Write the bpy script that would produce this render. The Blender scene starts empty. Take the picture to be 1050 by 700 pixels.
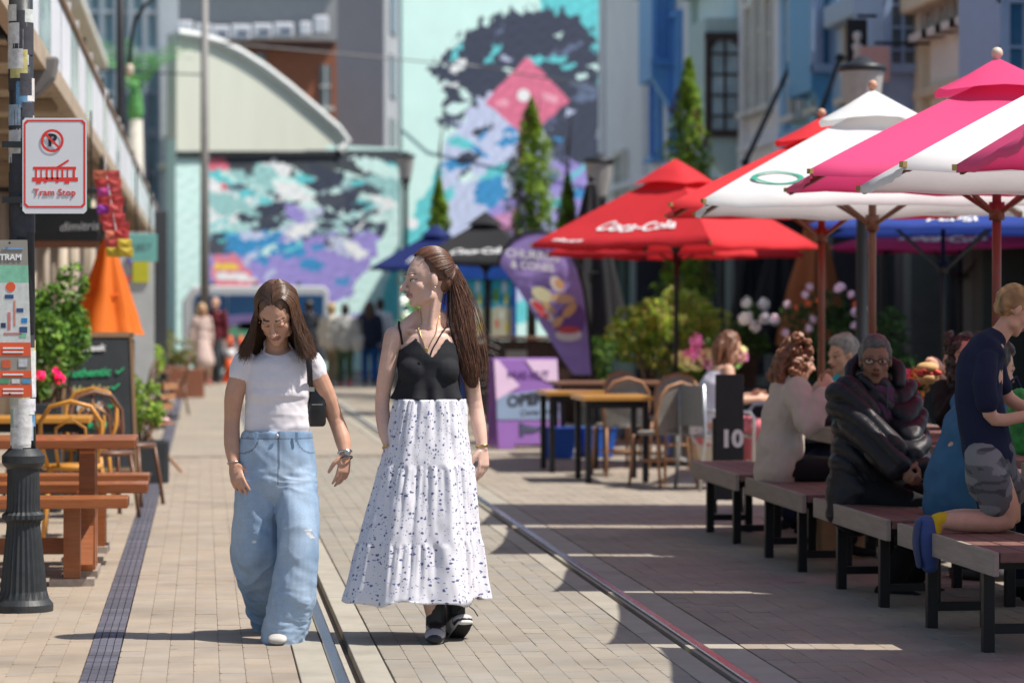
import bpy, bmesh, math, random
import numpy as np
from mathutils import Vector, Matrix, noise
from mathutils.bvhtree import BVHTree
random.seed(7); rng = np.random.default_rng(7)
SC = bpy.context.scene
COL = SC.collection
R = math.radians
# ------------------------------------------------------------------ camera
FPX, CH = 2900.0, 1.46
YAW, PIT = math.atan(316/FPX), math.atan(28/FPX)
cam = bpy.data.cameras.new('camera'); camo = bpy.data.objects.new('camera', cam); COL.objects.link(camo)
cam.sensor_width = 36; cam.lens = 36*FPX/1050; cam.clip_end = 2000; cam.clip_start = .1
camo.location = (0, 0, CH)
CF = Vector((math.sin(YAW)*math.cos(PIT), math.cos(YAW)*math.cos(PIT), -math.sin(PIT)))
CR = Vector((math.cos(YAW), -math.sin(YAW), 0)); CU = CR.cross(CF)
camo.rotation_euler = (-CF).to_track_quat('Z', 'Y').to_euler()
cam.dof.use_dof = True; cam.dof.focus_distance = 12.75; cam.dof.aperture_fstop = 2.5
SC.camera = camo
# ------------------------------------------------------------------ light
SEL, SAZ = R(58.5), R(18)
SUN = Vector((math.cos(SEL)*math.cos(SAZ), -math.cos(SEL)*math.sin(SAZ), math.sin(SEL)))
w = bpy.data.worlds.new('World'); SC.world = w; w.use_nodes = True
nt = w.node_tree; sky = nt.nodes.new('ShaderNodeTexSky'); sky.sky_type = 'NISHITA'; sky.sun_disc = False
sky.sun_elevation = SEL; sky.sun_rotation = R(90)+SAZ; sky.air_density = 1.0; sky.dust_density = 1.2; sky.ozone_density = 1.0
bg = nt.nodes['Background']; bg.inputs[1].default_value = 0.105
nt.links.new(sky.outputs[0], bg.inputs[0])
sl = bpy.data.lights.new('sun', 'SUN'); sl.energy = 5.0; sl.angle = R(.53); sl.color = (1, .95, .87)
so = bpy.data.objects.new('sun', sl); COL.objects.link(so); so.rotation_euler = SUN.to_track_quat('Z', 'Y').to_euler()
SC.view_settings.view_transform = 'Standard'; SC.view_settings.look = 'None'
SC.view_settings.exposure = 0.32; SC.view_settings.gamma = 1
# ------------------------------------------------------------------ pixel helpers (photo pixel + depth -> place)
def at(px, py, Y):
    d = CF*FPX + CR*(px-525) + CU*(350-py)
    return Vector((0, 0, CH)) + d*(Y/d.y)
def gnd(px, py, z=0.0):
    d = CF*FPX + CR*(px-525) + CU*(350-py)
    return Vector((0, 0, CH)) + d*((z-CH)/d.z)
def Yat(px, X):
    d = CF*FPX + CR*(px-525)
    return X/d.x*d.y
# ------------------------------------------------------------------ materials
MATS = {}
def mat(name, col, rough=.65, metal=0., var=.12, scale=6., bump=0., bscale=60., rnd=0., spec=.4, transl=0., coat=0., stretch=None, dirt=0., world=False):
    if name in MATS: return MATS[name]
    m = bpy.data.materials.new(name); MATS[name] = m; m.use_nodes = True
    t = m.node_tree; N = t.nodes; L = t.links
    b = N['Principled BSDF']; b.inputs['Roughness'].default_value = rough; b.inputs['Metallic'].default_value = metal
    b.inputs['Specular IOR Level'].default_value = spec; b.inputs['Coat Weight'].default_value = coat
    tc = N.new('ShaderNodeTexCoord'); mp = N.new('ShaderNodeMapping'); L.new(N.new('ShaderNodeNewGeometry').outputs['Position'] if world else tc.outputs['Object'], mp.inputs[0])
    if stretch: mp.inputs['Scale'].default_value = stretch
    rgb = None
    if col is None:
        a = N.new('ShaderNodeAttribute'); a.attribute_name = 'Col'; rgb = a.outputs['Color']
    else:
        c = N.new('ShaderNodeRGB'); c.outputs[0].default_value = (*col, 1); rgb = c.outputs[0]
    if var or rnd or dirt:
        n = N.new('ShaderNodeTexNoise'); n.inputs['Scale'].default_value = scale; n.inputs['Detail'].default_value = 6
        n.inputs['Roughness'].default_value = .65
        L.new(mp.outputs[0], n.inputs['Vector'])
        mr = N.new('ShaderNodeMapRange'); mr.inputs['From Min'].default_value = .25; mr.inputs['From Max'].default_value = .75
        mr.inputs['To Min'].default_value = 1-var; mr.inputs['To Max'].default_value = 1+var; L.new(n.outputs[0], mr.inputs[0])
        val = mr.outputs[0]
        if rnd:
            oi = N.new('ShaderNodeObjectInfo'); m2 = N.new('ShaderNodeMapRange')
            m2.inputs['To Min'].default_value = 1-rnd; m2.inputs['To Max'].default_value = 1+rnd; L.new(oi.outputs['Random'], m2.inputs[0])
            mu = N.new('ShaderNodeMath'); mu.operation = 'MULTIPLY'; L.new(val, mu.inputs[0]); L.new(m2.outputs[0], mu.inputs[1]); val = mu.outputs[0]
        vm = N.new('ShaderNodeVectorMath'); vm.operation = 'SCALE'; L.new(rgb, vm.inputs[0]); L.new(val, vm.inputs['Scale']); rgb = vm.outputs[0]
        if dirt:
            n2 = N.new('ShaderNodeTexNoise'); n2.inputs['Scale'].default_value = scale*.35; n2.inputs['Detail'].default_value = 8
            L.new(mp.outputs[0], n2.inputs['Vector'])
            cr = N.new('ShaderNodeMapRange'); cr.inputs['From Min'].default_value = .5; cr.inputs['From Max'].default_value = .72
            cr.inputs['To Max'].default_value = dirt; L.new(n2.outputs[0], cr.inputs[0])
            mx = N.new('ShaderNodeMixRGB'); mx.inputs[2].default_value = (.09, .075, .06, 1); L.new(cr.outputs[0], mx.inputs[0]); L.new(rgb, mx.inputs[1]); rgb = mx.outputs[0]
        rr = N.new('ShaderNodeMapRange'); rr.inputs['To Min'].default_value = max(0, rough-.12); rr.inputs['To Max'].default_value = min(1, rough+.12)
        L.new(n.outputs[0], rr.inputs[0]); L.new(rr.outputs[0], b.inputs['Roughness'])
    L.new(rgb, b.inputs['Base Color'])
    if bump:
        nb = N.new('ShaderNodeTexNoise'); nb.inputs['Scale'].default_value = bscale; nb.inputs['Detail'].default_value = 5; L.new(mp.outputs[0], nb.inputs['Vector'])
        bp = N.new('ShaderNodeBump'); bp.inputs['Strength'].default_value = bump; bp.inputs['Distance'].default_value = .01
        L.new(nb.outputs[0], bp.inputs['Height']); L.new(bp.outputs[0], b.inputs['Normal'])
    if transl:
        tr = N.new('ShaderNodeBsdfTranslucent'); L.new(rgb, tr.inputs[0]); mx = N.new('ShaderNodeMixShader'); mx.inputs[0].default_value = transl
        L.new(b.outputs[0], mx.inputs[1]); L.new(tr.outputs[0], mx.inputs[2]); L.new(mx.outputs[0], N['Material Output'].inputs[0])
    return m
def glass(name, col=(.02, .03, .035), rough=.06):
    return mat(name, col, rough=rough, var=.25, scale=1.2, spec=.8)
# ------------------------------------------------------------------ mesh builder
class MB:
    def __init__(s): s.v = []; s.f = []; s.c = []
    def add(s, vs, fs, col=None):
        o = len(s.v); s.v += [tuple(v) for v in vs]; s.f += [tuple(i+o for i in f) for f in fs]
        if col is not None: s.c += [col]*len(vs)
        return s
    def box(s, c, d, rz=0, M=None, col=None):
        x, y, z = d[0]/2, d[1]/2, d[2]/2
        vs = [Vector((a, b, e)) for a in (-x, x) for b in (-y, y) for e in (-z, z)]
        if M is None: M = Matrix.Rotation(rz, 3, 'Z')
        vs = [M @ v + Vector(c) for v in vs]
        return s.add(vs, [(0, 1, 3, 2), (4, 6, 7, 5), (0, 4, 5, 1), (2, 3, 7, 6), (0, 2, 6, 4), (1, 5, 7, 3)], col)
    def bar(s, a, b, wd, ht, up=(0, 0, 1), col=None):
        a, b = Vector(a), Vector(b); t = (b-a); L = t.length; t.normalize(); u = Vector(up)
        if abs(t.dot(u)) > .98: u = Vector((1, 0, 0))
        sd = t.cross(u).normalized(); u = sd.cross(t)
        M = Matrix((sd, t, u)).transposed()
        return s.box((a+b)/2, (wd, L, ht), M=M, col=col)
    def tube(s, pts, r, n=8, ref=None, cap=True, col=None, close=False):
        pts = [Vector(p) for p in pts]; k = len(pts)
        if not isinstance(r, (list, tuple)): r = [r]*k
        vs = []; prev = None
        for i, p in enumerate(pts):
            if close: t = pts[(i+1) % k]-pts[i-1]
            else: t = pts[min(i+1, k-1)]-pts[max(i-1, 0)]
            t = t.normalized() if t.length > 1e-9 else Vector((0, 0, 1))
            if ref is not None: sd = Vector(ref)-t*t.dot(Vector(ref))
            elif prev is None:
                sd = t.cross(Vector((0, 0, 1)));
                if sd.length < .1: sd = t.cross(Vector((1, 0, 0)))
            else: sd = prev-t*t.dot(prev)
            sd.normalize(); prev = sd; o = t.cross(sd); ri = r[i]; a, b = ri if isinstance(ri, (list, tuple)) else (ri, ri)
            for j in range(n):
                th = 2*math.pi*j/n; vs.append(p+sd*(a*math.cos(th))+o*(b*math.sin(th)))
        fs = []
        for i in range(k if close else k-1):
            i2 = (i+1) % k
            for j in range(n): fs.append((i*n+j, i*n+(j+1) % n, i2*n+(j+1) % n, i2*n+j))
        if cap and not close: fs += [tuple(range(n-1, -1, -1)), tuple(range((k-1)*n, k*n))]
        return s.add(vs, fs, col)
    def limb(s, pts, r, ref=None, n=14, sub=3):
        """rounded-end swept body segment, smoothly interpolated"""
        pts = [Vector(p) for p in pts]; k = len(pts)
        rr = [(x if isinstance(x, (list, tuple)) else (x, x)) for x in r]
        P = []; Q = []
        for i in range(k-1):
            p0 = pts[max(i-1, 0)]; p1 = pts[i]; p2 = pts[i+1]; p3 = pts[min(i+2, k-1)]
            for j in range(sub):
                t = j/sub
                P.append(.5*((2*p1)+(p2-p0)*t+(2*p0-5*p1+4*p2-p3)*t*t+(3*p1-p0-3*p2+p3)*t**3))
                u = t*t*(3-2*t); Q.append((rr[i][0]*(1-u)+rr[i+1][0]*u, rr[i][1]*(1-u)+rr[i+1][1]*u))
        P.append(pts[-1]); Q.append(rr[-1])
        t0 = (P[0]-P[1]).normalized(); t1 = (P[-1]-P[-2]).normalized()
        A = []; B = []
        for a in (80, 55, 28):
            A.append((P[0]+t0*(min(Q[0])*math.sin(R(a))), tuple(q*math.cos(R(a)) for q in Q[0])))
        for a in (28, 55, 80):
            B.append((P[-1]+t1*(min(Q[-1])*math.sin(R(a))), tuple(q*math.cos(R(a)) for q in Q[-1])))
        P = [a[0] for a in A]+P+[b[0] for b in B]; Q = [a[1] for a in A]+Q+[b[1] for b in B]
        return s.tube(P, Q, n=n, ref=ref)
    def ell(s, c, r, M=None, n=14, m=9):
        c = Vector(c); vs = []; fs = []
        if not isinstance(r, (list, tuple)): r = (r, r, r)
        for i in range(m+1):
            ph = math.pi*i/m
            for j in range(n):
                th = 2*math.pi*j/n
                v = Vector((r[0]*math.sin(ph)*math.cos(th), r[1]*math.sin(ph)*math.sin(th), r[2]*math.cos(ph)))
                if M is not None: v = M @ v
                vs.append(c+v)
        for i in range(m):
            for j in range(n):
                a, b = i*n+j, i*n+(j+1) % n
                if i == 0: fs.append((j, n+j, n+(j+1) % n)) if True else 0
                elif i == m-1: fs.append((a, m*n+j, b))
                else: fs.append((a, a+n, b+n, b))
        return s.add(vs, fs)
    def lathe(s, prof, c=(0, 0, 0), n=20, flute=0, fl=(0, 0), col=None):
        vs = []; k = len(prof)
        for (r, z) in prof:
            for j in range(n):
                th = 2*math.pi*j/n; q = r
                if flute and fl[0] <= z <= fl[1]: q = r*(1-flute*(j % 2))
                vs.append((c[0]+q*math.cos(th), c[1]+q*math.sin(th), c[2]+z))
        fs = [(i*n+j, i*n+(j+1) % n, (i+1)*n+(j+1) % n, (i+1)*n+j) for i in range(k-1) for j in range(n)]
        fs += [tuple(range(n-1, -1, -1)), tuple(range((k-1)*n, k*n))]
        return s.add(vs, fs, col)
    def prism(s, poly, o, u, v, d, col=None):
        o, u, v = Vector(o), Vector(u), Vector(v); nn = u.cross(v).normalized()*d; k = len(poly)
        vs = [o+u*a+v*b for a, b in poly]; vs += [p+nn for p in vs]
        fs = [tuple(range(k-1, -1, -1)), tuple(range(k, 2*k))]+[(i, (i+1) % k, k+(i+1) % k, k+i) for i in range(k)]
        return s.add(vs, fs, col)
    def mesh(s, name):
        me = bpy.data.meshes.new(name); me.from_pydata(s.v, [], s.f)
        if s.c and len(s.c) == len(s.v): setcol(me, s.c)
        return me
    def build(s, name, m, parent=None, smooth=False, bevel=0, world=False):
        if world and parent is not None:
            l = parent.location; s.v = [(a-l[0], b-l[1], c-l[2]) for a, b, c in s.v]
        return link(name, s.mesh(name), m, parent, smooth, bevel)
def setcol(me, cols):
    a = me.color_attributes.new('Col', 'FLOAT_COLOR', 'POINT')
    arr = np.ones((len(me.vertices), 4), np.float32); arr[:, :3] = np.array(cols, np.float32)[:, :3]
    a.data.foreach_set('color', arr.ravel())
def link(name, me, m, parent=None, smooth=False, bevel=0):
    o = bpy.data.objects.new(name, me); COL.objects.link(o)
    if m is not None:
        me.materials.clear(); me.materials.append(m)
    if smooth: me.polygons.foreach_set('use_smooth', [True]*len(me.polygons))
    if bevel:
        b = o.modifiers.new('bevel', 'BEVEL'); b.width = bevel; b.segments = 2; b.limit_method = 'ANGLE'; b.angle_limit = R(40)
    if parent is not None: o.parent = parent
    return o
def tag(o, label, cat, group=None):
    o['label'] = label; o['category'] = cat
    if group: o['group'] = group
    return o
def thing(name, label, cat, loc=(0, 0, 0), rz=0, group=None):
    o = bpy.data.objects.new(name, None); COL.objects.link(o); o.empty_display_size = .1
    o.location = loc; o.rotation_euler = (0, 0, rz)
    return tag(o, label, cat, group)
def struct(o): o['kind'] = 'structure'; return o
def bx(name, c, d, m, parent=None, bevel=0, rz=0, world=False):
    return MB().box(c, d, rz).build(name, m, parent, bevel=bevel, world=world)
def copytree(o, parent=None):
    c = o.copy(); COL.objects.link(c)
    if parent is not None: c.parent = parent
    for ch in o.children: copytree(ch, c)
    return c
def textmesh(txt, size, shear=0., extrude=.001, bold=0., space=1.):
    cu = bpy.data.curves.new('t', 'FONT'); cu.body = txt; cu.size = size; cu.shear = shear; cu.extrude = extrude; cu.offset = bold
    cu.align_x = 'CENTER'; cu.align_y = 'CENTER'; cu.space_character = space; cu.resolution_u = 3
    o = bpy.data.objects.new('t', cu); COL.objects.link(o)
    dg = bpy.context.evaluated_depsgraph_get(); me = bpy.data.meshes.new_from_object(o.evaluated_get(dg))
    bpy.data.objects.remove(o); bpy.data.curves.remove(cu); return me
def text(txt, size, o, u, v, m, parent, shear=0., bold=0., fit=None, name='lettering', world=False, space=1.):
    """lettering on the plane o + u*x + v*y"""
    me = textmesh(txt, size, shear, .0015, bold, space)
    o, u, v = Vector(o), Vector(u).normalized(), Vector(v).normalized(); nn = u.cross(v)
    if world: o = o-parent.location
    xs = [p.co.x for p in me.vertices] or [0]; k = 1
    if fit: k = fit/(max(xs)-min(xs)+1e-6)
    for p in me.vertices: p.co = o+u*(p.co.x*k)+v*(p.co.y*(k if fit and k < 1 else 1))+nn*p.co.z
    return link(name, me, m, parent)
def nz(p, s): return noise.noise(Vector(p)*s)
# ================================================================== GROUND
m_conc = mat('band_concrete', (.34, .31, .255), .85, var=.14, scale=5, bump=.25, bscale=120, rnd=.06, dirt=.25)
m_bed = mat('joint_sand', (.19, .155, .12), .95, var=.3, scale=40, bump=.3)
m_pav = mat('paver_clay', None, .82, var=.15, scale=3.2, bump=.35, bscale=160, rnd=.05, dirt=.30, world=True)
t_ = m_pav.node_tree; bb_ = t_.nodes['Principled BSDF']; src_ = bb_.inputs['Base Color'].links[0].from_socket   # trodden gum and drips
vo_ = t_.nodes.new('ShaderNodeTexVoronoi'); vo_.inputs['Scale'].default_value = 3.1; gp_ = t_.nodes.new('ShaderNodeNewGeometry'); t_.links.new(gp_.outputs['Position'], vo_.inputs['Vector'])
lt_ = t_.nodes.new('ShaderNodeMapRange'); lt_.inputs['From Min'].default_value = .075; lt_.inputs['From Max'].default_value = .045; lt_.inputs['To Max'].default_value = .5; t_.links.new(vo_.outputs['Distance'], lt_.inputs[0])
mg_ = t_.nodes.new('ShaderNodeMixRGB'); mg_.inputs[2].default_value = (.12, .10, .085, 1); t_.links.new(lt_.outputs[0], mg_.inputs[0]); t_.links.new(src_, mg_.inputs[1]); t_.links.new(mg_.outputs[0], bb_.inputs['Base Color'])
m_asph = mat('asphalt', (.09, .09, .09), .9, var=.2, scale=9, bump=.4, bscale=200)
def sheet(name, x0, x1, y0, y1, z, m, parent=None):
    return MB().add([(x0, y0, z), (x1, y0, z), (x1, y1, z), (x0, y1, z)], [(0, 1, 2, 3)]).build(name, m, parent)
struct(sheet('ground', -260, 260, -60, 460, -.06, m_asph))
pave = struct(sheet('pavement', -3.2, 8.6, 9.2, 29.2, -.045, m_bed))
Z = [(-3.2, -.497, (.325, .265, .205)), (-.36, .378, (.315, .26, .205)), (.758, 1.955, (.27, .242, .20)), (2.357, 8.6, (.30, .255, .205))]
def paver(mb, x, y, wx, wy, col=None, j=0., tilt=(0, 0)):
    a, b, c = wx/2-.0004, wy/2-.0004, .009
    def ring(i, z):
        A, B, C = a-i, b-i, c
        return [(x+p, y+q, z+j+tilt[0]*p+tilt[1]*q) for p, q in ((-A+C, -B), (A-C, -B), (A, -B+C), (A, B-C), (A-C, B), (-A+C, B), (-A, B-C), (-A, -B+C))]
    vs = ring(0, -.03)+ring(0, -.0016)+ring(.0011, 0)
    fs = [tuple(range(16, 24))]+[(k*8+i, k*8+(i+1) % 8, k*8+8+(i+1) % 8, k*8+8+i) for k in (0, 1) for i in range(8)]
    mb.add(vs, fs, col)
spots = []
for zi, (x0, x1, c) in enumerate(Z):
    sheet('bedding', x0, x1, 9.2, 29.2, -.007, m_bed, pave)
    n = round((x1-x0)/.1); wx = (x1-x0)/n
    for i in range(n):
        for k in range(98):
            y = 9.45+k*.2+(.1 if i % 2 else 0)
            spots.append((y, x0+wx*(i+.5), wx, c))
spots.sort()
proto = {}
rest = MB(); near = 0
for (y, x, wx, c) in spots:
    px = 525+FPX*(x*math.cos(YAW)-y*math.sin(YAW))/(x*math.sin(YAW)+y*math.cos(YAW))
    k = random.uniform(.965, 1.035); h = random.uniform(-.007, .007); cc = (c[0]*k+h, c[1]*k, c[2]*k-h)
    if y > 11.35 and -5 < px < 1055 and near < 300:
        key = (round(wx, 4), c, random.randrange(4))
        if key not in proto:
            mb = MB(); paver(mb, 0, 0, wx, .2, cc); proto[key] = mb.mesh('paver'); proto[key].materials.append(m_pav)
        o = bpy.data.objects.new('paver', proto[key]); COL.objects.link(o); o.parent = pave
        o.location = (x, y, random.uniform(-.0012, .0012)); o.rotation_euler = (random.uniform(-.008, .008), random.uniform(-.012, .012), 0); near += 1
    else: paver(rest, x, y, wx, .2, cc, random.uniform(-.0012, .0012), (random.uniform(-.012, .012), random.uniform(-.008, .008)))
o = rest.build('pavers', m_pav, pave); o['kind'] = 'stuff'
# far paving: bricks too small to tell apart
m_far = bpy.data.materials.new('far_paving'); m_far.use_nodes = True; t = m_far.node_tree
tc = t.nodes.new('ShaderNodeTexCoord'); mp = t.nodes.new('ShaderNodeMapping'); mp.inputs['Rotation'].default_value = (0, 0, R(90)); t.links.new(tc.outputs['Object'], mp.inputs[0])
br = t.nodes.new('ShaderNodeTexBrick'); br.inputs['Scale'].default_value = 1; br.inputs['Brick Width'].default_value = .2; br.inputs['Row Height'].default_value = .1
br.inputs['Mortar Size'].default_value = .002; br.inputs['Color1'].default_value = (.315, .26, .205, 1); br.inputs['Color2'].default_value = (.275, .243, .195, 1); br.inputs['Mortar'].default_value = (.25, .21, .165, 1)
t.links.new(mp.outputs[0], br.inputs[0]); ns = t.nodes.new('ShaderNodeTexNoise'); ns.inputs['Scale'].default_value = .7; ns.inputs['Detail'].default_value = 6
mx = t.nodes.new('ShaderNodeMixRGB'); mx.blend_type = 'OVERLAY'; mx.inputs[0].default_value = .3
t.links.new(tc.outputs['Object'], ns.inputs['Vector']); t.links.new(br.outputs[0], mx.inputs[1]); t.links.new(ns.outputs[0], mx.inputs[2])
t.links.new(mx.outputs[0], t.nodes['Principled BSDF'].inputs['Base Color']); t.nodes['Principled BSDF'].inputs['Roughness'].default_value = .85
FAR1 = 61
for k, (x0, x1, c) in enumerate(Z): struct(sheet('far_pavement', x0, x1, 29.2, FAR1, 0, m_far))
struct(sheet('side_pavement', -12, -3.2, 9.2, FAR1, -.004, m_far))
struct(sheet('road', -60, 60, FAR1+.3, 71, -.03, m_asph))
struct(bx('kerb', (0, FAR1+.15, -.03), (120, .3, .1), m_conc))
# tram track
m_rail = mat('rail_steel', (.42, .43, .47), .22, 1.0, var=.15, scale=3, stretch=(8, .4, 1))
m_groove = mat('groove_grime', (.05, .04, .03), .9, var=.4, scale=30)
track = struct(sheet('tram_track', .37, 2.36, 9.2, FAR1, -.048, m_groove))
for (s0, r0, r1, lip, g, s1) in ((.382, .52, .576, .600, .632, .754), (2.352, 2.196, 2.14, 2.116, 2.084, 1.96)):
    for y in np.arange(9.2, 60.5, 1.8):
        for (a, b) in ((s0, r0), (g, s1)):
            a, b = min(a, b), max(a, b)
            bx('concrete_slab', ((a+b)/2, y+.9, -.022), (b-a-.004, 1.794, .044+random.uniform(-.002, .002)), m_conc, track, bevel=.004)
    a, b = min(r0, r1)+.002, max(r0, r1)-.002
    bx('rail', ((a+b)/2, 35, -.018), (b-a, 51.8, .046), m_rail, track, bevel=.006)
    bx('rail_lip', ((r1+lip)/2, 35, -.024), (abs(lip-r1)-.003, 51.8, .04), m_conc, track)
# dark drain strip of engineering bricks
m_drain = mat('drain_brick', (.105, .10, .125), .55, var=.35, scale=14, bump=.2, rnd=.22, dirt=.35)
drain = struct(sheet('drain_channel', -.497, -.36, 9.2, FAR1, -.03, m_bed))
pm = MB()
for k in range(4): pm.box((-.049+k*.0327, 0, 0), (.029, .118, .03))
pm = pm.mesh('brick'); pm.materials.append(m_drain)
for k in range(290):
    o = bpy.data.objects.new('brick', pm); COL.objects.link(o); o.parent = drain
    o.location = (-.4285+random.uniform(-.001, .001), 9.35+k*.122, -.013+random.uniform(-.001, .001))
pm2 = MB()
for k in range(290, 422): pm2.box((-.4285, 9.35+k*.122, -.013), (.13, .118, .03))
pm2.build('bricks', m_drain, drain)['kind'] = 'stuff'
# ================================================================== BUILDINGS, left row with verandah
m_soff = mat('soffit_board', (.50, .40, .29), .7, var=.18, scale=3, rnd=.08, stretch=(1, 6, 1), dirt=.4)
m_beam = mat('verandah_beam', (.42, .33, .24), .7, var=.2, scale=5, dirt=.4)
m_wpan = mat('white_panel', (.72, .73, .77), .45, var=.08, scale=2, rnd=.05, dirt=.12)
m_gpan = mat('green_glass_panel', (.42, .56, .54), .15, var=.3, scale=1.5, rnd=.25)
m_darkmetal = mat('dark_metal', (.03, .032, .036), .45, .3, var=.15)
m_glass = glass('shop_glass')
m_rust = mat('weathered_cap', (.25, .17, .11), .7, var=.3, scale=10)
LX, VE = -2.9, -1.09
lcols = [((.62, .70, .62), 'pale green'), ((.70, .52, .48), 'dusty pink'), ((.50, .62, .70), 'pale blue'), ((.72, .66, .50), 'cream')]
lY = [13.2, 27, 41, 55, 69.5]
for i in range(4):
    y0, y1 = lY[i], lY[i+1]; yc, L = (y0+y1)/2, y1-y0-.02
    b = thing('shop_building', f'{lcols[i][1]} shop building on the left, ' + ['nearest the lamp post', 'second along the verandah', 'third along the verandah', 'last before the painted wall'][i], 'building', (LX, yc, 0), group='shops along the left verandah')
    wm = mat('left_wall_%d' % i, lcols[i][0], .8, var=.08, scale=1.5, bump=.1, dirt=.15)
    for (z0, z1) in ((3.35, 4.5), (6.3, 7.4)): bx('wall', (-.2, 0, (z0+z1)/2), (.4, L, z1-z0), wm, b)
    nw = 4; pw = L/nw
    for k in range(nw+1): bx('pilaster', (-.14, max(-L/2+.2, min(L/2-.2, -L/2+pw*k)), 5.4), (.52, .4, 1.8), mat('left_trim_%d' % i, tuple(min(.85, c*1.15) for c in lcols[i][0]), .7), b, bevel=.02)
    for k in range(nw):
        wn = bx('window', (-.25, -L/2+pw*(k+.5), 5.4), (.05, pw-.6, 1.8), m_glass, b)
        for q in (-.25, .25): bx('mullion', (-.2, -L/2+pw*(k+.5)+q*pw, 5.4), (.08, .06, 1.8), m_wpan, wn)
    bx('cornice', (.1, 0, 7.5), (1.0, L, .22), mat('cornice_stone', (.6, .57, .5), .8), b, bevel=.03)
    bx('roof', (-5, 0, 7.5), (9, L, .15), m_asph, b)
    # ground floor
    for k in range(5): bx('pillar', (.0, max(-L/2+.2, min(L/2-.2, -L/2+L*k/4)), 1.6), (.35, .36, 3.2), wm, b, bevel=.015)
    for k in range(4):
        bx('stall_riser', (-.1, -L/2+L*(k+.5)/4, .25), (.2, L/4-.4, .5), m_beam, b)
        bx('shop_window', (-.12, -L/2+L*(k+.5)/4, 1.75), (.06, L/4-.4, 2.4), m_glass, b)
    # verandah
    D = VE-LX
    bx('verandah_deck', (D/2, 0, 3.30), (D-.06, L, .07), m_beam, b)
    nb = int(L/.29)
    for k in range(nb): bx('soffit_board', (D/2-.02, -L/2+L*(k+.5)/nb, 3.245+random.uniform(-.003, .003)), (D-.14, L/nb-.012, .03), m_soff, b)
    for k in range(6): bx('joist', (D/2-.02, -L/2+L*(k+.5)/6, 3.17), (D-.16, .09, .11), m_beam, b, bevel=.006)
    bx('edge_beam', (D-.05, 0, 3.235), (.1, L, .16), m_beam, b, bevel=.008)
    npn = 9
    for k in range(npn):
        pm_ = m_wpan if (k*7+i) % 3 != 1 else m_gpan
        bx('balustrade_panel', (D-.03, -L/2+L*(k+.5)/npn, 3.60), (.03, L/npn-.07, .54), pm_, b)
        bx('baluster_post', (D-.04, -L/2+L*(k+.02)/npn, 3.68), (.05, .05, .78), m_darkmetal if k % 3 == 0 else m_wpan, b)
    bx('cap_rail', (D-.03, 0, 3.91), (.09, L, .05), m_rust, b, bevel=.01)
# little triangular notice and hood lamp on the near verandah
h = thing('hood_lamp', 'grey curved hood hanging under the verandah at top left', 'lamp', at(37, 84, 20))
MB().prism([(-.17, .17), (.16, .17), (.13, .02), (.03, -.09), (-.09, -.17), (-.15, -.09), (-.19, .04)], (0, -.1, 0), (1, 0, 0), (0, 0, 1), -.2).build('hood', mat('hood_grey', (.17, .165, .16), .6), h, bevel=.02)
MB().tube([(0, 0, .16), (0, 0, 3.19-h.location.z)], .02).build('bracket', m_darkmetal, h)
cb = thing('wall_speaker', 'black speaker with looped cables at the top left corner of the verandah', 'speaker', at(6, 24, 17.5))
MB().box((0, 0, 0), (.12, .1, .2)).build('box', m_darkmetal, cb, bevel=.02)
MB().tube([(.03, -.05, .08), (.1, -.07, .02), (.09, -.06, -.12), (.03, -.05, -.16), (.0, -.05, -.06)], .008).build('cable', m_darkmetal, cb)
MB().tube([(0, 0, .1), (0, 0, 3.2-cb.location.z)], .015).build('bracket', m_darkmetal, cb)
# cross blind behind the cafe sign
cbld = thing('cafe_blind', 'beige canvas cafe blind hanging behind the dark cafe sign', 'blind', (-1.72, 31, 0))
m_canvas = mat('blind_canvas', (.52, .44, .35), .8, var=.12, scale=3, dirt=.2)
mb = MB(); n = 24
for i in range(n+1):
    x = -.58+1.16*i/n; y = .03*math.sin(i*1.9)+.02*math.sin(i*.7)
    mb.add([(x, y, .35), (x, y, 2.75)], [])
mb.f = [(2*i, 2*i+2, 2*i+3, 2*i+1) for i in range(n)]
o = mb.build('canvas', m_canvas, cbld, True); sd = o.modifiers.new('s', 'SOLIDIFY'); sd.thickness = .006
MB().tube([(-.6, 0, 2.8), (.6, 0, 2.8)], .035).build('roller', m_darkmetal, cbld)
MB().tube([(-.6, 0, .33), (.6, 0, .33)], .02).build('weight_bar', m_darkmetal, cbld)
for sx in (-.62, .62): MB().tube([(sx, 0, 0), (sx, 0, 3.2)], .025).build('post', m_darkmetal, cbld)
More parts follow.
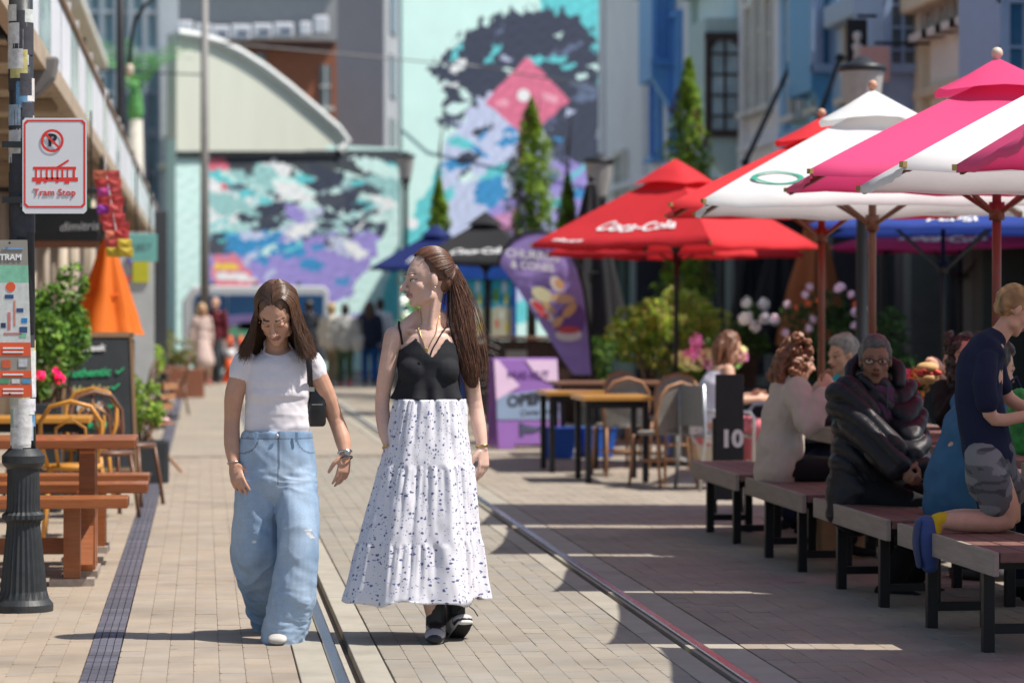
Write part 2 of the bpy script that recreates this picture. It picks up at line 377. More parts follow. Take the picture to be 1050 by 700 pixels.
# ================================================================== BUILDINGS, right row
RX = 8.5
m_lead = mat('dark_frame', (.05, .03, .025), .5, var=.2)
m_trimw = mat('trim_white', (.70, .68, .60), .7, var=.08, scale=2, dirt=.15)
def rb(px1, px0, col, label, H, windows, trim=None, extra=None):
    """right-hand shop between photo columns px0 (far) .. px1 (near); facade looks towards -X"""
    y0, y1 = Yat(px1, RX), Yat(px0, RX); L = y1-y0; yc = (y0+y1)/2
    b = thing('shop_building', label, 'building', (RX, yc, 0), group='shops along the right side')
    col = tuple(min(.8, c*1.7+.05) for c in col); wm = mat('rwall_%d' % px0, col, .8, var=.07, scale=1.2, bump=.12, bscale=30, dirt=.12)
    tm = mat('rtrim_%d' % px0, trim or tuple(min(.8, c*1.15) for c in col), .7, var=.08)
    bx('wall', (.3, 0, (3.1+H)/2), (.6, L-.01, H-3.1), wm, b)
    bx('flank', (3.5, 0, H/2), (6, L-.05, H-.1), wm, b)
    bx('string_course', (-.06, 0, 3.2), (.3, L-.02, .22), tm, b, bevel=.03)
    bx('sill_course', (-.04, 0, 4.05), (.2, L-.02, .12), tm, b, bevel=.02)
    bx('cornice', (-.1, 0, H-.25), (.4, L-.02, .3), tm, b, bevel=.04)
    for s in (-1, 1):
        bx('pilaster', (-.05, s*(L/2-.18), (3.3+H-.4)/2), (.14, .3, H-3.7), tm, b, bevel=.02)
        bx('pier', (.0, s*(L/2-.2), 1.55), (.5, .36, 3.1), mat('pier_%d' % (px0 % 3), [(.05, .07, .06), (.10, .13, .12), (.04, .04, .05)][px0 % 3], .6, var=.15), b, bevel=.02)
    bx('shop_window', (.25, 0, 1.7), (.06, L-.8, 2.4), m_glass, b)
    bx('stall_riser', (.2, 0, .25), (.3, L-.8, .5), mat('riser_%d' % px0, (.09, .11, .09), .6), b)
    bx('fascia_sign', (-.02, 0, 2.98), (.12, L-.5, .28), mat('fascia_%d' % px0, (.05, .06, .07), .5), b)
    nm = max(2, int(L/1.3))
    for k in range(1, nm): bx('mullion', (.2, -L/2+L*k/nm, 1.7), (.12, .09, 2.4), mat('mull_%d' % px0, (.16, .22, .17) if px0 % 2 else (.10, .09, .08), .5), b)
    for (u, z0, z1, ww, arch, fm, gm) in windows:
        yy = -L/2+L*u; h_ = z1-z0
        wn = bx('window', (-.01, yy, (z0+z1)/2), (.06, ww, h_), gm, b)
        for s in (-1, 1): bx('frame', (-.06, yy+s*ww/2, (z0+z1)/2), (.14, .09, h_+.1), fm, wn)
        bx('frame', (-.06, yy, z1+.03), (.16, ww+.1, .1), fm, wn); bx('sill', (-.1, yy, z0-.05), (.26, ww+.25, .09), fm, wn)
        for q in range(1, 3): bx('glazing_bar', (-.05, yy, z0+h_*q/3), (.05, ww, .035), fm, wn)
        bx('glazing_bar', (-.052, yy, (z0+z1)/2), (.05, .035, h_), fm, wn)
        if arch:
            pts = [(ww/2*math.cos(a), ww/2*math.sin(a)*1.2) for a in np.linspace(0, math.pi, 9)]
            MB().prism(pts, (-.035, yy, z1+.08), (0, -1, 0), (0, 0, 1), .04).build('arch', gm, wn)
    return b, y0, y1, L, wm, tm
gl2 = glass('upper_glass', (.10, .14, .17), .1); glp = mat('pale_glass', (.40, .48, .50), .15, var=.3, scale=2)
BL = (.22, .36, .52)
u1 = rb(1130, 1020, (.24, .40, .58), 'blue shop building with open bay at the right edge', 5.4, [(.25, 4.3, 5.8, 1.0, False, m_trimw, gl2), (.7, 4.3, 5.8, 1.0, False, m_trimw, gl2)])
u2 = rb(1020, 946, (.62, .58, .40), 'cream yellow shop building above the pink umbrella', 5.4, [(.2, 4.75, 6.0, .6, False, m_trimw, gl2), (.4, 4.75, 6.0, .6, False, m_trimw, gl2), (.6, 4.75, 6.0, .6, False, m_trimw, gl2), (.8, 4.75, 6.0, .6, False, m_trimw, gl2)], (.66, .60, .42))
u3 = rb(946, 866, (.36, .50, .44), 'soft green shop building with blue bay of dark panes', 5.65, [(.8, 4.3, 6.2, .8, True, mat('cream_trim', (.62, .58, .46), .7), gl2)], (.40, .52, .62))
u4 = rb(866, 806, (.20, .40, .60), 'bright blue shop building with slim white columns', 6.5, [(.3, 4.3, 6.3, .7, True, m_trimw, gl2), (.72, 4.3, 6.3, .7, True, m_trimw, gl2)], (.30, .50, .68))
u5 = rb(806, 764, (.62, .58, .46), 'cream shop building with three narrow arched windows', 6.9, [(.25, 4.6, 6.2, .62, True, m_trimw, glp), (.5, 4.6, 6.4, .62, True, m_trimw, glp), (.75, 4.6, 6.2, .62, True, m_trimw, glp)])
u6 = rb(764, 712, (.34, .50, .47), 'sea green shop building with dark framed bay window', 7.3, [(.75, 4.3, 6.3, .9, False, m_trimw, gl2)], (.45, .58, .55))
u7 = rb(712, 662, (.50, .48, .42), 'sandy shop building with blue shutters behind the tall cypress', 7.9, [(.3, 4.2, 6.8, .8, False, mat('blue_trim', (.12, .32, .66), .5), mat('blue_shutter', (.10, .30, .66), .5)), (.7, 4.4, 6.8, .8, False, mat('blue_trim', (.1, .3, .6), .5), mat('blue_shutter', (.1, .3, .6), .5))])
u8 = rb(662, 619, (.50, .54, .54), 'pale grey rendered building beside the painted wall', 10.5, [(.5, 3.7, 4.7, 1.2, False, m_trimw, mat('grey_shutter', (.42, .46, .46), .6))])
def oriel(u, px0, px1, Yc, z0, z1, frame, panes, label=None, cols=2, rows=5, arch=False, body=None):
    Yn = Yat(px1, RX)-.05; z0, z1 = CH+(z0-CH)*Yn/Yc, CH+(z1-CH)*Yn/Yc; Yc = Yn
    """projecting bay; its side looks up the street towards the camera"""
    b, y0, y1, L, wm, tm = u; l = b.location
    xa, xb = at(px0, 100, Yc).x-l.x, at(px1, 100, Yc).x-l.x; yy = Yc-l.y; dy = 1.5
    body = body or tm; wd = xb-xa
    bx('bay', ((xa+.0)/2, yy+dy/2+.04, (z0+z1)/2), (-xa, dy, z1-z0+.5), body, b, bevel=.02)
    w_ = bx('bay_window', ((xa+xb)/2, yy+.03, (z0+z1)/2), (wd-.06, .05, z1-z0-.04), panes, b)
    for s in (xa+.05, xb-.05): bx('frame', (s, yy, (z0+z1)/2), (.1, .12, z1-z0), frame, w_)
    for z in (z0+.05, z1-.05): bx('frame', ((xa+xb)/2, yy-.003, z), (wd, .12, .11), frame, w_)
    for k in range(1, cols): bx('glazing_bar', (xa+wd*k/cols, yy, (z0+z1)/2), (.035, .08, z1-z0), frame, w_)
    for k in range(1, rows): bx('glazing_bar', ((xa+xb)/2, yy+.004, z0+(z1-z0)*k/rows), (wd, .07, .03), frame, w_)
    if arch:
        for s in (1, -1):
            c = xb-.08 if s > 0 else xa+.08; d_ = .22
            MB().prism([(0, 0), (-s*d_, 0), (-s*.1, -.06), (-s*.03, -.14), (0, -.3)], (c, yy-.01, z1-.08), (1, 0, 0), (0, 0, 1), .05).build('spandrel', frame, w_)
    for z in (z0-.3,): MB().prism([(xa, .12), (0, .12), (0, -.75), (xa*.35, -.35)], (0, yy+.05, z), (1, 0, 0), (0, 0, 1), -.35).build('corbel', body, b, bevel=.02)
    return w_
m_bluef = mat('powder_blue', (.30, .42, .60), .6, var=.1)
oriel(u6, 723, 763, 46.3, at(0, 135, 46.3).z, at(0, 26, 46.3).z, m_lead, mat('reflecting_pane', (.42, .55, .58), .12, var=.4, scale=2.5), arch=True)
oriel(u3, 905, 946, 33.6, at(0, 66, 33.6).z, at(0, -30, 33.6).z, m_bluef, gl2, rows=4, body=m_bluef)
oriel(u4, 832, 862, 37.6, at(0, 66, 37.6).z, at(0, -30, 37.6).z, m_bluef, mat('deep_blue_pane', (.04, .16, .30), .15), rows=1, cols=3, body=mat('bright_blue', (.10, .34, .58), .5))
oriel(u7, 668, 692, 50.5, at(0, 60, 50.5).z, at(0, -30, 50.5).z, mat('blue_trim', (.1, .3, .6), .5), mat('blue_shutter', (.1, .3, .66), .5), rows=1, body=mat('blue_shutter2', (.14, .36, .66), .5))
oriel(u1, 1024, 1075, 29.4, at(0, 95, 29.4).z, at(0, -20, 29.4).z, m_bluef, mat('deep_blue_pane', (.04, .16, .3), .15), rows=2, body=m_bluef)
# awning stay rods
for k, (a, b_) in enumerate((((764, 167), (811, 66)), ((836, 132), (861, 60)))):
    Y = 38-4*k; A, B = at(*a, Y), at(*b_, Y+1.4)
    o = thing('awning_stay', ['long black stay rod slanting up in front of the cream arches', 'shorter black stay rod beside the lamp lantern'][k], 'rod', A)
    MB().tube([A-A, (B-A)], .035).build('rod', m_darkmetal, o, True); MB().ell(B-A, .06).build('knuckle', m_darkmetal, o, True); MB().ell((0, 0, 0), .06).build('knuckle', m_darkmetal, o, True)
    MB().tube([(B-A), (RX-.05-A.x, (B-A).y, (B-A).z+.05)], .02).build('wall_tie', m_darkmetal, o, True)
# hanging sign boards on the right row
def hang(name, label, px0, py0, px1, py1, Y, m, sym=None):
    a, b = at(px0, py1, Y), at(px1, py0, Y); c = (a+b)/2
    o = thing(name, label, 'sign', c); MB().box((0, 0, 0), (b.x-a.x, .05, b.z-a.z)).build('board', m, o, bevel=.006)
    MB().tube([(0, 0, (b.z-a.z)/2+.04), (RX-c.x, 0, (b.z-a.z)/2+.04)], .02).build('bracket', m_darkmetal, o)
    return o, b.x-a.x, b.z-a.z
o, sw, sh = hang('hanging_sign', 'black hanging sign with a pale figure above the lantern', 868, 20, 889, 74, 33.2, mat('sign_black', (.015, .015, .018), .5))
MB().lathe([(.03, -.22), (.06, -.2), (.04, 0), (.07, .08), (.02, .12), (.055, .17), (.05, .23), (.01, .25)], (0, -.025, -.08), 12).build('figure', m_trimw, o, True)
o, sw, sh = hang('hanging_sign', 'dusty pink hanging sign beside the black one', 882, 48, 912, 84, 32.6, mat('sign_pink', (.62, .38, .34), .6))
# ================================================================== FAR END
def painted(name, poly_fn, px0, px1, py0, py1, YF, nx, ny, m, parent):
    us = np.linspace(px0, px1, nx); vs_ = np.linspace(py1, py0, ny)
    l = parent.location
    U, V = np.meshgrid(us, vs_); cols = poly_fn(U, V).reshape(-1, 3)
    D = np.array(CF)*FPX+np.array(CR)*(U.ravel()-525)[:, None]+np.array(CU)*(350-V.ravel())[:, None]
    pa_, pb_ = at(px0, 322, YF(px0)), at(px1, 322, YF(px1)); nrm_ = np.array((pb_.y-pa_.y, -(pb_.x-pa_.x), 0)); nrm_ /= np.linalg.norm(nrm_)
    t_ = (np.array((pa_.x, pa_.y, 0))@nrm_+.008-np.array((0, 0, CH))@nrm_)/(D@nrm_); v = D*t_[:, None]+np.array((0, 0, CH))-np.array(l)
    idx = np.arange(nx*ny).reshape(ny, nx); f = np.stack([idx[:-1, :-1].ravel(), idx[:-1, 1:].ravel(), idx[1:, 1:].ravel(), idx[1:, :-1].ravel()], 1)
    me = bpy.data.meshes.new(name); me.from_pydata(v.tolist(), [], f.tolist()); setcol(me, cols); return link(name, me, m, parent)
def fbm(U, V, s, seed):
    r = np.random.default_rng(seed); out = np.zeros_like(U); amp = 1
    for o_ in range(4):
        k = 2**o_/s; a = r.uniform(0, 6.28, 4); d = r.uniform(0, 6.28, 4)
        out += amp*sum(np.sin((U*np.cos(q)+V*np.sin(q))*k*6.28*(.7+.1*i)+p) for i, (q, p) in enumerate(zip(d, a)))/2.4; amp *= .55
    return out
def inpoly(U, V, P):
    r = np.zeros(U.shape, bool); k = len(P)
    for i in range(k):
        (x0, y0), (x1, y1) = P[i], P[(i+1) % k]
        if y0 == y1: continue
        r ^= ((y0 > V) != (y1 > V)) & (U < (x1-x0)*(V-y0)/(y1-y0)+x0)
    return r
def brush(C, U, V, P, col, warp=3, s=14, seed=1, al=1.):
    xs = [p[0] for p in P]; ys = [p[1] for p in P]; g = warp*3+2
    i = np.where((U[0] > min(xs)-g) & (U[0] < max(xs)+g))[0]; j = np.where((V[:, 0] > min(ys)-g) & (V[:, 0] < max(ys)+g))[0]
    if not len(i) or not len(j): return
    sl_ = (slice(j[0], j[-1]+1), slice(i[0], i[-1]+1)); u, v = U[sl_], V[sl_]
    m_ = inpoly(u+warp*fbm(u, v, s, seed), v+warp*fbm(u, v, s, seed+50), P)
    tx = 1+.10*fbm(u, v, 9, seed+7)[..., None]
    D = C[sl_]; D[m_] = (D*(1-al)+np.array(col)*tx*al)[m_]
MINT, TEAL, DARK, LIL, PUR, BLU, WHT, PNK = (.60, .84, .79), (.12, .56, .60), (.04, .05, .085), (.50, .56, .76), (.31, .26, .62), (.04, .26, .54), (.78, .80, .82), (.66, .16, .27)
def shards(C, U, V, box_, n, cols, seed, size=(6, 16), ang=None):
    r = random.Random(seed)
    for i in range(n):
        x, y = r.uniform(box_[0], box_[2]), r.uniform(box_[1], box_[3]); a = (ang if ang is not None else r.uniform(-.9, .5))+r.uniform(-.3, .3); l, w_ = r.uniform(*size), r.uniform(.2, .5)
        P = [(x+l*(q*math.cos(a)-w_*p*math.sin(a)), y+l*(q*math.sin(a)+w_*p*math.cos(a))) for q, p in ((-1, -.3), (-.1, -1), (1, -.2), (.5, .9), (-.6, .8))]
        brush(C, U, V, P, r.choice(cols), 1.6, 9, seed*31+i)
def mural_right(U, V):
    C = np.zeros(U.shape+(3,)); C[:] = MINT
    brush(C, U, V, [(548, -20), (640, -20), (640, 320), (600, 320)], TEAL, 2, 30, 3)
    brush(C, U, V, [(470, 140), (400, 262), (400, 330), (640, 330), (640, 220), (520, 150)], TEAL, 2, 30, 4)
    brush(C, U, V, [(447, 66), (462, 40), (494, 24), (520, 12), (560, 8), (590, 16), (614, 36), (620, 130), (610, 190), (560, 160), (500, 110), (470, 130), (452, 128), (456, 96)], DARK, 4, 12, 5)
    brush(C, U, V, [(500, 92), (476, 118), (456, 146), (450, 190), (458, 250), (480, 300), (570, 310), (606, 230), (614, 150), (590, 112), (540, 140)], LIL, 3, 16, 6)
    brush(C, U, V, [(560, 120), (614, 110), (614, 190), (580, 180), (556, 150)], DARK, 4, 10, 8)
    shards(C, U, V, (450, 30, 616, 110), 26, [TEAL, MINT, LIL, (.12, .16, .26)], 11)
    shards(C, U, V, (450, 60, 480, 125), 12, [MINT, DARK, WHT], 12)
    shards(C, U, V, (470, 125, 612, 200), 22, [TEAL, DARK, BLU, MINT, LIL], 13)
    shards(C, U, V, (455, 120, 612, 215), 26, [DARK, (.08, .10, .18), TEAL, BLU, DARK], 71, (7, 20)); brush(C, U, V, [(575, 130), (616, 120), (616, 230), (596, 250), (580, 200)], DARK, 4, 12, 72)
    brush(C, U, V, [(485, 190), (512, 178), (522, 200), (505, 215), (488, 208)], BLU, 2, 10, 14)
    brush(C, U, V, [(500, 215), (545, 190), (560, 240), (530, 260)], PUR, 3, 14, 15)
    brush(C, U, V, [(505, 222), (530, 214), (528, 236), (508, 240)], (.55, .25, .45), 2, 10, 16)
    brush(C, U, V, [(560, 165), (612, 170), (612, 230), (570, 250)], PUR, 3, 12, 17)
    shards(C, U, V, (560, 150, 612, 240), 12, [BLU, TEAL, PUR, LIL], 18)
    brush(C, U, V, [(541, 58), (584, 103), (541, 142), (497, 105)], PNK, .6, 12, 19)
    for (x, y, r_) in ((537, 98, 6.5), (423, 229, 6)):
        C[(U-x)**2+(V-y)**2 < r_*r_] = WHT
    brush(C, U, V, [(510, 104), (520, 100), (521, 107), (511, 110)], (.75, .35, .45), 1, 6, 21); brush(C, U, V, [(556, 94), (572, 100), (571, 107), (557, 102)], (.75, .35, .45), 1, 6, 22)
    return np.clip(C, .01, .85)
def mural_left(U, V):
    C = np.zeros(U.shape+(3,)); C[:] = MINT
    brush(C, U, V, [(216, 140), (440, 140), (425, 175), (380, 205), (300, 200), (222, 205)], (.055, .065, .08), 2, 20, 31)
    brush(C, U, V, [(214, 200), (420, 190), (400, 260), (380, 330), (214, 330)], PUR, 3, 20, 32)
    brush(C, U, V, [(214, 190), (300, 180), (410, 185), (402, 235), (300, 240), (214, 250)], (.42, .66, .66), 5, 14, 33)
    brush(C, U, V, [(214, 155), (226, 156), (243, 182), (228, 200), (214, 196)], (.70, .16, .22), 1.5, 12, 34); brush(C, U, V, [(210, 180), (224, 182), (232, 210), (216, 225)], WHT, 2, 10, 35)
    shards(C, U, V, (230, 160, 420, 195), 12, [MINT, MINT, TEAL, DARK], 36, (12, 24), .4)
    shards(C, U, V, (222, 192, 405, 245), 46, [DARK, MINT, WHT, TEAL, (.2, .3, .36), DARK], 37, (8, 20), -.25)
    shards(C, U, V, (222, 160, 412, 215), 18, [MINT, WHT, MINT, (.3, .55, .55)], 73, (14, 30), .35); shards(C, U, V, (222, 180, 405, 255), 22, [DARK, (.06, .07, .1), DARK, TEAL], 74, (10, 24), -.2)
    brush(C, U, V, [(228, 240), (300, 236), (304, 252), (270, 264), (240, 262)], BLU, 2, 14, 38)
    shards(C, U, V, (300, 215, 375, 262), 14, [LIL, WHT, (.5, .55, .7), PUR], 39, (8, 18))
    shards(C, U, V, (230, 240, 380, 320), 24, [PUR, LIL, MINT, BLU, PUR], 40, (6, 16))
    brush(C, U, V, [(218, 262), (240, 262), (268, 292), (218, 300)], (.72, .22, .28), 2, 12, 41)
    brush(C, U, V, [(220, 270), (244, 271), (246, 276), (220, 276)], (.85, .62, .05), .8, 9, 42); brush(C, U, V, [(220, 279), (250, 280), (266, 289), (222, 286)], WHT, 1, 9, 43)
    brush(C, U, V, [(420, 175), (440, 140), (440, 220), (395, 320), (350, 320), (385, 260)], MINT, 2, 18, 44)
    brush(C, U, V, [(432, 190), (445, 170), (445, 330), (380, 330), (400, 280)], TEAL, 1.5, 18, 45)
    brush(C, U, V, [(180, 140), (213, 140), (213, 330), (180, 330)], MINT, .3, 20, 46)
    return np.clip(C, .01, .85)
m_mural = mat('mural_paint', None, .75, var=.06, scale=1.2, bump=.05)
def slantwall(name, label, cat, px0, px1, py0, YF, depth, m):
    a, b = at(px0, py0, YF(px0)), at(px1, py0, YF(px1)); c = (a+b)/2; o = thing(name, label, cat, (c.x, c.y, 0)); H_ = max(a.z, b.z)
    d = V3_(b.x-a.x, b.y-a.y); n = Vector((-d.y, d.x, 0)).normalized()*depth
    v = [Vector((a.x, a.y, 0)), Vector((b.x, b.y, 0)), Vector((b.x, b.y, 0))+n, Vector((a.x, a.y, 0))+n]; v = [p-o.location for p in v]; v += [p+Vector((0, 0, H_)) for p in v]
    MB().add(v, [(0, 1, 5, 4), (1, 2, 6, 5), (2, 3, 7, 6), (3, 0, 4, 7), (4, 5, 6, 7)]).build('wall', m, o); return o
def V3_(x, y): return Vector((x, y, 0))
YR = lambda px: 62+(px-412)/228*3.3
YL = lambda px: 71+(px-180)/260*3.6
def wallbox(name, label, cat, px0, px1, py0, Y, depth, m, py_base=None):
    a, b = at(px0, py0, Y), at(px1, py0, Y)
    o = thing(name, label, cat, ((a.x+b.x)/2, Y, 0))
    bx('wall', (0, depth/2, a.z/2), (b.x-a.x, depth, a.z), m, o); return o, b.x-a.x, a.z
m_mintw = mat('mint_render', MINT, .75, var=.05)
mr_ = slantwall('mural_wall', 'tall wall with painted portrait in mint, navy and a pink diamond', 'wall', 412, 640, -60, YR, .12, m_mintw)
painted('painting', mural_right, 413, 639, -55, 380, YR, 420, 560, m_mural, mr_)
ml_ = slantwall('mural_wall', 'low wall with charcoal, mint and purple abstract painting under the curved gable', 'wall', 180, 440, 153, YL, .5, m_mintw)
painted('painting', mural_left, 181, 439, 154, 375, YL, 480, 420, m_mural, ml_)
# curved cream gable building
m_cream = mat('gable_cream', (.66, .68, .58), .8, var=.05, scale=.8, stretch=(3, 1, .3), dirt=.05)
gb = thing('gable_building', 'cream hall with a big curved gable above the low painted wall', 'building', at(266, 322, YL(266))); gb.location.z = 0
pts = [(181, 155), (347, 155), (355, 145), (345, 132), (322, 112), (296, 90), (270, 70), (245, 54), (222, 43), (200, 37), (181, 34)]
W = [at(x, y, YL(x)-.05)-gb.location for x, y in pts]; gd = (W[1]-W[0]); gd.z = 0; gd.normalize(); gn = Vector((gd.y, -gd.x, 0))
MB().prism([((p.x*gd.x+p.y*gd.y), p.z) for p in W], gn*.06, gd, (0, 0, 1), -.5).build('gable', m_cream, gb)
mb = MB(); mb.tube([gd*(p.x*gd.x+p.y*gd.y)+gn*.1+Vector((0, 0, p.z)) for p in W[1:]], .12, n=6); mb.build('barge_edge', mat('edge_white', (.66, .68, .66), .6), gb)
MB().bar(W[0]+gn*.02-Vector((0, 0, .1)), W[1]+gn*.02-Vector((0, 0, .1)), .06, .12).build('eave_board', m_darkmetal, gb)
# white pillar, brick building, parapet letters
o, ww, hh = wallbox('corner_pillar', 'pale grey corner pillar left of the cream gable', 'pillar', 164, 182, -40, 72.5, 1.2, mat('pillar_grey', (.56, .60, .64), .7))
bx('plinth', (0, -.05, .6), (ww+.15, 1.4, 1.2), m_conc, o, bevel=.02); bx('band', (0, -.03, 5.2), (ww+.08, 1.3, .12), m_trimw, o)
m_brick = mat('far_brick', (.36, .13, .07), .85, var=.2, scale=3, bump=.2, stretch=(1, 1, 4))
bb, ww, hh = wallbox('brick_building', 'red brick building behind the curved gable', 'building', 172, 345, 26, 88, 14, m_brick)
for (x, y0, y1, w_) in ((333.5, 67, 110, 11), (266, 55, 70, 12)):
    p0, p1 = at(x, y1, 87.95), at(x, y0, 87.95); ws = w_*88/FPX
    wn = bx('window', (p0.x-bb.location.x, -.03, (p0.z+p1.z)/2), (ws, .06, p1.z-p0.z), gl2, bb); bx('mullion', (p0.x-bb.location.x, -.08, (p0.z+p1.z)/2), (ws, .05, .06), m_trimw, wn); bx('mullion', (p0.x-bb.location.x, -.082, (p0.z+p1.z)/2), (.05, .05, p1.z-p0.z), m_trimw, wn)
    bx('sill', (p0.x-bb.location.x, -.08, p0.z-.06), (ws+.2, .2, .12), m_trimw, wn)
bx('parapet', (0, -.05, hh+.35), (ww, .5, 1.6), mat('parapet_grey', (.38, .38, .38), .8), bb)
bx('parapet_cap', (0, -.15, hh+1.4), (ww+.2, .9, .3), m_trimw, bb)
for k in range(14): bx('dentil', (-ww/2+ww*(k+.5)/14, -.36, hh+1.12), (.12, .16, .2), m_trimw, bb)
x0 = at(182, 40, 87).x-bb.location.x
mb = MB(); pz = at(0, 34, 87).z
m_let = mat('letter_white', (.74, .75, .78), .5)
for k, (px, w_, y0, y1) in enumerate(((190, 15, 22, 44), (208, 16, 25, 42), (226, 18, 27, 41), (247, 20, 26, 41), (269, 20, 25, 39), (291, 20, 24, 38), (313, 12, 23, 37), (329, 15, 17, 35))):
    a, b = at(px-w_/2, y1, 87), at(px+w_/2, y0, 87); bx('letter_block', ((a.x+b.x)/2-bb.location.x, -1.0, (a.z+b.z)/2), (b.x-a.x, .3, b.z-a.z), m_let, bb, bevel=.05)
    if k in (1, 2, 3, 4, 5): bx('slot', ((a.x+b.x)/2-bb.location.x+.06, -1.16, (a.z+b.z)/2-.02), ((b.x-a.x)*.55, .03, .12), mat('slot_grey', (.12, .14, .2), .6), bb)
bx('letter_rail', (0, -.9, pz-.32), (ww*.95, .15, .1), m_darkmetal, bb)
for k in range(6): bx('letter_prop', (-ww*.45+ww*.9*k/5, -.72, pz-.32), (.08, .9, .08), m_darkmetal, bb)
# grey tower and glass block
tw, ww, hh = wallbox('tower_block', 'grey tower block with a shade-toned front behind the brick building', 'building', 338, 394, -70, 100, 20, mat('tower_shaded', (.17, .19, .22), .7, var=.1, scale=.5))  # darker grey: the shaded front is put into the colour
mb = MB(); a = at(394, 322, 100); b = at(432, 322, 112)
fl = Vector((b.x-a.x, 12, 0)); m_twl = mat('tower_lit', (.38, .40, .42), .7, var=.15, scale=.6)  # paler copy of the tower grey, its lit side put into the colour
mb = MB(); mb.add([(a.x, 100, 0), (b.x, 112, 0), (b.x, 112, hh), (a.x, 100, hh), (a.x, 118, 0), (b.x, 118, 0), (b.x, 118, hh), (a.x, 118, hh)], [(0, 1, 2, 3), (3, 2, 6, 7), (1, 5, 6, 2), (0, 3, 7, 4)])
mb.build('angled_wall', m_twl, tw, world=True)
for r_ in range(6):
    for c_ in range(3):
        t_ = .2+.3*c_; p = Vector((a.x, 100, 0))+fl*t_; z = 2.4+r_*2.3
        d_ = fl.normalized(); n_ = Vector((d_.y, -d_.x, 0))
        MB().bar(p+n_*.03+Vector((0, 0, z)), p+n_*.03+Vector((0, 0, z+1.5)), 1.7, .08, up=n_).build('window', gl2, tw, world=True)
gbk, ww, hh = wallbox('glass_block', 'teal glass office block behind the palm at upper left', 'building', 60, 178, -60, 96, 20, mat('glass_teal', (.20, .33, .36), .2, var=.4, scale=.8))
for k in range(9): bx('mullion', (-ww/2+ww*k/8, -.06, hh/2), (.16, .12, hh), mat('mullion_blue', (.42, .50, .54), .5), gbk)
for k in range(10): bx('transom', (0, -.05, .8+k*1.35), (ww, .1, .3 if k % 2 else .12), mat('mullion_blue', (.42, .5, .54), .5), gbk)
for k, (x, z) in enumerate(((-.25, 3.4), (-.05, 4.8), (.2, 3.4))): bx('peach_infill', (ww*x, -.03, z), (1.0, .08, 1.0), mat('peach_panel', (.55, .38, .26), .6), gbk)  # peach-coloured panels on the glass front
# dark backdrop walls closing both sides far away
for (x0, x1, Y, col, lab) in ((-40, -4.2, 78, (.42, .50, .48), 'long pale green side wall far left'), (9.2, 50, 66, (.45, .46, .45), 'long grey side wall far right')):
    o = thing('side_wall', lab, 'wall', ((x0+x1)/2, Y, 0)); bx('wall', (0, 4, 5), (x1-x0, 8, 10), mat('side_%d' % Y, col, .8, var=.1, scale=.6), o); bx('coping', (0, 4, 10.1), (x1-x0+.2, 8.3, .2), m_conc, o)
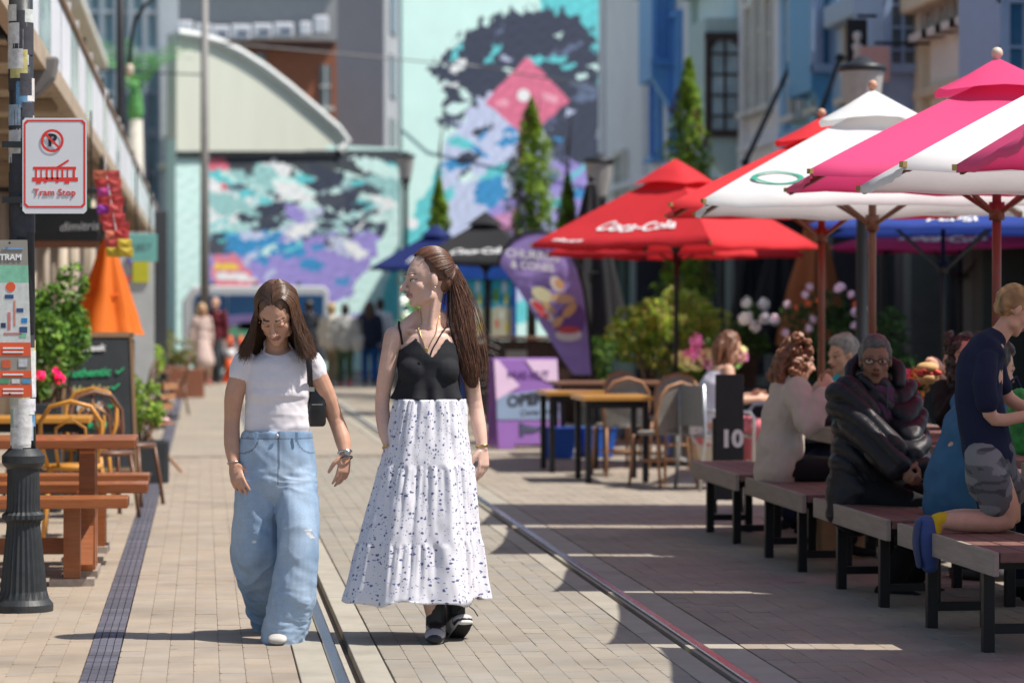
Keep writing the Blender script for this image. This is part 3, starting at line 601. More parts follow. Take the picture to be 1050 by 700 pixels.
# ================================================================== UMBRELLAS
m_pole_w = mat('pole_brown', (.16, .055, .03), .45, var=.2, scale=4, stretch=(6, 6, .5), coat=.2)
m_pole_b = mat('pole_black', (.02, .02, .022), .4, .3)
def fab(name, c): return mat('fabric_'+name, c, .75, var=.06, scale=4, bump=.08, bscale=400, transl=.32, dirt=.05)
RED, WHITE, PINK = fab('red', (.72, .03, .04)), fab('white', (.80, .80, .79)), fab('pink', (.80, .07, .22))
BLACKF, BLUEF, MAGF = fab('black', (.03, .03, .033)), fab('blue', (.03, .07, .36)), fab('magenta', (.50, .03, .15))
m_wt = mat('print_white', (.80, .80, .80), .6, var=.04); m_green = mat('print_green', (.02, .30, .20), .6, var=.04)
m_bt = mat('print_black', (.02, .02, .025), .6, var=.04)
def umbrella(label, X, Y, rad, n, rot, ze, za, mats, pole, cap, fin, texts=(), group='open market umbrellas', patch=None, cap_r=.28, zb=0.):
    o = thing('market_umbrella', label, 'umbrella', (X, Y, 0), group=group)
    H = za-ze
    def tip(k): a = rot+2*math.pi*k/n; return Vector((rad*math.cos(a), rad*math.sin(a), 0))
    def surf(k, s, t, off=0.):
        e = tip(k)*(1-s)+tip(k+1)*s; c4 = 4*s*(1-s)
        p = e*t*(1-.035*c4*t); z = za-H*(t*.93+.07*t*t)-.05*c4*t*math.sin(math.pi*min(1, t*.85))+.012*c4*t
        z += .007*t*(math.sin(e.x*5.1+e.y*3.3+t*9+X)+math.sin(e.x*2.3-e.y*6.7+t*14+Y)+.7*math.sin(s*31+t*5+k))*min(1, c4*3)
        return Vector((p.x, p.y, z+off))
    for k in range(n):
        mb = MB(); q = 10
        for i in range(q+1):
            for j in range(q+1): mb.v.append(tuple(surf(k, j/q, .02+.98*i/q)))
        mb.f = [(i*(q+1)+j, (i+1)*(q+1)+j, (i+1)*(q+1)+j+1, i*(q+1)+j+1) for i in range(q) for j in range(q)]
        mb.v += [(a, b, c-.035) for a, b, c in mb.v[q*(q+1):(q+1)*(q+1)]]
        b0 = (q+1)*(q+1); mb.f += [(q*(q+1)+j, b0+j, b0+j+1, q*(q+1)+j+1) for j in range(q)]
        mb.build('canopy_panel', mats[k % len(mats)], o, True)
        r_ = tip(k); MB().bar((r_.x*.06, r_.y*.06, za-.06), (r_.x*.985, r_.y*.985, ze-.03), .022, .03).build('rib', pole, o)
        MB().bar((r_.x*.03, r_.y*.03, za-.75), (r_.x*.5, r_.y*.5, za-H*.5-.06), .018, .022).build('strut', pole, o)
        MB().box((r_.x*1.0, r_.y*1.0, ze-.012), (.03, .022, .026), rz=rot+2*math.pi*k/n).build('rib_tip', mat('brass', (.45, .33, .12), .4, .8), o)
    mb = MB(); k_ = 4*n; cr = cap_r*rad
    mb.v.append((0, 0, za+.10))
    for i in range(k_):
        a = rot+2*math.pi*i/k_; f = 1-.25*abs(math.sin(n*(a-rot)/2)) if n == 4 else 1-.06*abs(math.sin(n*(a-rot)/2))
        lift = .03*abs(math.sin(n*(a-rot)/2))
        mb.v.append((cr*.5*f*math.cos(a), cr*.5*f*math.sin(a), za+.06-H*cap_r*.36)); mb.v.append((cr*f*math.cos(a), cr*f*math.sin(a), za+.045-H*cap_r*.92+lift))
    mb.f = [(0, 1+2*i, 1+2*((i+1) % k_)) for i in range(k_)]+[(1+2*i, 2+2*i, 2+2*((i+1) % k_), 1+2*((i+1) % k_)) for i in range(k_)]
    mb.build('vent_cap', cap, o, True)
    MB().tube([(0, 0, zb), (0, 0, za+.08)], .026 if pole is m_pole_w else .02, 12).build('pole', pole, o, True)
    MB().tube([(0, 0, za-.8), (0, 0, za-.7)], .045, 12).build('hub', pole, o, True)
    MB().lathe([(.05, 0), (.26, .0), (.26, .05), (.06, .09), (.045, .3), (.0, .3)], n=20).build('base', m_darkmetal, o, True)
    if fin: MB().tube([(0, 0, za+.06), (0, 0, za+.12)], .018).build('finial_neck', fin, o); MB().ell((0, 0, za+.125), .033).build('finial', fin, o, True)
    for (k, s0, t0, txt, size, shear, tm) in texts:
        E = (tip(k+1)-tip(k)).length; SL = surf(k, .5, 1).length if False else (surf(k, .5, 1)-surf(k, .5, 0)).length
        if txt == 'OVAL':
            mb = MB(); N_ = 40
            for i in range(N_):
                a = 2*math.pi*i/N_
                for q in (1., .8): mb.v.append(tuple(surf(k, s0+size*q*math.cos(a)/E*1., t0-.36*size*q*math.sin(a)/SL, .012)))
            mb.f = [(2*i, 2*((i+1) % N_), 2*((i+1) % N_)+1, 2*i+1) for i in range(N_)]; mb.build('logo_ring', tm, o)
            continue
        me = textmesh(txt, size, shear, 0., .012*size*2)
        for p in me.vertices: p.co = surf(k, s0+p.co.x/E/t0, t0-p.co.y/SL, .012)
        link('lettering', me, tm, o)
    return o
m_ball = mat('wood_ball', (.55, .30, .20), .5, var=.15); m_ballw = mat('pale_ball', (.62, .52, .40), .5, var=.15)
CC = 'Coca-Cola'
pi = math.pi
SQ, RQ = 1.10*1.414, pi/4-R(8.6)
umbrella('pink square umbrella with pale finial above the curly haired woman', 4.37, 15.3, SQ, 4, RQ, 2.21, 2.78, [PINK], m_pole_w, PINK, m_ballw)
umbrella('white umbrella with a green oval emblem and a wooden ball on top', 4.23, 17.65, SQ, 4, RQ, 2.15, 2.79, [WHITE], m_pole_w, WHITE, m_ball, [(2, .13, .80, 'OVAL', .19, 0, m_green)])
umbrella('red umbrella just behind the white one with the green oval', 4.42, 20.0, SQ, 4, RQ, 2.22, 2.78, [RED], m_pole_w, RED, m_ball)
umbrella('large square white umbrella at the right edge showing its underside', 4.34, 12.98, SQ*1.06, 4, RQ, 2.12, 2.74, [WHITE], m_pole_w, WHITE, m_ballw)
umbrella('pink umbrella nearest the camera with only its tip in frame', 4.13, 10.6, SQ, 4, RQ, 2.10, 2.75, [PINK], m_pole_w, PINK, m_ballw)
P = at(693, 300, 27); umbrella('red umbrella with white script lettering above the cane chairs', P.x, 27, 1.42, 4, pi+.06, 2.13, 2.86, [RED], m_pole_b, RED, None, [(0, .52, .78, CC, .205, .35, m_wt), (3, .5, .78, CC, .205, .35, m_wt), (0, .18, .965, 'coke.co.nz', .075, .0, m_wt)], cap_r=.30)
P = at(672, 300, 31.5); umbrella('red umbrella mostly hidden behind the lettered red one', P.x+.25, 31.5, 1.5, 4, pi+.1, 2.14, 2.80, [RED], m_pole_b, RED, None, [(0, .5, .78, CC, .21, .35, m_wt)])
P = at(498, 300, 41); umbrella('black umbrella with white script lettering over the dark bar', P.x, 41, 1.22, 4, pi+.5, 2.22, 2.86, [BLACKF], m_pole_b, BLACKF, None, [(0, .5, .78, CC, .19, .35, m_wt), (3, .5, .8, CC, .19, .35, m_wt)])
P = at(447, 300, 50); umbrella('dark blue umbrella behind the head of the ponytailed woman', P.x, 50, 1.25, 4, pi+.3, 2.27, 2.95, [fab('navy', (.015, .03, .17))], m_pole_b, fab('navy', (.015, .03, .17)), None, [(0, .5, .8, 'PEPSI', .22, .2, m_wt)])
P = at(967, 300, 24.5); umbrella('flat blue umbrella far right above the shop windows', P.x, 24.5, 1.6, 4, pi+.5, 2.22, 2.62, [BLUEF], m_pole_b, BLUEF, None, [(0, .55, .85, 'PEPSI', .2, .2, m_wt), (1, .4, .85, 'PEPSI', .2, .2, m_wt)])
P = at(984, 300, 30); umbrella('magenta umbrella below the flat blue one', P.x, 30, 1.6, 4, pi+.3, 2.18, 2.60, [MAGF], m_pole_b, MAGF, None, [(0, .5, .8, CC, .22, .35, m_wt), (1, .5, .8, CC, .22, .35, m_wt)])
def closed_umbrella(label, X, Y, z0, z1, r0, m, pole=m_pole_b, folds=9, group='folded umbrellas'):
    o = thing('folded_umbrella', label, 'umbrella', (X, Y, 0), group=group)
    mb = MB(); n = folds*6; K = 16; sd = random.random()*9
    for i in range(K+1):
        t = i/K; z = z1-(z1-z0)*t; r_ = r0*(.12+.88*t**.95)
        for j in range(n):
            a = 2*pi*j/n; f = 1+.24*math.sin(folds*a+1.6*math.sin(2*a+sd)+t)+.08*nz((math.cos(a), math.sin(a), t*2+sd), 2.)
            mb.v.append((r_*f*math.cos(a), r_*f*math.sin(a), z+(.05*nz((math.cos(a)*2, math.sin(a)*2, sd), 1.5) if i == K else 0)))
    mb.f = [(i*n+j, i*n+(j+1) % n, (i+1)*n+(j+1) % n, (i+1)*n+j) for i in range(K) for j in range(n)]
    mb.build('canopy', m, o, True)
    MB().tube([(0, 0, 0), (0, 0, z1+.06)], .022, 10).build('pole', pole, o, True)
    MB().lathe([(.05, 0), (.25, 0), (.25, .05), (.05, .09), (0, .09)], n=18).build('base', m_darkmetal, o, True)
    MB().ell((0, 0, z1+.07), .04).build('finial', pole, o, True)
    mb = MB(); mb.tube([(r0*.62*math.cos(a), r0*.62*math.sin(a), z0+(z1-z0)*.42) for a in np.linspace(0, 2*pi, 13)[:-1]], .012, 6, close=True); mb.build('tie_strap', m, o)
    return o
P = at(606, 300, 34); closed_umbrella('tall folded black umbrella behind the purple flag', P.x, 34, at(0, 346, 34).z, at(0, 186, 34).z, .40, fab('black2', (.035, .035, .04)))
P = at(800, 300, 37); closed_umbrella('folded black umbrella left of the folded orange one', P.x, 37, 1.0, 2.75, .42, BLACKF)
P = at(835, 300, 34); closed_umbrella('folded tan orange umbrella behind the white flowers', P.x, 34, 1.1, 2.75, .40, fab('tan', (.55, .20, .07)))
P = at(772, 300, 39); closed_umbrella('folded black umbrella standing deepest in the dark shop corner', P.x, 39, .9, 2.7, .36, BLACKF)
P = at(110, 300, 27.5); closed_umbrella('folded bright orange umbrella under the left verandah', P.x, 27.5, at(0, 344, 27.5).z, at(0, 245, 27.5).z, .30, fab('orange', (.85, .20, .02)), folds=6)
# ================================================================== RIGHT BENCHES AND TABLES
m_plank = mat('grey_plank', (.30, .25, .21), .75, var=.25, scale=5, bump=.25, bscale=30, stretch=(8, .6, 8), rnd=.12)
m_plankr = mat('red_stained_plank', (.17, .085, .07), .6, var=.25, scale=5, bump=.25, bscale=30, stretch=(8, .6, 8), rnd=.12)
m_blk = mat('black_steel', (.018, .018, .02), .4, .4, var=.15)
m_gal = mat('galvanised_rail', (.38, .40, .42), .4, .8, var=.15)
BX = 3.50
bl = ['farthest bench of the street side row, empty at its end', 'second bench from the far end, under the woman in the cream jumper', 'third bench, under the woman in the puffer coat', 'nearest bench, where the boy kneels']
tl = ['farthest', 'second', 'third', 'nearest']
def bench(label, x, yc, L=1.66, wd=.36, h=.46, group='timber benches with black steel legs'):
    o = thing('bench', label, 'bench', (x, yc, 0), group=group)
    for k in range(3): bx('seat_plank', (-wd/2+wd*(k+.5)/3, random.uniform(-.004, .004), h-.022), (wd/3-.006, L, .044), m_plankr if k else m_plankr, o, bevel=.005)
    bx('edge_plank', (-wd/2-.014, 0, h-.05), (.024, L, .105), m_plank, o, bevel=.004)
    bx('edge_plank', (wd/2+.014, 0, h-.05), (.024, L, .105), m_plank, o, bevel=.004)
    for s in (-.475, .475):
        for q in (-.13, .13): bx('leg', (q, s, (h-.10)/2), (.05, .05, h-.10), m_blk, o, bevel=.004)
        bx('foot_rail', (0, s, .10), (.21, .035, .04), m_blk, o); bx('cross_bar', (0, s, h-.075), (wd-.02, .05, .05), m_blk, o)
    return o
def ctable(label, x, yc, L=1.66, wd=.72, h=.75):
    o = thing('table', label, 'table', (x, yc, 0), group='timber tables between the benches')
    for k in range(5): bx('top_plank', (-wd/2+wd*(k+.5)/5, 0, h-.022), (wd/5-.006, L, .044), m_plankr, o, bevel=.005)
    for s in (-1, 1): bx('edge_plank', (s*(wd/2+.014), 0, h-.05), (.024, L, .10), m_plank, o, bevel=.004)
    for s in (-.5, .5):
        for q in (-.28, .28): bx('leg', (q, s, (h-.045)/2), (.05, .05, h-.045), m_blk, o, bevel=.004)
        bx('cross_bar', (0, s, .12), (.51, .04, .04), m_blk, o)
    bx('stretcher', (0, 0, .16), (.04, .95, .06), m_gal, o)
    return o
BY = [18.2, 16.22, 14.28, 12.4]
for k, y in enumerate(BY):
    bench(bl[k], BX, y); ctable(f'timber cafe table beside the {tl[k]} street side bench', BX+.78, y-.02); bench(f'bench on the shop side of the {tl[k]} timber table', BX+1.56, y)
# brown paper bag under a bench
bg_ = thing('paper_bag', 'brown paper carrier bag on the ground under the third bench', 'bag', (gnd(862, 571).x, gnd(862, 571).y, 0))
mb = MB(); mb.add([(-.13, -.09, 0), (.13, -.09, 0), (.13, .09, 0), (-.13, .09, 0), (-.125, -.06, .3), (.13, -.07, .31), (.125, .06, .31), (-.13, .07, .30)], [(0, 3, 2, 1), (0, 1, 5, 4), (1, 2, 6, 5), (2, 3, 7, 6), (3, 0, 4, 7)])
mb.build('sack', mat('kraft_paper', (.40, .25, .13), .8, var=.15, scale=8, bump=.3, bscale=15), bg_, bevel=.004)
for s in (-.05, .05): MB().tube([(-.05, s, .29), (-.04, s, .37), (.04, s, .37), (.05, s, .29)], .006).build('handle', mat('kraft_paper', (.4, .25, .13)), bg_)
# number board
nb = thing('number_board', 'black upright board with the white number 10 behind the first bench', 'sign', gnd(748, 540)); nb.location = (at(748, 400, 20.4).x, 20.4, 0)
MB().box((0, 0, .56), (.21, .03, .92)).build('board', mat('board_black', (.025, .027, .03), .55, var=.2), nb, bevel=.008)
for s in (-.1, .1): MB().box((s, .06, .35), (.03, .05, .7)).build('leg', m_blk, nb)
text('10', .17, (.015, -.019, .545), (1, 0, 0), (0, 0, 1), m_wt, nb, bold=.008)
nb2 = thing('number_board', 'black table board beyond the cream jumper woman', 'sign', (at(838, 400, 17.6).x, 17.62, .75))
MB().box((0, 0, .12), (.2, .02, .24)).build('board', mat('board_black', (.025, .027, .03)), nb2, bevel=.005); MB().box((0, .03, .02), (.2, .09, .03)).build('foot', m_blk, nb2)
# things on tables
def bottle(name, label, cat, p, r_, h_, m, capm):
    o = thing(name, label, cat, p); MB().lathe([(r_*.9, 0), (r_, .01), (r_, h_*.62), (r_*.6, h_*.78), (r_*.35, h_*.84), (r_*.35, h_*.9), (0, h_*.9)], n=14).build('body', m, o, True)
    MB().lathe([(r_*.42, h_*.86), (r_*.42, h_), (0, h_)], n=12).build('cap', capm, o, True)
tz = .752
p = at(944, 420, 16.0); bottle('sauce_bottle', 'red squeeze bottle on the table left of the sandwich', 'bottle', (p.x, 16.0, tz), .034, .21, mat('ketchup', (.45, .02, .02), .3), m_wt)
p = at(930, 400, 16.3); bottle('sauce_bottle', 'yellow squeeze bottle behind the brown umbrella pole', 'bottle', (p.x, 16.3, tz), .034, .21, mat('mustard', (.6, .38, .03), .3), m_wt)
# ================================================================== CAFE TABLES AND CHAIRS BY THE RED UMBRELLA
m_orange = mat('varnished_edge', (.50, .24, .05), .4, var=.2, scale=4, coat=.3); m_brownt = mat('brown_top', (.20, .10, .06), .45, var=.25, scale=4, stretch=(1, 8, 1))
m_cane = mat('cane', (.36, .18, .09), .5, var=.2, scale=12); m_weave = mat('woven_grey', (.24, .22, .20), .7, var=.5, scale=90, bump=.6, bscale=120)
m_alu = mat('aluminium', (.50, .51, .53), .35, .85, var=.1)
def cafe_table(label, x, y, sx, sy, h=.75, top=None, rz=0, group='cafe tables'):
    o = thing('cafe_table', label, 'table', (x, y, 0), rz, group)
    bx('tabletop', (0, 0, h-.02), (sx, sy, .04), top or m_orange, o, bevel=.006)
    bx('apron', (0, 0, h-.075), (sx-.14, sy-.14, .06), m_blk, o)
    for a in (-1, 1):
        for b_ in (-1, 1): bx('leg', (a*(sx/2-.06), b_*(sy/2-.06), (h-.04)/2), (.05, .05, h-.04), m_blk, o, bevel=.004)
    return o
def cane_chair(label, x, y, rz):
    o = thing('cane_chair', label, 'chair', (x, y, 0), rz, 'bentwood cane chairs')
    s = .21
    MB().prism([(s*math.cos(a)*(1.0), s*math.sin(a)*1.02) for a in np.linspace(0, 2*pi, 21)[:-1]], (0, 0, .44), (1, 0, 0), (0, 1, 0), .03).build('seat', m_weave, o)
    for a in (-1, 1):
        MB().tube([(a*.17, .17, .44), (a*.18, .19, .22), (a*.19, .21, 0)], .014).build('leg', m_cane, o, True)
        MB().tube([(a*.17, -.16, .46), (a*.18, -.19, .22), (a*.2, -.24, 0)], .014).build('leg', m_cane, o, True)
    hoop = [(-.19, -.17, .45), (-.215, -.2, .62), (-.20, -.235, .76), (-.13, -.255, .85), (0, -.265, .885), (.13, -.255, .85), (.20, -.235, .76), (.215, -.2, .62), (.19, -.17, .45)]
    MB().tube(hoop, .016).build('back_hoop', m_cane, o, True)
    mb = MB(); mb.v = [tuple(Vector(q)+Vector((0, .004, 0))) for q in hoop]; mb.f = [tuple(range(len(hoop)))]
    w_ = mb.build('back_weave', m_weave, o); sm = w_.modifiers.new('s', 'SOLIDIFY'); sm.thickness = .012
    MB().tube([(.17*math.cos(a), .17*math.sin(a), .22) for a in np.linspace(0, 2*pi, 17)[:-1]], .009, 6, close=True).build('leg_ring', m_cane, o, True)
    return o
def arm_chair(label, x, y, rz):
    o = thing('metal_armchair', label, 'chair', (x, y, 0), rz, 'metal armchairs')
    bx('seat', (0, 0, .45), (.46, .44, .02), m_weave, o, bevel=.006)
    bx('backrest', (0, -.225, .70), (.46, .02, .34), mat('grey_sling', (.20, .21, .22), .6, var=.2, scale=40), o, bevel=.006)
    for a in (-1, 1):
        MB().tube([(a*.25, .22, 0), (a*.25, .22, .60), (a*.25, .18, .65), (a*.25, -.12, .66), (a*.245, -.21, .66)], .016).build('arm_frame', m_alu, o, True)
        MB().tube([(a*.245, -.27, 0), (a*.245, -.22, .45), (a*.24, -.235, .88)], .016).build('leg', m_alu, o, True)
    MB().tube([(-.25, .22, .44), (.25, .22, .44)], .012).build('rail', m_alu, o, True)
    return o
p = gnd(612, 492); cafe_table('narrow varnished cafe table with black legs nearest the purple board', p.x, 26.2, .62, .8)
p = gnd(648, 500); cafe_table('varnished cafe table between the cane chairs', p.x-.02, 24.6, .62, .8)
p = at(660, 400, 29.2); cafe_table('long brown cafe table behind the cane chairs', p.x, 29.2, 1.9, .7, .76, m_brownt)
p = at(625, 400, 25.3); cane_chair('cane chair tucked behind the two varnished tables', p.x+.1, 25.4, R(10))
p = at(675, 400, 23.9); cane_chair('cane chair in front, back turned to the street', p.x, 23.7, R(28))
p = at(690, 400, 26.6); cane_chair('cane chair half hidden behind the grey armchair', p.x, 26.6, R(160))
p = at(653, 400, 27.2); cane_chair('cane chair farthest back at the varnished tables', p.x, 27.4, R(-160))
p = at(735, 400, 23.3); arm_chair('grey metal armchair holding the woman in pink trousers', p.x, 23.3, R(-75))
p = at(785, 400, 25.3); arm_chair('grey metal armchair hidden beyond the number board', p.x, 25.3, R(95))
# stacked blue crates under tables
for k, (px, Y) in enumerate(((572, 28.5), (700, 28.3), (610, 28.6))):
    p = at(px, 450, Y); o = thing('storage_bin', ['blue plastic bin left under the brown table', 'blue plastic bin right under the brown table', 'blue plastic bin in the middle under the brown table'][k], 'bin', (p.x, Y, 0), R(12*k), 'blue bins under the table')
    mb = MB(); mb.add([(-.14, -.12, 0), (.14, -.12, 0), (.14, .12, 0), (-.14, .12, 0), (-.18, -.15, .3), (.18, -.15, .3), (.18, .15, .3), (-.18, .15, .3)], [(0, 3, 2, 1), (0, 1, 5, 4), (1, 2, 6, 5), (2, 3, 7, 6), (3, 0, 4, 7)]); mb.build('tub', mat('blue_plastic', (.02, .10, .45), .4), o, bevel=.01)
    MB().tube([(-.18, -.15, .3), (.18, -.15, .3), (.18, .15, .3), (-.18, .15, .3)], .014, 6, close=True).build('rim', mat('blue_plastic', (.02, .1, .45)), o)
# ================================================================== A-BOARD
m_vio = mat('board_violet', (.28, .13, .42), .5, var=.05); m_lilac = mat('board_pink', (.72, .52, .70), .5, var=.05); m_bluegrey = mat('board_bluegrey', (.24, .32, .46), .5, var=.05)
p = gnd(537, 459); ab = thing('sandwich_board', 'purple and pink pavement board reading OPEN', 'sign', (p.x, p.y, 0), R(6))
Hh, Wd, ln = .98, .72, .10
def abp(x, z, off=0.): return Vector((x, -.30+ln*z*2.2-off, z))
def abpoly(name, pts, m, off):
    mb = MB(); v = [abp(x, z, off) for x, z in pts]; k = len(v); mb.v = [tuple(q) for q in v]+[(q.x, q.y+.006, q.z) for q in v]
    mb.f = [tuple(range(k)), tuple(range(2*k-1, k-1, -1))]+[(i, k+i, k+(i+1) % k, (i+1) % k) for i in range(k)]; return mb.build(name, m, ab)
MB().add([tuple(abp(x, z, o_)) for o_ in (0, -.035) for x, z in ((-.35, .0), (-.17, 0), (-.17, .045), (.2, .045), (.2, 0), (.35, 0), (.36, Hh), (-.36, Hh))], [(0, 1, 2, 3, 4, 5, 6, 7), (15, 14, 13, 12, 11, 10, 9, 8)]+[(i, 8+i, 8+(i+1) % 8, (i+1) % 8) for i in range(8)]).build('front_panel', m_vio, ab, bevel=.01)
v2 = [(x, .30-ln*z*2.2, z) for x, z in ((-.35, 0), (.35, 0), (.36, Hh), (-.36, Hh))]
MB().add(v2+[(a, b+.03, c) for a, b, c in v2], [(0, 1, 2, 3), (7, 6, 5, 4), (0, 4, 5, 1), (1, 5, 6, 2), (2, 6, 7, 3), (3, 7, 4, 0)]).build('rear_panel', m_vio, ab, bevel=.01)
abpoly('print_band', [(-.345, .32), (.345, .32), (.35, .66), (-.34, .58)], m_bluegrey, .007)
abpoly('print_facet', [(-.345, .53), (-.08, .68), (-.3, .96), (-.35, .96)], m_lilac, .009); abpoly('print_facet', [(0, .96), (.35, .96), (.35, .68), (.12, .78)], m_lilac, .010)
ux, vx = (1, 0, 0), abp(0, 1)-abp(0, 0)
text('NUG HUT', .14, abp(.02, .80, .013), ux, vx, mat('print_darkviolet', (.10, .03, .18), .5), ab, bold=.003, fit=.46)
text('OPEN', .17, abp(-.01, .53, .013), Vector((1, 0, .12)), vx, m_bt, ab, bold=.006); text('Come on in!', .085, abp(.12, .40, .013), Vector((1, 0, .06)), vx, m_bt, ab, shear=.3)
abpoly('pointer_print', [(-.1, .14), (-.06, .15), (-.05, .18), (.05, .18), (.16, .22), (.06, .24), (-.05, .26), (-.06, .28), (-.1, .29)], mat('print_ink', (.06, .07, .12), .5), .01)
# ================================================================== TEARDROP FLAG
fl = thing('flag_banner', 'purple teardrop flag with ice cream pictures on a curved black pole', 'flag', (at(606, 400, 32).x, 32, 0))
fo = fl.location
def fp(px, py, off=0.): v = at(px, py, 32-off)-fo; return v
outl = [(511, 269), (516, 258), (526, 247), (540, 240), (556, 239), (570, 244), (582, 257), (591, 275), (597, 298), (601, 325), (604, 355), (606, 384), (588, 384), (578, 370), (563, 346), (545, 318), (527, 290)]
cx, cy = 570, 300; mb = MB(); K = 12
for i in range(K+1):
    for (x, y) in outl:
        q = fp(cx+(x-cx)*i/K, cy+(y-cy)*i/K); a = (x-511)*.05+(y-239)*.05; X_ = cx+(x-cx)*i/K; Y_ = cy+(y-cy)*i/K
        q.y += .02*math.sin((X_*.6+Y_)*.16)+.012*math.sin((X_*.8+Y_*1.4)*.25); mb.v.append(tuple(q))
n_ = len(outl); mb.f = [(i*n_+j, i*n_+(j+1) % n_, (i+1)*n_+(j+1) % n_, (i+1)*n_+j) for i in range(K) for j in range(n_)]
fm = fab('flag_violet', (.40, .29, .66)); ob = mb.build('cloth', fm, fl, True)
pl = [fp(x, y) for x, y in ((511, 270), (515, 258), (525, 246), (540, 238), (557, 237), (572, 242), (584, 255), (593, 274), (599, 298), (603, 325), (606, 355), (608, 384))]
MB().tube(pl+[Vector((pl[-1].x, pl[-1].y, .05))], .018).build('pole', m_pole_b, fl, True)
MB().lathe([(.02, 0), (.28, 0), (.28, .04), (.04, .08), (0, .08)], n=20).build('base', m_darkmetal, fl)
def fpoly(name, pts, m, off):
    v = [fp(x, y, off) for x, y in pts]; k = len(v); mb = MB(); mb.v = [tuple(q) for q in v]; mb.f = [tuple(range(k))]; mb.build(name, m, fl)
def blobp(cx, cy, rx, ry, a=0, n=14): return [(cx+rx*math.cos(t)*math.cos(a)-ry*math.sin(t)*math.sin(a), cy+rx*math.cos(t)*math.sin(a)+ry*math.sin(t)*math.cos(a)) for t in np.linspace(0, -2*pi, n+1)[:-1]]
fpoly('print_cup', blobp(585, 330, 15, 20, .3), mat('print_darkviolet2', (.16, .08, .30), .6), .04)
for k, (cx_, cy_, rx, ry, a, c) in enumerate(((571, 291, 9, 6, .9, (.75, .68, .6)), (574, 291, 6, 4, .9, (.70, .42, .2)), (556, 302, 12, 7, .5, (.72, .70, .42)), (577, 306, 13, 5, .1, (.70, .48, .28)), (556, 318, 17, 5, .75, (.72, .66, .6)), (552, 314, 8, 3.5, .7, (.68, .06, .08)), (557, 322, 7, 3, .7, (.70, .12, .12)), (563, 315, 9, 3, .7, (.62, .42, .22)), (584, 318, 10, 5, -.8, (.66, .42, .2)), (572, 330, 7, 4, -.8, (.70, .45, .22)), (583, 343, 14, 7, 0, (.72, .70, .66)), (583, 338, 12, 4, 0, (.55, .08, .10)))):
    fpoly('print_treat', blobp(cx_, cy_, rx, ry, a), mat('treat_%d' % k, c, .6, var=.08, scale=20), .045+.0015*k)
text('CHURROS', .14, fp(546, 262, .05), (1, 0, -.1), (0, 0, 1), m_wt, fl, fit=.62, bold=.004); text('& CONES', .13, fp(546, 273, .05), (1, 0, -.1), (0, 0, 1), m_wt, fl, fit=.5, bold=.004)
# ================================================================== DARK BAR / BLUE KIOSK
m_dwood = mat('dark_bar_wood', (.07, .035, .025), .55, var=.3, scale=3, stretch=(1, 1, 8))
k_ = thing('bar_counter', 'dark timber bar counter under the black umbrella', 'bar', (at(556, 400, 37.5).x, 37.5, 0))
for i in range(14): bx('plank', (-.72+i*.11, 0, .56), (.105, .05, 1.1+random.uniform(-.005, .005)), m_dwood, k_, bevel=.004)
bx('counter_top', (0, .2, 1.14), (1.75, .6, .05), m_brownt, k_, bevel=.008); bx('notice', (-.35, -.035, .85), (.28, .01, .26), mat('notice_paper', (.35, .32, .28), .7), k_); bx('shelf', (0, -.1, .45), (1.5, .25, .04), m_brownt, k_)
kk = thing('drinks_kiosk', 'blue kiosk with bright beach pictures behind the ponytail', 'kiosk', (at(487, 400, 44).x, 44, 0))
m_kb = mat('kiosk_blue', (.02, .09, .42), .4)
for sx in (-.62, -.2, .22, .62): bx('post', (sx, 0, 1.15), (.06, .06, 2.3), m_kb if sx != .22 else m_blk, kk)
bx('header', (0, -.04, 2.12), (1.34, .05, .22), m_kb, kk); bx('counter', (0, -.05, 1.0), (1.4, .5, .06), m_brownt, kk); bx('front', (0, 0, .5), (1.3, .04, .94), m_dwood, kk); bx('left_panel', (-.42, .03, 1.55), (.36, .03, .96), m_kb, kk)
def beach(U, V):
    C = np.zeros(U.shape+(3,)); C[:] = (.05, .50, .62); brush(C, U, V, [(-9, .42), (9, .5), (9, 9), (-9, 9)], (.60, .62, .45), .03, .5, 61); brush(C, U, V, [(-9, .3), (9, .3), (9, .5), (-9, .45)], (.03, .30, .55), .02, .4, 62)
    for (x, y, r_, c) in ((.25, .3, .13, (.15, .40, .06)), (.7, .35, .1, (.55, .65, .1)), (.3, .75, .08, (.65, .1, .08)), (.75, .8, .1, (.70, .6, .1)), (.5, .6, .06, (.8, .8, .8)), (.62, .15, .1, (.75, .85, .85))): C[(U-x)**2+(V-y)**2 < r_*r_] = c
    return C
for sx in (0, .42):
    nx = 40; U, V = np.meshgrid(np.linspace(0, 1, nx), np.linspace(1, 0, nx)); C = beach(U, V).reshape(-1, 3)
    mb = MB(); mb.v = [(sx-.18+.36*u, .0, 1.07+.96*(1-v)) for u, v in zip(U.ravel(), V.ravel())]; mb.f = [(i*nx+j, i*nx+j+1, (i+1)*nx+j+1, (i+1)*nx+j) for i in range(nx-1) for j in range(nx-1)]; mb.c = [tuple(c) for c in C]; mb.build('beach_picture', m_mural, kk)
st = thing('stacked_seats', 'stack of dark bistro chairs beside the dark bar', 'chairs', (at(503, 400, 36).x, 36, 0))
for q in range(4):
    MB().tube([(.2*math.cos(a), .2*math.sin(a), .45+q*.1) for a in np.linspace(0, 2*pi, 15)[:-1]], .016, 6, close=True).build('seat_ring', m_blk, st); MB().tube([(-.18, .15, .45+q*.1), (-.18, .22, .8+q*.1), (0, .24, .88+q*.1), (.18, .22, .8+q*.1), (.18, .15, .45+q*.1)], .014).build('back_hoop', m_blk, st)
for a in (-1, 1):
    for b_ in (-1, 1): MB().tube([(a*.15, b_*.15, .45), (a*.19, b_*.19, 0)], .014).build('leg', m_blk, st)
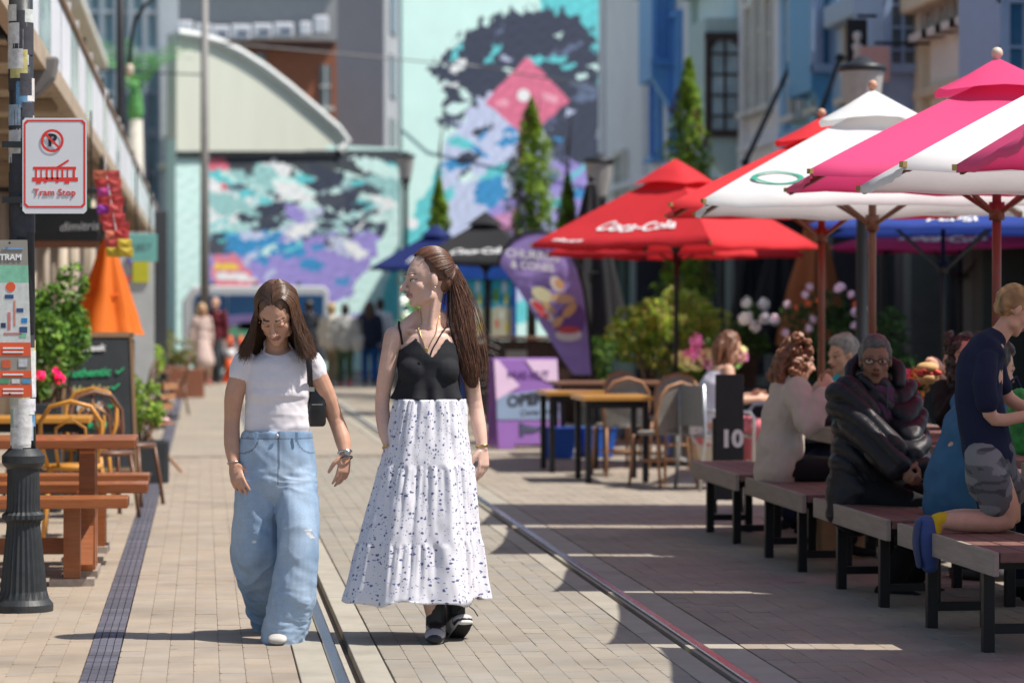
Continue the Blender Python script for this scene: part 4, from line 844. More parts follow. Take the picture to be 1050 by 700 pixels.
# ================================================================== STREET LAMPS, POLES, PALM
m_lglass = mat('lantern_glass', (.50, .48, .46), .3, var=.12, scale=5, transl=.25)
def lamp(label, px, py, Y, sc):
    p = at(px, py, Y); o = thing('street_lamp', label, 'street lamp', (p.x, Y, 0), group='heritage lamps'); z = p.z
    MB().lathe([(.16*sc, 0), (.16*sc, .1), (.11*sc, .18), (.10*sc, .55), (.13*sc, .6), (.055*sc, .72), (.045*sc, z-.5*sc), (.08*sc, z-.46*sc), (.05*sc, z-.4*sc), (0, z-.4*sc)], n=18).build('post', m_darkmetal, o, True)
    MB().lathe([(.09, -.30), (.12, -.26), (.165, .0), (.185, .18), (.0, .18)], (0, 0, z), 24, .06, (-.2, .17)).build('lantern', m_lglass, o)
    MB().lathe([(.19, .175), (.21, .19), (.20, .225), (.1, .26), (.05, .30), (0, .31)], (0, 0, z), 24).build('lid', m_darkmetal, o, True)
    MB().lathe([(.05, -.40), (.10, -.34), (.10, -.29), (0, -.29)], (0, 0, z), 18).build('collar', m_darkmetal, o)
lamp('lamp with large fluted lantern above the white umbrella', 884, 95, 23.5, 1); lamp('lamp with fluted lantern left of the red umbrella cap', 614, 181, 37, 1); lamp('distant lamp in front of the low painted wall', 416, 170, 60, 1)
o = thing('steel_pole', 'slim grey steel pole rising left of centre before the painted wall', 'pole', (at(210, 300, 60).x, 60, 0)); MB().tube([(0, 0, 0), (0, 0, 4), (0, 0, 9)], [.11, .09, .07], 12).build('shaft', mat('pole_grey', (.24, .23, .22), .6, .2), o, True); MB().lathe([(.16, 0), (.16, .25), (.12, .3), (0, .3)]).build('base', m_darkmetal, o)
MB().tube([(0, 0, 7.2), (6, 2, 6.9), (13, 6, 6.2)], .018, 5).build('span_wire', m_darkmetal, o); MB().tube([(0, 0, 6.5), (-4, -6, 6.1)], .018, 5).build('span_wire', m_darkmetal, o)
o = thing('lamp_post', 'tall black lamp post with curved arm rising behind the verandah', 'lamp post', (at(124, 200, 42).x, 42, 0)); MB().tube([(0, 0, 0), (0, 0, 4), (0, 0, 8)], [.085, .07, .06], 12).build('post', m_darkmetal, o, True)
A = [at(x, y, 42)-o.location for x, y in ((133, 72), (134, 45), (138, 22), (148, 6), (162, -4))]; MB().tube([tuple(a) for a in A]+[(.0, 0, A[-1].z+.6)], .03).build('arm', m_darkmetal, o, True); MB().ell(A[0], (.06, .06, .1)).build('lamp_head', m_ballw, o, True)
MB().tube([(0, 0, 4.15), (0, 0, 4.3)], .1, 12).build('collar', m_darkmetal, o)
# ================================================================== LEFT: TRAM POST AND SIGN
m_iron = mat('cast_iron', (.03, .034, .038), .5, .1, var=.3, scale=14, bump=.15, bscale=40, dirt=.2)
tpY = 14.1; tp = thing('lamp_post', 'black fluted lamp post covered in stickers at the left edge', 'lamp post', (at(24, 500, tpY).x, tpY, 0))
MB().lathe([(.145, 0), (.145, .035), (.125, .06), (.115, .10), (.105, .2), (.082, .42), (.085, .44), (.105, .455), (.105, .475), (.085, .49), (.082, .52), (.078, .70), (.095, .715), (.105, .73), (.105, .765), (.09, .78), (.07, .80), (0, .80)], n=48, flute=.07, fl=(.09, .69)).build('base', m_iron, tp)
MB().tube([(0, 0, .78), (-.01, 0, 3.4)], [.062, .058], 20).build('shaft', m_iron, tp, True)
stk = [(.66, .62, .60), (.34, .42, .50), (.55, .14, .18), (.55, .58, .55), (.62, .61, .60), (.05, .05, .06), (.10, .22, .36), (.52, .46, .18), (.60, .60, .64), (.30, .42, .36)]
def sticker(z, a, h_, wd, c, r_=.0635):
    mb = MB(); n = 6
    for i in range(n+1):
        t = a+wd*(i/n-.5)
        for s in (-.5, .5): mb.v.append((r_*math.sin(t)-.01*(z-.78)/2.6, -r_*math.cos(t), z+s*h_))
    mb.f = [(2*i, 2*i+2, 2*i+3, 2*i+1) for i in range(n)]; mb.build('sticker', mat('sticker_%d' % stk.index(c), c, .6, var=.35, scale=26, bump=.2), tp, True)
rs = random.Random(3)
for i in range(40): sticker(.82+.013*i, rs.uniform(-1.0, 1.1), rs.uniform(.05, .11), rs.uniform(.7, 1.7), rs.choice(stk+stk[3:5]*3), .0632+.0006*(i % 4))
for i in range(44): sticker(1.86+.025*i, rs.uniform(-1.1, 1.1), rs.uniform(.07, .17), rs.uniform(.9, 2.2), rs.choice(stk+stk[5:6]*12+stk[4:5]*4), .0622+.0006*(i % 5))
# tram map panel
mp_ = thing('tram_map', 'tall tram route map with grey header and orange bands on the lamp post', 'map', at(15, 328, 13.98))
def P2(px, py): v = at(px, py, 13.98)-mp_.location; return (v.x, v.z)
def flat(par, name, pts, m, off, d=.002): MB().prism(pts, (0, -off, 0), (1, 0, 0), (0, 0, 1), -d).build(name, m, par)
def rect(x0, y0, x1, y1): return [P2(x0, y1), P2(x1, y1), P2(x1, y0), P2(x0, y0)]
flat(mp_, 'panel', [P2(-4, 408), P2(33, 407), P2(28, 246), P2(-4, 246)], mat('map_grey', (.30, .28, .24), .45), 0, .004)
mO = mat('map_orange', (.72, .11, .04), .5, var=.05); mG = mat('map_green', (.22, .52, .36), .5, var=.25, scale=18); mW = mat('map_pale', (.60, .62, .60), .5, var=.2, scale=30)
def q4(y0, y1, m, off=.0012, nm='print_band', xa=-4, xb=None):
    f = lambda y: 28+5*(y-246)/161
    flat(mp_, nm, [P2(xa, y1), P2(xb or f(y1), y1), P2(xb or f(y0), y0), P2(xa, y0)], m, off)
q4(272, 290, mG); q4(290, 351, mW); q4(351, 365, mO); q4(380, 387, mO); q4(394, 406.5, mO)
flat(mp_, 'print_pin', [P2(x, y) for x, y in blobp(11, 294, 5, 5)], mO, .003)
for (x, y, w_, h_, c) in ((5, 302, 9, 4, (.04, .08, .2)), (17, 316, 7, 4, (.04, .08, .2)), (1, 331, 5, 5, (.03, .05, .12)), (22, 326, 6, 5, (.03, .22, .5)), (20, 335, 8, 6, (.04, .08, .2)), (8, 320, 3, 18, (.55, .2, .2)), (14, 308, 2, 26, (.55, .25, .2)), (4, 341, 18, 2, (.5, .2, .2)), (20, 342, 7, 4, (.2, .5, .3)), (2, 369, 9, 8, (.6, .12, .05)), (19, 368, 9, 8, (.5, .52, .55)), (0, 388.5, 9, 4.5, (.1, .3, .15)), (12, 388.5, 8, 4.5, (.6, .6, .58)), (23, 388.5, 8, 4.5, (.1, .3, .5))):
    flat(mp_, 'print_mark', rect(x, y, x+w_, y+h_), mat('mark_%d_%d' % (x, y), c, .5, var=.2, scale=40), .0026)
text('TRAM', .06, (P2(11, 264)[0], -.002, P2(11, 264)[1]), (1, 0, 0), (0, 0, 1), m_wt, mp_, fit=.105, bold=.002)
for y in (254, 356, 360, 383, 398, 402): flat(mp_, 'print_line', rect(3, y, 24, y+1.6), m_wt if y > 300 else mat('print_blue', (.2, .35, .6), .5), .0038)
for y in (249, 404): MB().ell((P2(10, y)[0], -.008, P2(10, y)[1]), (.006, .004, .006)).build('screw', m_darkmetal, mp_)
# Tram Stop sign
ts = thing('tram_stop_sign', 'white sign with red border reading Tram Stop', 'sign', at(56, 170, 14.0))
def T2(px, py): v = at(px, py, 14.0)-ts.location; return (v.x, v.z)
def rr(x0, y0, x1, y1, r_=3): return [T2(x, y) for x, y in ((x0+r_, y1), (x1-r_, y1), (x1, y1-r_), (x1, y0+r_), (x1-r_, y0), (x0+r_, y0), (x0, y0+r_), (x0, y1-r_))]
mR = mat('sign_red', (.72, .05, .04), .4, var=.04); mSW = mat('sign_white', (.72, .73, .75), .35, var=.05, scale=3, dirt=.08)
flat(ts, 'plate', rr(23, 121, 89, 219), mSW, 0, .006); 
b0 = rr(24.5, 123, 87.5, 213); b1 = rr(26.3, 124.8, 85.7, 211.2)
mb = MB(); mb.v = [(x, -.0012, z) for x, z in b0+b1]; mb.f = [(i, (i+1) % 8, 8+(i+1) % 8, 8+i) for i in range(8)]; mb.build('border', mR, ts)
def ringp(cx, cy, ro, ri, name, m, off):
    mb = MB(); N_ = 28
    for i in range(N_):
        a = 2*pi*i/N_
        for q in (ro, ri): x, z = T2(cx+q*math.cos(a), cy+q*math.sin(a)); mb.v.append((x, -off, z))
    mb.f = [(2*i, 2*i+1, 2*((i+1) % N_)+1, 2*((i+1) % N_)) for i in range(N_)]; mb.build(name, m, ts)
text('P', .082, (T2(53.5, 144.5)[0], -.0018, T2(53.5, 144.5)[1]), (1, 0, 0), (0, 0, 1), m_bt, ts, bold=.003)
ringp(53.5, 144.5, 11.8, 9.2, 'prohibition_ring', mR, .0036)
mb = MB(); a0, a1 = T2(46.5, 137.5), T2(60.5, 151.5); mb.bar((a0[0], -.0046, a0[1]), (a1[0], -.0046, a1[1]), .011, .001, up=(0, 1, 0)); mb.build('prohibition_bar', mR, ts)
tram = [rect2 for rect2 in ((34, 171, 78, 174), (33, 182, 80, 186), (36, 174, 38, 182), (41.5, 174, 43, 182), (47, 174, 49, 184), (52.5, 174, 54.5, 184), (58, 174, 60, 184), (63, 174, 65, 182), (68.5, 174, 70, 182), (74.5, 174, 77, 182), (37, 186, 42, 188.5), (45, 186, 48, 187.5), (66, 186, 71, 188.5), (57, 186, 60, 187.5))]
for (x0, y0, x1, y1) in tram: flat(ts, 'tram_print', [T2(x0, y1), T2(x1, y1), T2(x1, y0), T2(x0, y0)], mR, .0012, .001)
flat(ts, 'tram_print', [T2(58, 171), T2(62, 171), T2(71, 165), T2(70, 163.5)], mR, .0016, .001)
text('Tram Stop', .07, (T2(56, 197.5)[0], -.0018, T2(56, 197.5)[1]), (1, 0, 0), (0, 0, 1), mR, ts, fit=.205)
bx('bracket', (T2(20, 150)[0]-.02, .012, T2(0, 148)[1]), (.13, .02, .03), m_darkmetal, ts); bx('bracket', (T2(20, 150)[0]-.02, .012, T2(0, 205)[1]), (.13, .02, .03), m_darkmetal, ts)
# ================================================================== LEFT FURNITURE
m_oil = mat('oiled_timber', (.30, .095, .03), .38, var=.3, scale=5, bump=.15, bscale=30, stretch=(.6, 8, 8), rnd=.12, coat=.25)
m_end = mat('end_grain', (.13, .06, .035), .8, var=.3, scale=30)
def plankx(nm, o, x0, x1, y, z, wy, hz):
    q = bx(nm, ((x0+x1)/2, y, z), (x1-x0, wy, hz), m_oil, o, bevel=.005); bx('end_grain', (x1+.0015, y, z), (.003, wy-.012, hz-.012), m_end, q); return q
tx = at(140, 450, 16).x
pt = thing('picnic_table', 'oiled timber picnic table with joined benches behind the lamp post', 'table', (tx, 16.05, 0))
for k in range(4): plankx('top_plank', pt, -1.8, .0, -.27+k*.18, .745, .17, .05)
for y_ in (-.66, .62):
    for k in range(2): plankx('seat_plank', pt, -1.8, -.03 if y_ < 0 else .05, y_-.075+k*.15, .45, .142, .055)
for x_ in (-.33, -1.5):
    for y_ in (-.66, .62): bx('bench_leg', (x_, y_, .23), (.09, .09, .38), m_oil, pt, bevel=.004); bx('bench_foot', (x_, y_, .02), (.24, .12, .04), m_plank, pt)
    for y_ in (-.12, .12): bx('table_leg', (x_+.06, y_, .37), (.09, .10, .70), m_oil, pt, bevel=.004)
    bx('trestle_bar', (x_, -.02, .40), (.05, 1.3, .07), m_oil, pt); bx('foot', (x_+.06, 0, .02), (.12, .5, .04), m_plank, pt)
    MB().bar((x_+.06, -.28, .06), (x_+.06, .1, .62), .07, .07).build('brace', m_oil, pt)
bx('low_rail', (-.9, 0, .16), (1.2, .05, .09), m_oil, pt)
bp_ = thing('timber_bench', 'loose oiled timber bench behind the picnic table', 'bench', (at(153, 500, 17.6).x, 17.6, 0))
for k in range(2): plankx('seat_plank', bp_, -1.8, 0, -.075+k*.15, .45, .142, .055)
for x_ in (-.3, -1.5):
    for y_ in (-.1, .1): bx('leg', (x_, y_, .21), (.07, .06, .42), m_oil, bp_)
    bx('foot', (x_, 0, .02), (.1, .36, .04), m_plank, bp_)
def bentwood(label, X, Y, rz, m, group='bentwood cafe chairs'):
    o = thing('bentwood_chair', label, 'chair', (X, Y, 0), rz, group)
    MB().lathe([(.0, .44), (.19, .44), (.205, .455), (.2, .475), (0, .475)], n=22).build('seat', m, o, True)
    for a in (-1, 1):
        MB().tube([(a*.14, .14, .45), (a*.17, .17, .2), (a*.19, .19, 0)], .016).build('leg', m, o, True); MB().tube([(a*.14, -.15, .46), (a*.16, -.18, .2), (a*.18, -.22, 0)], .016).build('leg', m, o, True)
    MB().tube([(-.15, -.14, .45), (-.195, -.19, .62), (-.195, -.22, .76), (-.13, -.245, .86), (0, -.255, .895), (.13, -.245, .86), (.195, -.22, .76), (.195, -.19, .62), (.15, -.14, .45)], .015).build('back_hoop', m, o, True)
    MB().tube([(-.08, -.16, .46), (-.10, -.2, .62), (-.095, -.225, .72), (0, -.24, .785), (.095, -.225, .72), (.10, -.2, .62), (.08, -.16, .46)], .011).build('inner_hoop', m, o, True)
    MB().tube([(.16*math.cos(a), .16*math.sin(a), .24) for a in np.linspace(0, 2*pi, 17)[:-1]], .009, 6, close=True).build('leg_ring', m, o, True)
    return o
m_yel = mat('honey_wood', (.58, .26, .04), .4, var=.15, coat=.3); m_dkb = mat('dark_bentwood', (.14, .06, .03), .4, var=.2, coat=.3)
bentwood('honey yellow bentwood chair behind the picnic table', at(74, 450, 18.8).x, 18.8, R(0), m_yel)
bentwood('dark bentwood chair farthest left behind the lamp post', at(38, 450, 22.5).x, 22.4, R(120), m_dkb); bentwood('honey yellow bentwood chair facing the small honey table', at(88, 450, 21.6).x, 21.5, R(170), m_yel)
bentwood('dark bentwood chair right of the honey yellow one', at(108, 450, 20.6).x, 20.6, R(200), m_dkb)
bentwood('dark bentwood chair tilted towards the planter box', at(133, 450, 21.8).x, 21.8, R(245), m_dkb)
cafe_table('small honey topped cafe table behind the yellow chair', at(72, 450, 20.2).x-.25, 20.2, .8, .6, .74, m_yel)
def folding_chair(label, X, Y, rz):
    o = thing('folding_chair', label, 'chair', (X, Y, 0), rz); m = m_cane
    for a in (-1, 1): MB().bar((a*.2, -.25, 0), (a*.2, .18, .45), .03, .02).build('leg', m, o); MB().bar((a*.18, .25, 0), (a*.18, -.22, .85), .03, .02).build('back_leg', m, o)
    for k in range(5): bx('seat_slat', (0, -.16+k*.08, .455), (.4, .06, .018), m, o)
    for k in range(3): bx('back_slat', (0, -.16-k*.025, .62+k*.09), (.36, .02, .06), m, o)
    MB().ell((0, -.02, .49), (.19, .18, .04)).build('cushion', mat('cushion_pink', (.60, .35, .36), .8, var=.5, scale=18), o, True)
folding_chair('wooden folding chair with pink cushion beside the drain strip', at(152, 430, 26).x, 26.2, R(70))
for k, (px, Y) in enumerate(((168, 40), (150, 37))):
    o = thing('bistro_table', ['small dark bistro table near the strolling couple', 'small dark bistro table under the teal sign'][k], 'table', (at(px, 400, Y).x, Y, 0), group='dark bistro tables'); MB().lathe([(0, .70), (.32, .70), (.32, .73), (0, .73)]).build('tabletop', m_brownt, o); MB().tube([(0, 0, .03), (0, 0, .7)], .03).build('stem', m_blk, o); MB().lathe([(.22, 0), (.22, .03), (.03, .05), (0, .05)]).build('foot', m_blk, o)
for k, (px, Y, rz) in enumerate(((178, 41.5, 90), (158, 39.2, -80), (140, 35.5, 80))): bentwood(['dark bentwood chair nearest the couple', 'dark bentwood chair between the two bistro tables', 'dark bentwood chair by the teal sign'][k], at(px, 400, Y).x, Y, R(rz), m_dkb)
# chalkboard
cb_ = thing('chalkboard', 'framed chalkboard with green and white menu words', 'sign', (at(104, 400, 23.6).x, 23.6, 0), R(4)); mcb = mat('chalkboard_slate', (.03, .035, .04), .7, var=.35, scale=5)
def cp(x, z, o_=0): return Vector((x, -.2+.16*z-o_, z))
def cpanel(nm, x0, x1, z0, z1, m, o_, d=.02):
    v = [cp(x, z, o_) for x, z in ((x0, z0), (x1, z0), (x1-.03*(z1-z0), z1), (x0-.03*(z1-z0), z1))]; mb = MB(); mb.v = [tuple(q) for q in v]+[(q.x, q.y+d, q.z) for q in v]; mb.f = [(0, 1, 2, 3), (7, 6, 5, 4), (0, 4, 5, 1), (1, 5, 6, 2), (2, 6, 7, 3), (3, 7, 4, 0)]; return mb.build(nm, m, cb_)
cpanel('slate', -.27, .27, .2, 1.28, mcb, 0)
for (a, b_, c, d) in ((-.30, -.27, .0, 1.3), (.27, .30, .0, 1.3), (-.27, .27, 1.27, 1.31), (-.27, .27, .17, .2)): cpanel('frame', a, b_, c, d, mat('frame_wood', (.25, .15, .08), .6), .008, .03)
for (tx_, z, m, sz, x) in (('Greek', 1.18, m_wt, .08, -.04), ('Authentic \u2713', .98, mat('chalk_green', (.03, .45, .18), .8), .095, -.03), ('Healthy', .84, mat('chalk_yellow', (.50, .48, .18), .8), .095, -.07), ('\u2713', .86, mat('chalk_green', (.03, .45, .18), .8), .1, .13), ('Fresh', .70, m_wt, .095, -.08), ('\u2713', .71, mat('chalk_green', (.03, .45, .18), .8), .1, .1), ('Vegan \u2713', .56, mat('chalk_green', (.03, .45, .18), .8), .09, 0)): text(tx_, sz, cp(x-.03*z, z, .012), (1, 0, .05), cp(0, 1)-cp(0, 0), m, cb_, shear=.15, bold=.002)
for sx in (-.26, .26): MB().bar((sx, .25, 0), (sx, .0, 1.25), .03, .025).build('rear_leg', mat('frame_wood', (.25, .15, .08), .6), cb_)
# shop sign, teal sign, yellow poster, bunting
dsY = 24.5; a, b_ = at(18, 247, dsY), at(101, 213, dsY)
ds = thing('shop_sign', 'black hanging cafe sign with thin white script under the verandah', 'sign', ((a.x+b_.x)/2, dsY, (a.z+b_.z)/2))
MB().box((0, 0, 0), (b_.x-a.x, .08, b_.z-a.z)).build('board', mat('sign_black2', (.012, .012, .013), .5), ds, bevel=.004)
bx('sill', (0, 0, -(b_.z-a.z)/2-.03), (b_.x-a.x, .1, .06), mat('brown_trim', (.12, .045, .02), .5), ds); bx('green_strip', (-.03, -.01, (b_.z-a.z)/2+.04), (b_.x-a.x-.06, .06, .08), mat('green_strip', (.03, .14, .04), .6), ds)
text('dimitris', .2, ((b_.x-a.x)*.26, -.043, -.02), (1, 0, .04), (0, 0, 1), mat('script_grey', (.45, .45, .45), .6), ds, shear=.25, fit=.33)
for s in (-.28, .28): MB().tube([(s, 0, .2), (s, 0, 3.2-ds.location.z)], .008).build('hanger', m_darkmetal, ds)
a, b_ = at(133, 268, 33), at(161, 240, 33); te = thing('hanging_sign', 'teal hanging sign with dark lettering under the verandah', 'sign', ((a.x+b_.x)/2, 33, (a.z+b_.z)/2))
MB().box((0, 0, 0), (b_.x-a.x, .06, b_.z-a.z)).build('board', mat('sign_teal', (.20, .52, .47), .5), te, bevel=.004); text('1857', .12, (-.03, -.032, .0), (1, 0, 0), (0, 0, 1), mat('script_grey2', (.12, .2, .2), .6), te, shear=.1)
for s in (-.08, .08): MB().tube([(s, 0, .14), (s, 0, 3.2-te.location.z)], .01).build('hanger', m_darkmetal, te)
a, b_ = at(119, 380, 36), at(158, 262, 36); wp = thing('poster_wall', 'pale wall panel with yellow poster and red triangle below the teal sign', 'panel', ((a.x+b_.x)/2, 36, 0)); ww = b_.x-a.x
bx('panel', (0, .1, 1.25), (ww, .1, 2.5), mat('pale_panel', (.55, .58, .58), .7, var=.15, scale=3), wp); bx('poster', (.07, .035, at(0, 277, 36).z), (.2, .02, .30), mat('poster_yellow', (.62, .60, .04), .6, var=.1), wp); bx('poster', (-.06, .03, at(0, 265, 36).z), (.06, .02, .12), mat('poster_violet', (.25, .08, .6), .6), wp)
MB().prism([(-.16, 0), (.04, 0), (-.06, -.2)], (-.08, .03, at(0, 283, 36).z), (1, 0, 0), (0, 0, 1), .01).build('triangle', mat('tri_red', (.6, .12, .12), .6), wp); bx('dark_edge', (-ww/2-.06, .05, 1.3), (.12, .14, 2.6), m_darkmetal, wp)
o = thing('dark_column', 'dark grey column at the far end of the verandah', 'column', (at(165, 300, 48).x, 48, 0)); bx('shaft', (0, 0, 1.65), (.22, .2, 3.1), mat('col_grey', (.06, .065, .075), .6), o, bevel=.02); bx('foot', (0, 0, .1), (.3, .28, .2), mat('col_grey', (.06, .065, .075)), o)
bt = thing('bunting', 'bright paper bunting in red, purple and yellow hanging from the verandah', 'bunting', at(108, 180, 22))
bc = [(.72, .13, .12), (.66, .10, .38), (.70, .10, .10), (.36, .06, .45), (.74, .22, .14), (.66, .50, .06), (.74, .07, .10), (.45, .03, .5)]
rb_ = random.Random(5)
for k in range(20):
    z = .04-(k//2)*.066; x = (-.045 if k % 2 == 0 else .045)+.012*(k//2)+rb_.uniform(-.015, .015); c = rb_.choice((0, 0, 2, 2, 4, 4, 1, 3)) if k < 17 else 5
    mb = MB(); w_ = .055; q = rb_.uniform(-.03, .03)
    mb.v = [(x-w_, q, z), (x+w_, -q, z), (x+w_*.95, -q+.02, z-.075), (x-w_*.9, q+.01, z-.07), (x, -.012, z-.035)]; mb.f = [(0, 4, 1), (1, 4, 2), (2, 4, 3), (3, 4, 0)]; mb.build('paper_flag', mat('paper_%d' % c, bc[c], .7, transl=.3), bt)
MB().tube([(0, 0, 3.2-bt.location.z), (0, 0, .05), (.12, 0, -.65)], .004, 5).build('cord', m_wt, bt)
# ================================================================== BUS, CONES
bY = 66; bu = thing('tour_bus', 'white tour bus with dark blue windows parked behind the strolling couple', 'bus', (at(262, 330, bY).x, bY, 0)); L_ = at(338, 330, bY).x-at(188, 330, bY).x
m_busw = mat('bus_white', (.72, .72, .72), .35, coat=.3, var=.03); zt = at(0, 293, bY).z
MB().prism([(-L_/2, .35), (L_/2, .35), (L_/2, zt-.1), (L_/2-.1, zt), (-L_/2+.25, zt), (-L_/2, zt-.35)], (0, 0, 0), (1, 0, 0), (0, 0, 1), -2.1).build('body', m_busw, bu, bevel=.04)
zw0, zw1 = at(0, 328, bY).z, at(0, 302, bY).z
for k in range(4): bx('window', (-L_/2+.3+(L_-.4)*(k+.5)/4, -.012, (zw0+zw1)/2), ((L_-.4)/4-.03, .03, zw1-zw0), mat('bus_glass', (.02, .09, .22), .12, var=.3, scale=1.5), bu)
for (c, x, z, rx, rz_) in (((.20, .50, .30), .1, 1.05, .75, .18), ((.30, .22, .48), .0, 1.32, .95, .14), ((.62, .66, .68), -.1, 1.18, .4, .1)):
    MB().prism([(x+rx*math.cos(a), z+rz_*math.sin(a)) for a in np.linspace(0, 2*pi, 21)[:-1]], (0, -.03, 0), (1, 0, 0), (0, 0, 1), -.02).build('stripe', mat('stripe_%d' % int(c[0]*100), c, .4), bu)
for sx in (-.32, .34):
    wh = MB().tube([(sx*L_, -.03, .4), (sx*L_, .25, .4)], .4, 20).build('wheel', mat('tyre', (.02, .02, .02), .8), bu); MB().tube([(sx*L_, -.05, .4), (sx*L_, 0, .4)], .2, 16).build('rim', m_alu, wh)
for k in range(3): MB().ell((-L_/2+.7+k*1.0, .3, zt+.05), (.06, .06, .05)).build('roof_light', m_darkmetal, bu)
m_co = mat('cone_orange', (.80, .13, .03), .5)
for k, (px, Y) in enumerate(((236, 60.5), (247, 60))):
    o = thing('traffic_cone', ['traffic cone on the left of the pair, nearer the strolling couple', 'traffic cone on the right of the pair, nearer the bowed woman', 'traffic cone nearest the strolling couple'][k], 'cone', (at(px, 330, Y).x, Y, 0), group='orange traffic cones')
    MB().lathe([(.14, .04), (.13, .3), (.10, .52), (.0, .52)], n=18).build('cone', m_co, o, True); MB().lathe([(.102, .52), (.075, .72), (0, .72)], n=18).build('band', m_wt, o, True); MB().lathe([(.076, .72), (.04, 1.0), (0, 1.0)], n=18).build('tip', m_co, o, True); bx('base', (0, 0, .02), (.36, .36, .04), m_co, o)
# ================================================================== VEGETATION
def leafmat(name, rough=.5): return mat(name, None, rough, var=.12, scale=9, transl=.35, spec=.35)
m_leaf = leafmat('leaves'); m_bark = mat('bark', (.12, .08, .05), .9, var=.3, scale=12, bump=.5)
def leaves(P_, nrm, size, cols, seed, asp=.5, rand=1.):
    """many small folded leaves; P_ (n,3) centres, nrm preferred outward direction"""
    r = np.random.default_rng(seed); n = len(P_)
    d = nrm+rand*r.normal(0, .6, (n, 3)); d /= np.linalg.norm(d, axis=1)[:, None]+1e-9
    u = np.cross(d, r.normal(0, 1, (n, 3))); u /= np.linalg.norm(u, axis=1)[:, None]+1e-9; v = np.cross(d, u)
    s = (size*r.uniform(.6, 1.35, n))[:, None]
    a = P_-u*s; b = P_+u*s; c = P_+v*s*asp+d*s*.22; e = P_-v*s*asp+d*s*.22
    V = np.stack([a, e, b, c], 1).reshape(-1, 3); I = np.arange(n)*4
    F = np.concatenate([np.stack([I, I+1, I+2], 1), np.stack([I, I+2, I+3], 1)])
    ci = np.array(cols)[r.integers(0, len(cols), n)]*r.uniform(.6, 1.35, (n, 1))*1.8; C = np.repeat(ci, 4, 0)
    return V, F, C
def foliage(name, parent, V, F, C, m=None):
    me = bpy.data.meshes.new(name); me.from_pydata(V.tolist(), [], F.tolist()); setcol(me, C); return link(name, me, m or m_leaf, parent)
def bushpts(n, rad, seed, clumps=14, c0=(0, 0, 0)):
    r = np.random.default_rng(seed); rad = np.array(rad)
    cs = r.normal(0, 1, (clumps, 3)); cs /= np.linalg.norm(cs, axis=1)[:, None]; cs *= r.uniform(.35, .85, (clumps, 1)); k = r.integers(0, clumps, n)
    q = r.normal(0, 1, (n, 3)); q /= np.linalg.norm(q, axis=1)[:, None]; rr_ = r.uniform(.55, 1, (n, 1))**.6*r.uniform(.22, .42, (clumps, 1))[k]
    p = (cs[k]+q*rr_)*rad; return p+np.array(c0), q
G1 = [(.06, .13, .02), (.09, .17, .03), (.13, .20, .03), (.04, .09, .02)]; GY = [(.28, .34, .04), (.36, .40, .06), (.17, .28, .04), (.42, .34, .12)]; GC = [(.13, .22, .02), (.19, .29, .03), (.07, .14, .02), (.23, .28, .03)]
def planter(o, sx, sy, h, m): 
    for (c, d) in (((0, -sy/2, h/2), (sx, .04, h)), ((0, sy/2, h/2), (sx, .04, h)), ((-sx/2, 0, h/2), (.04, sy-.045, h)), ((sx/2, 0, h/2), (.04, sy-.045, h))): bx('planter_side', c, d, m, o, bevel=.006)
    bx('soil', (0, 0, h-.06), (sx-.05, sy-.05, .04), m_bed, o)
def stems(o, n, base, top, rad, seed):
    r = random.Random(seed); mb = MB()
    for i in range(n):
        a = r.uniform(0, 6.28); q = r.uniform(.2, 1); mb.tube([(.04*math.cos(a), .04*math.sin(a), base), (rad*.5*q*math.cos(a), rad*.5*q*math.sin(a), (base+top)/2), (rad*q*math.cos(a), rad*q*math.sin(a), top)], [.014, .01, .005], 5)
    mb.build('stems', m_bark, o)
def bush(label, px, Y, zc, rad, n, size, cols, seed, box_=(.6, .6, .45), bm=None, name='potted_shrub', cat='shrub', blooms=None, asp=.5):
    o = thing(name, label, cat, (at(px, 322, Y).x, Y, 0)); planter(o, *box_, bm or mat('planter_dark', (.04, .045, .05), .6)); stems(o, 9, box_[2]-.1, zc, min(rad[0], rad[1])*.8, seed)
    p, q = bushpts(n, rad, seed, 18, (0, 0, zc)); foliage('foliage', o, *leaves(p, q, size, cols, seed, asp))
    if blooms:
        for j, (bc_, nb_, bs) in enumerate(blooms):
            r = np.random.default_rng(seed+9+j); d = r.normal(0, 1, (nb_, 3)); d[:, 2] = np.abs(d[:, 2])*.8; d[:, 1] = -np.abs(d[:, 1]); d /= np.linalg.norm(d, axis=1)[:, None]
            cs = d*np.array(rad)*.95+np.array((0, 0, zc)); P_ = []; Q_ = []
            for c in cs:
                e = r.normal(0, 1, (40, 3)); e /= np.linalg.norm(e, axis=1)[:, None]; P_.append(c+e*bs); Q_.append(e)
            foliage('blossoms', o, *leaves(np.concatenate(P_), np.concatenate(Q_), bs*.42, [bc_, tuple(min(.85, x*1.2) for x in bc_)], seed+20+j, .9, .4))
    return o
bush('leafy green shrub with pink flowers left of the chalkboard', 58, 22.3, 1.32, (.34, .34, .52), 2600, .035, [(.07, .15, .02), (.12, .22, .035), (.16, .26, .05), (.04, .09, .02)], 1)
bush('pot of hot pink geraniums below the leafy shrub', 42, 21.2, .93, (.16, .16, .14), 500, .03, G1, 2, (.26, .26, .8), blooms=[((.70, .01, .16), 5, .035)], name='flower_pot', cat='flowers')
bush('low bright shrub in a dark planter box beside the drain strip', 141, 24.8, .62, (.24, .24, .30), 900, .03, [(.14, .22, .03), (.22, .30, .05), (.08, .15, .02)], 3, (.5, .4, .36))
bush('small bright bush beyond the chalkboard under the verandah', 152, 36.5, .85, (.22, .22, .3), 600, .04, [(.16, .26, .03), (.25, .34, .05)], 4, (.4, .4, .5))
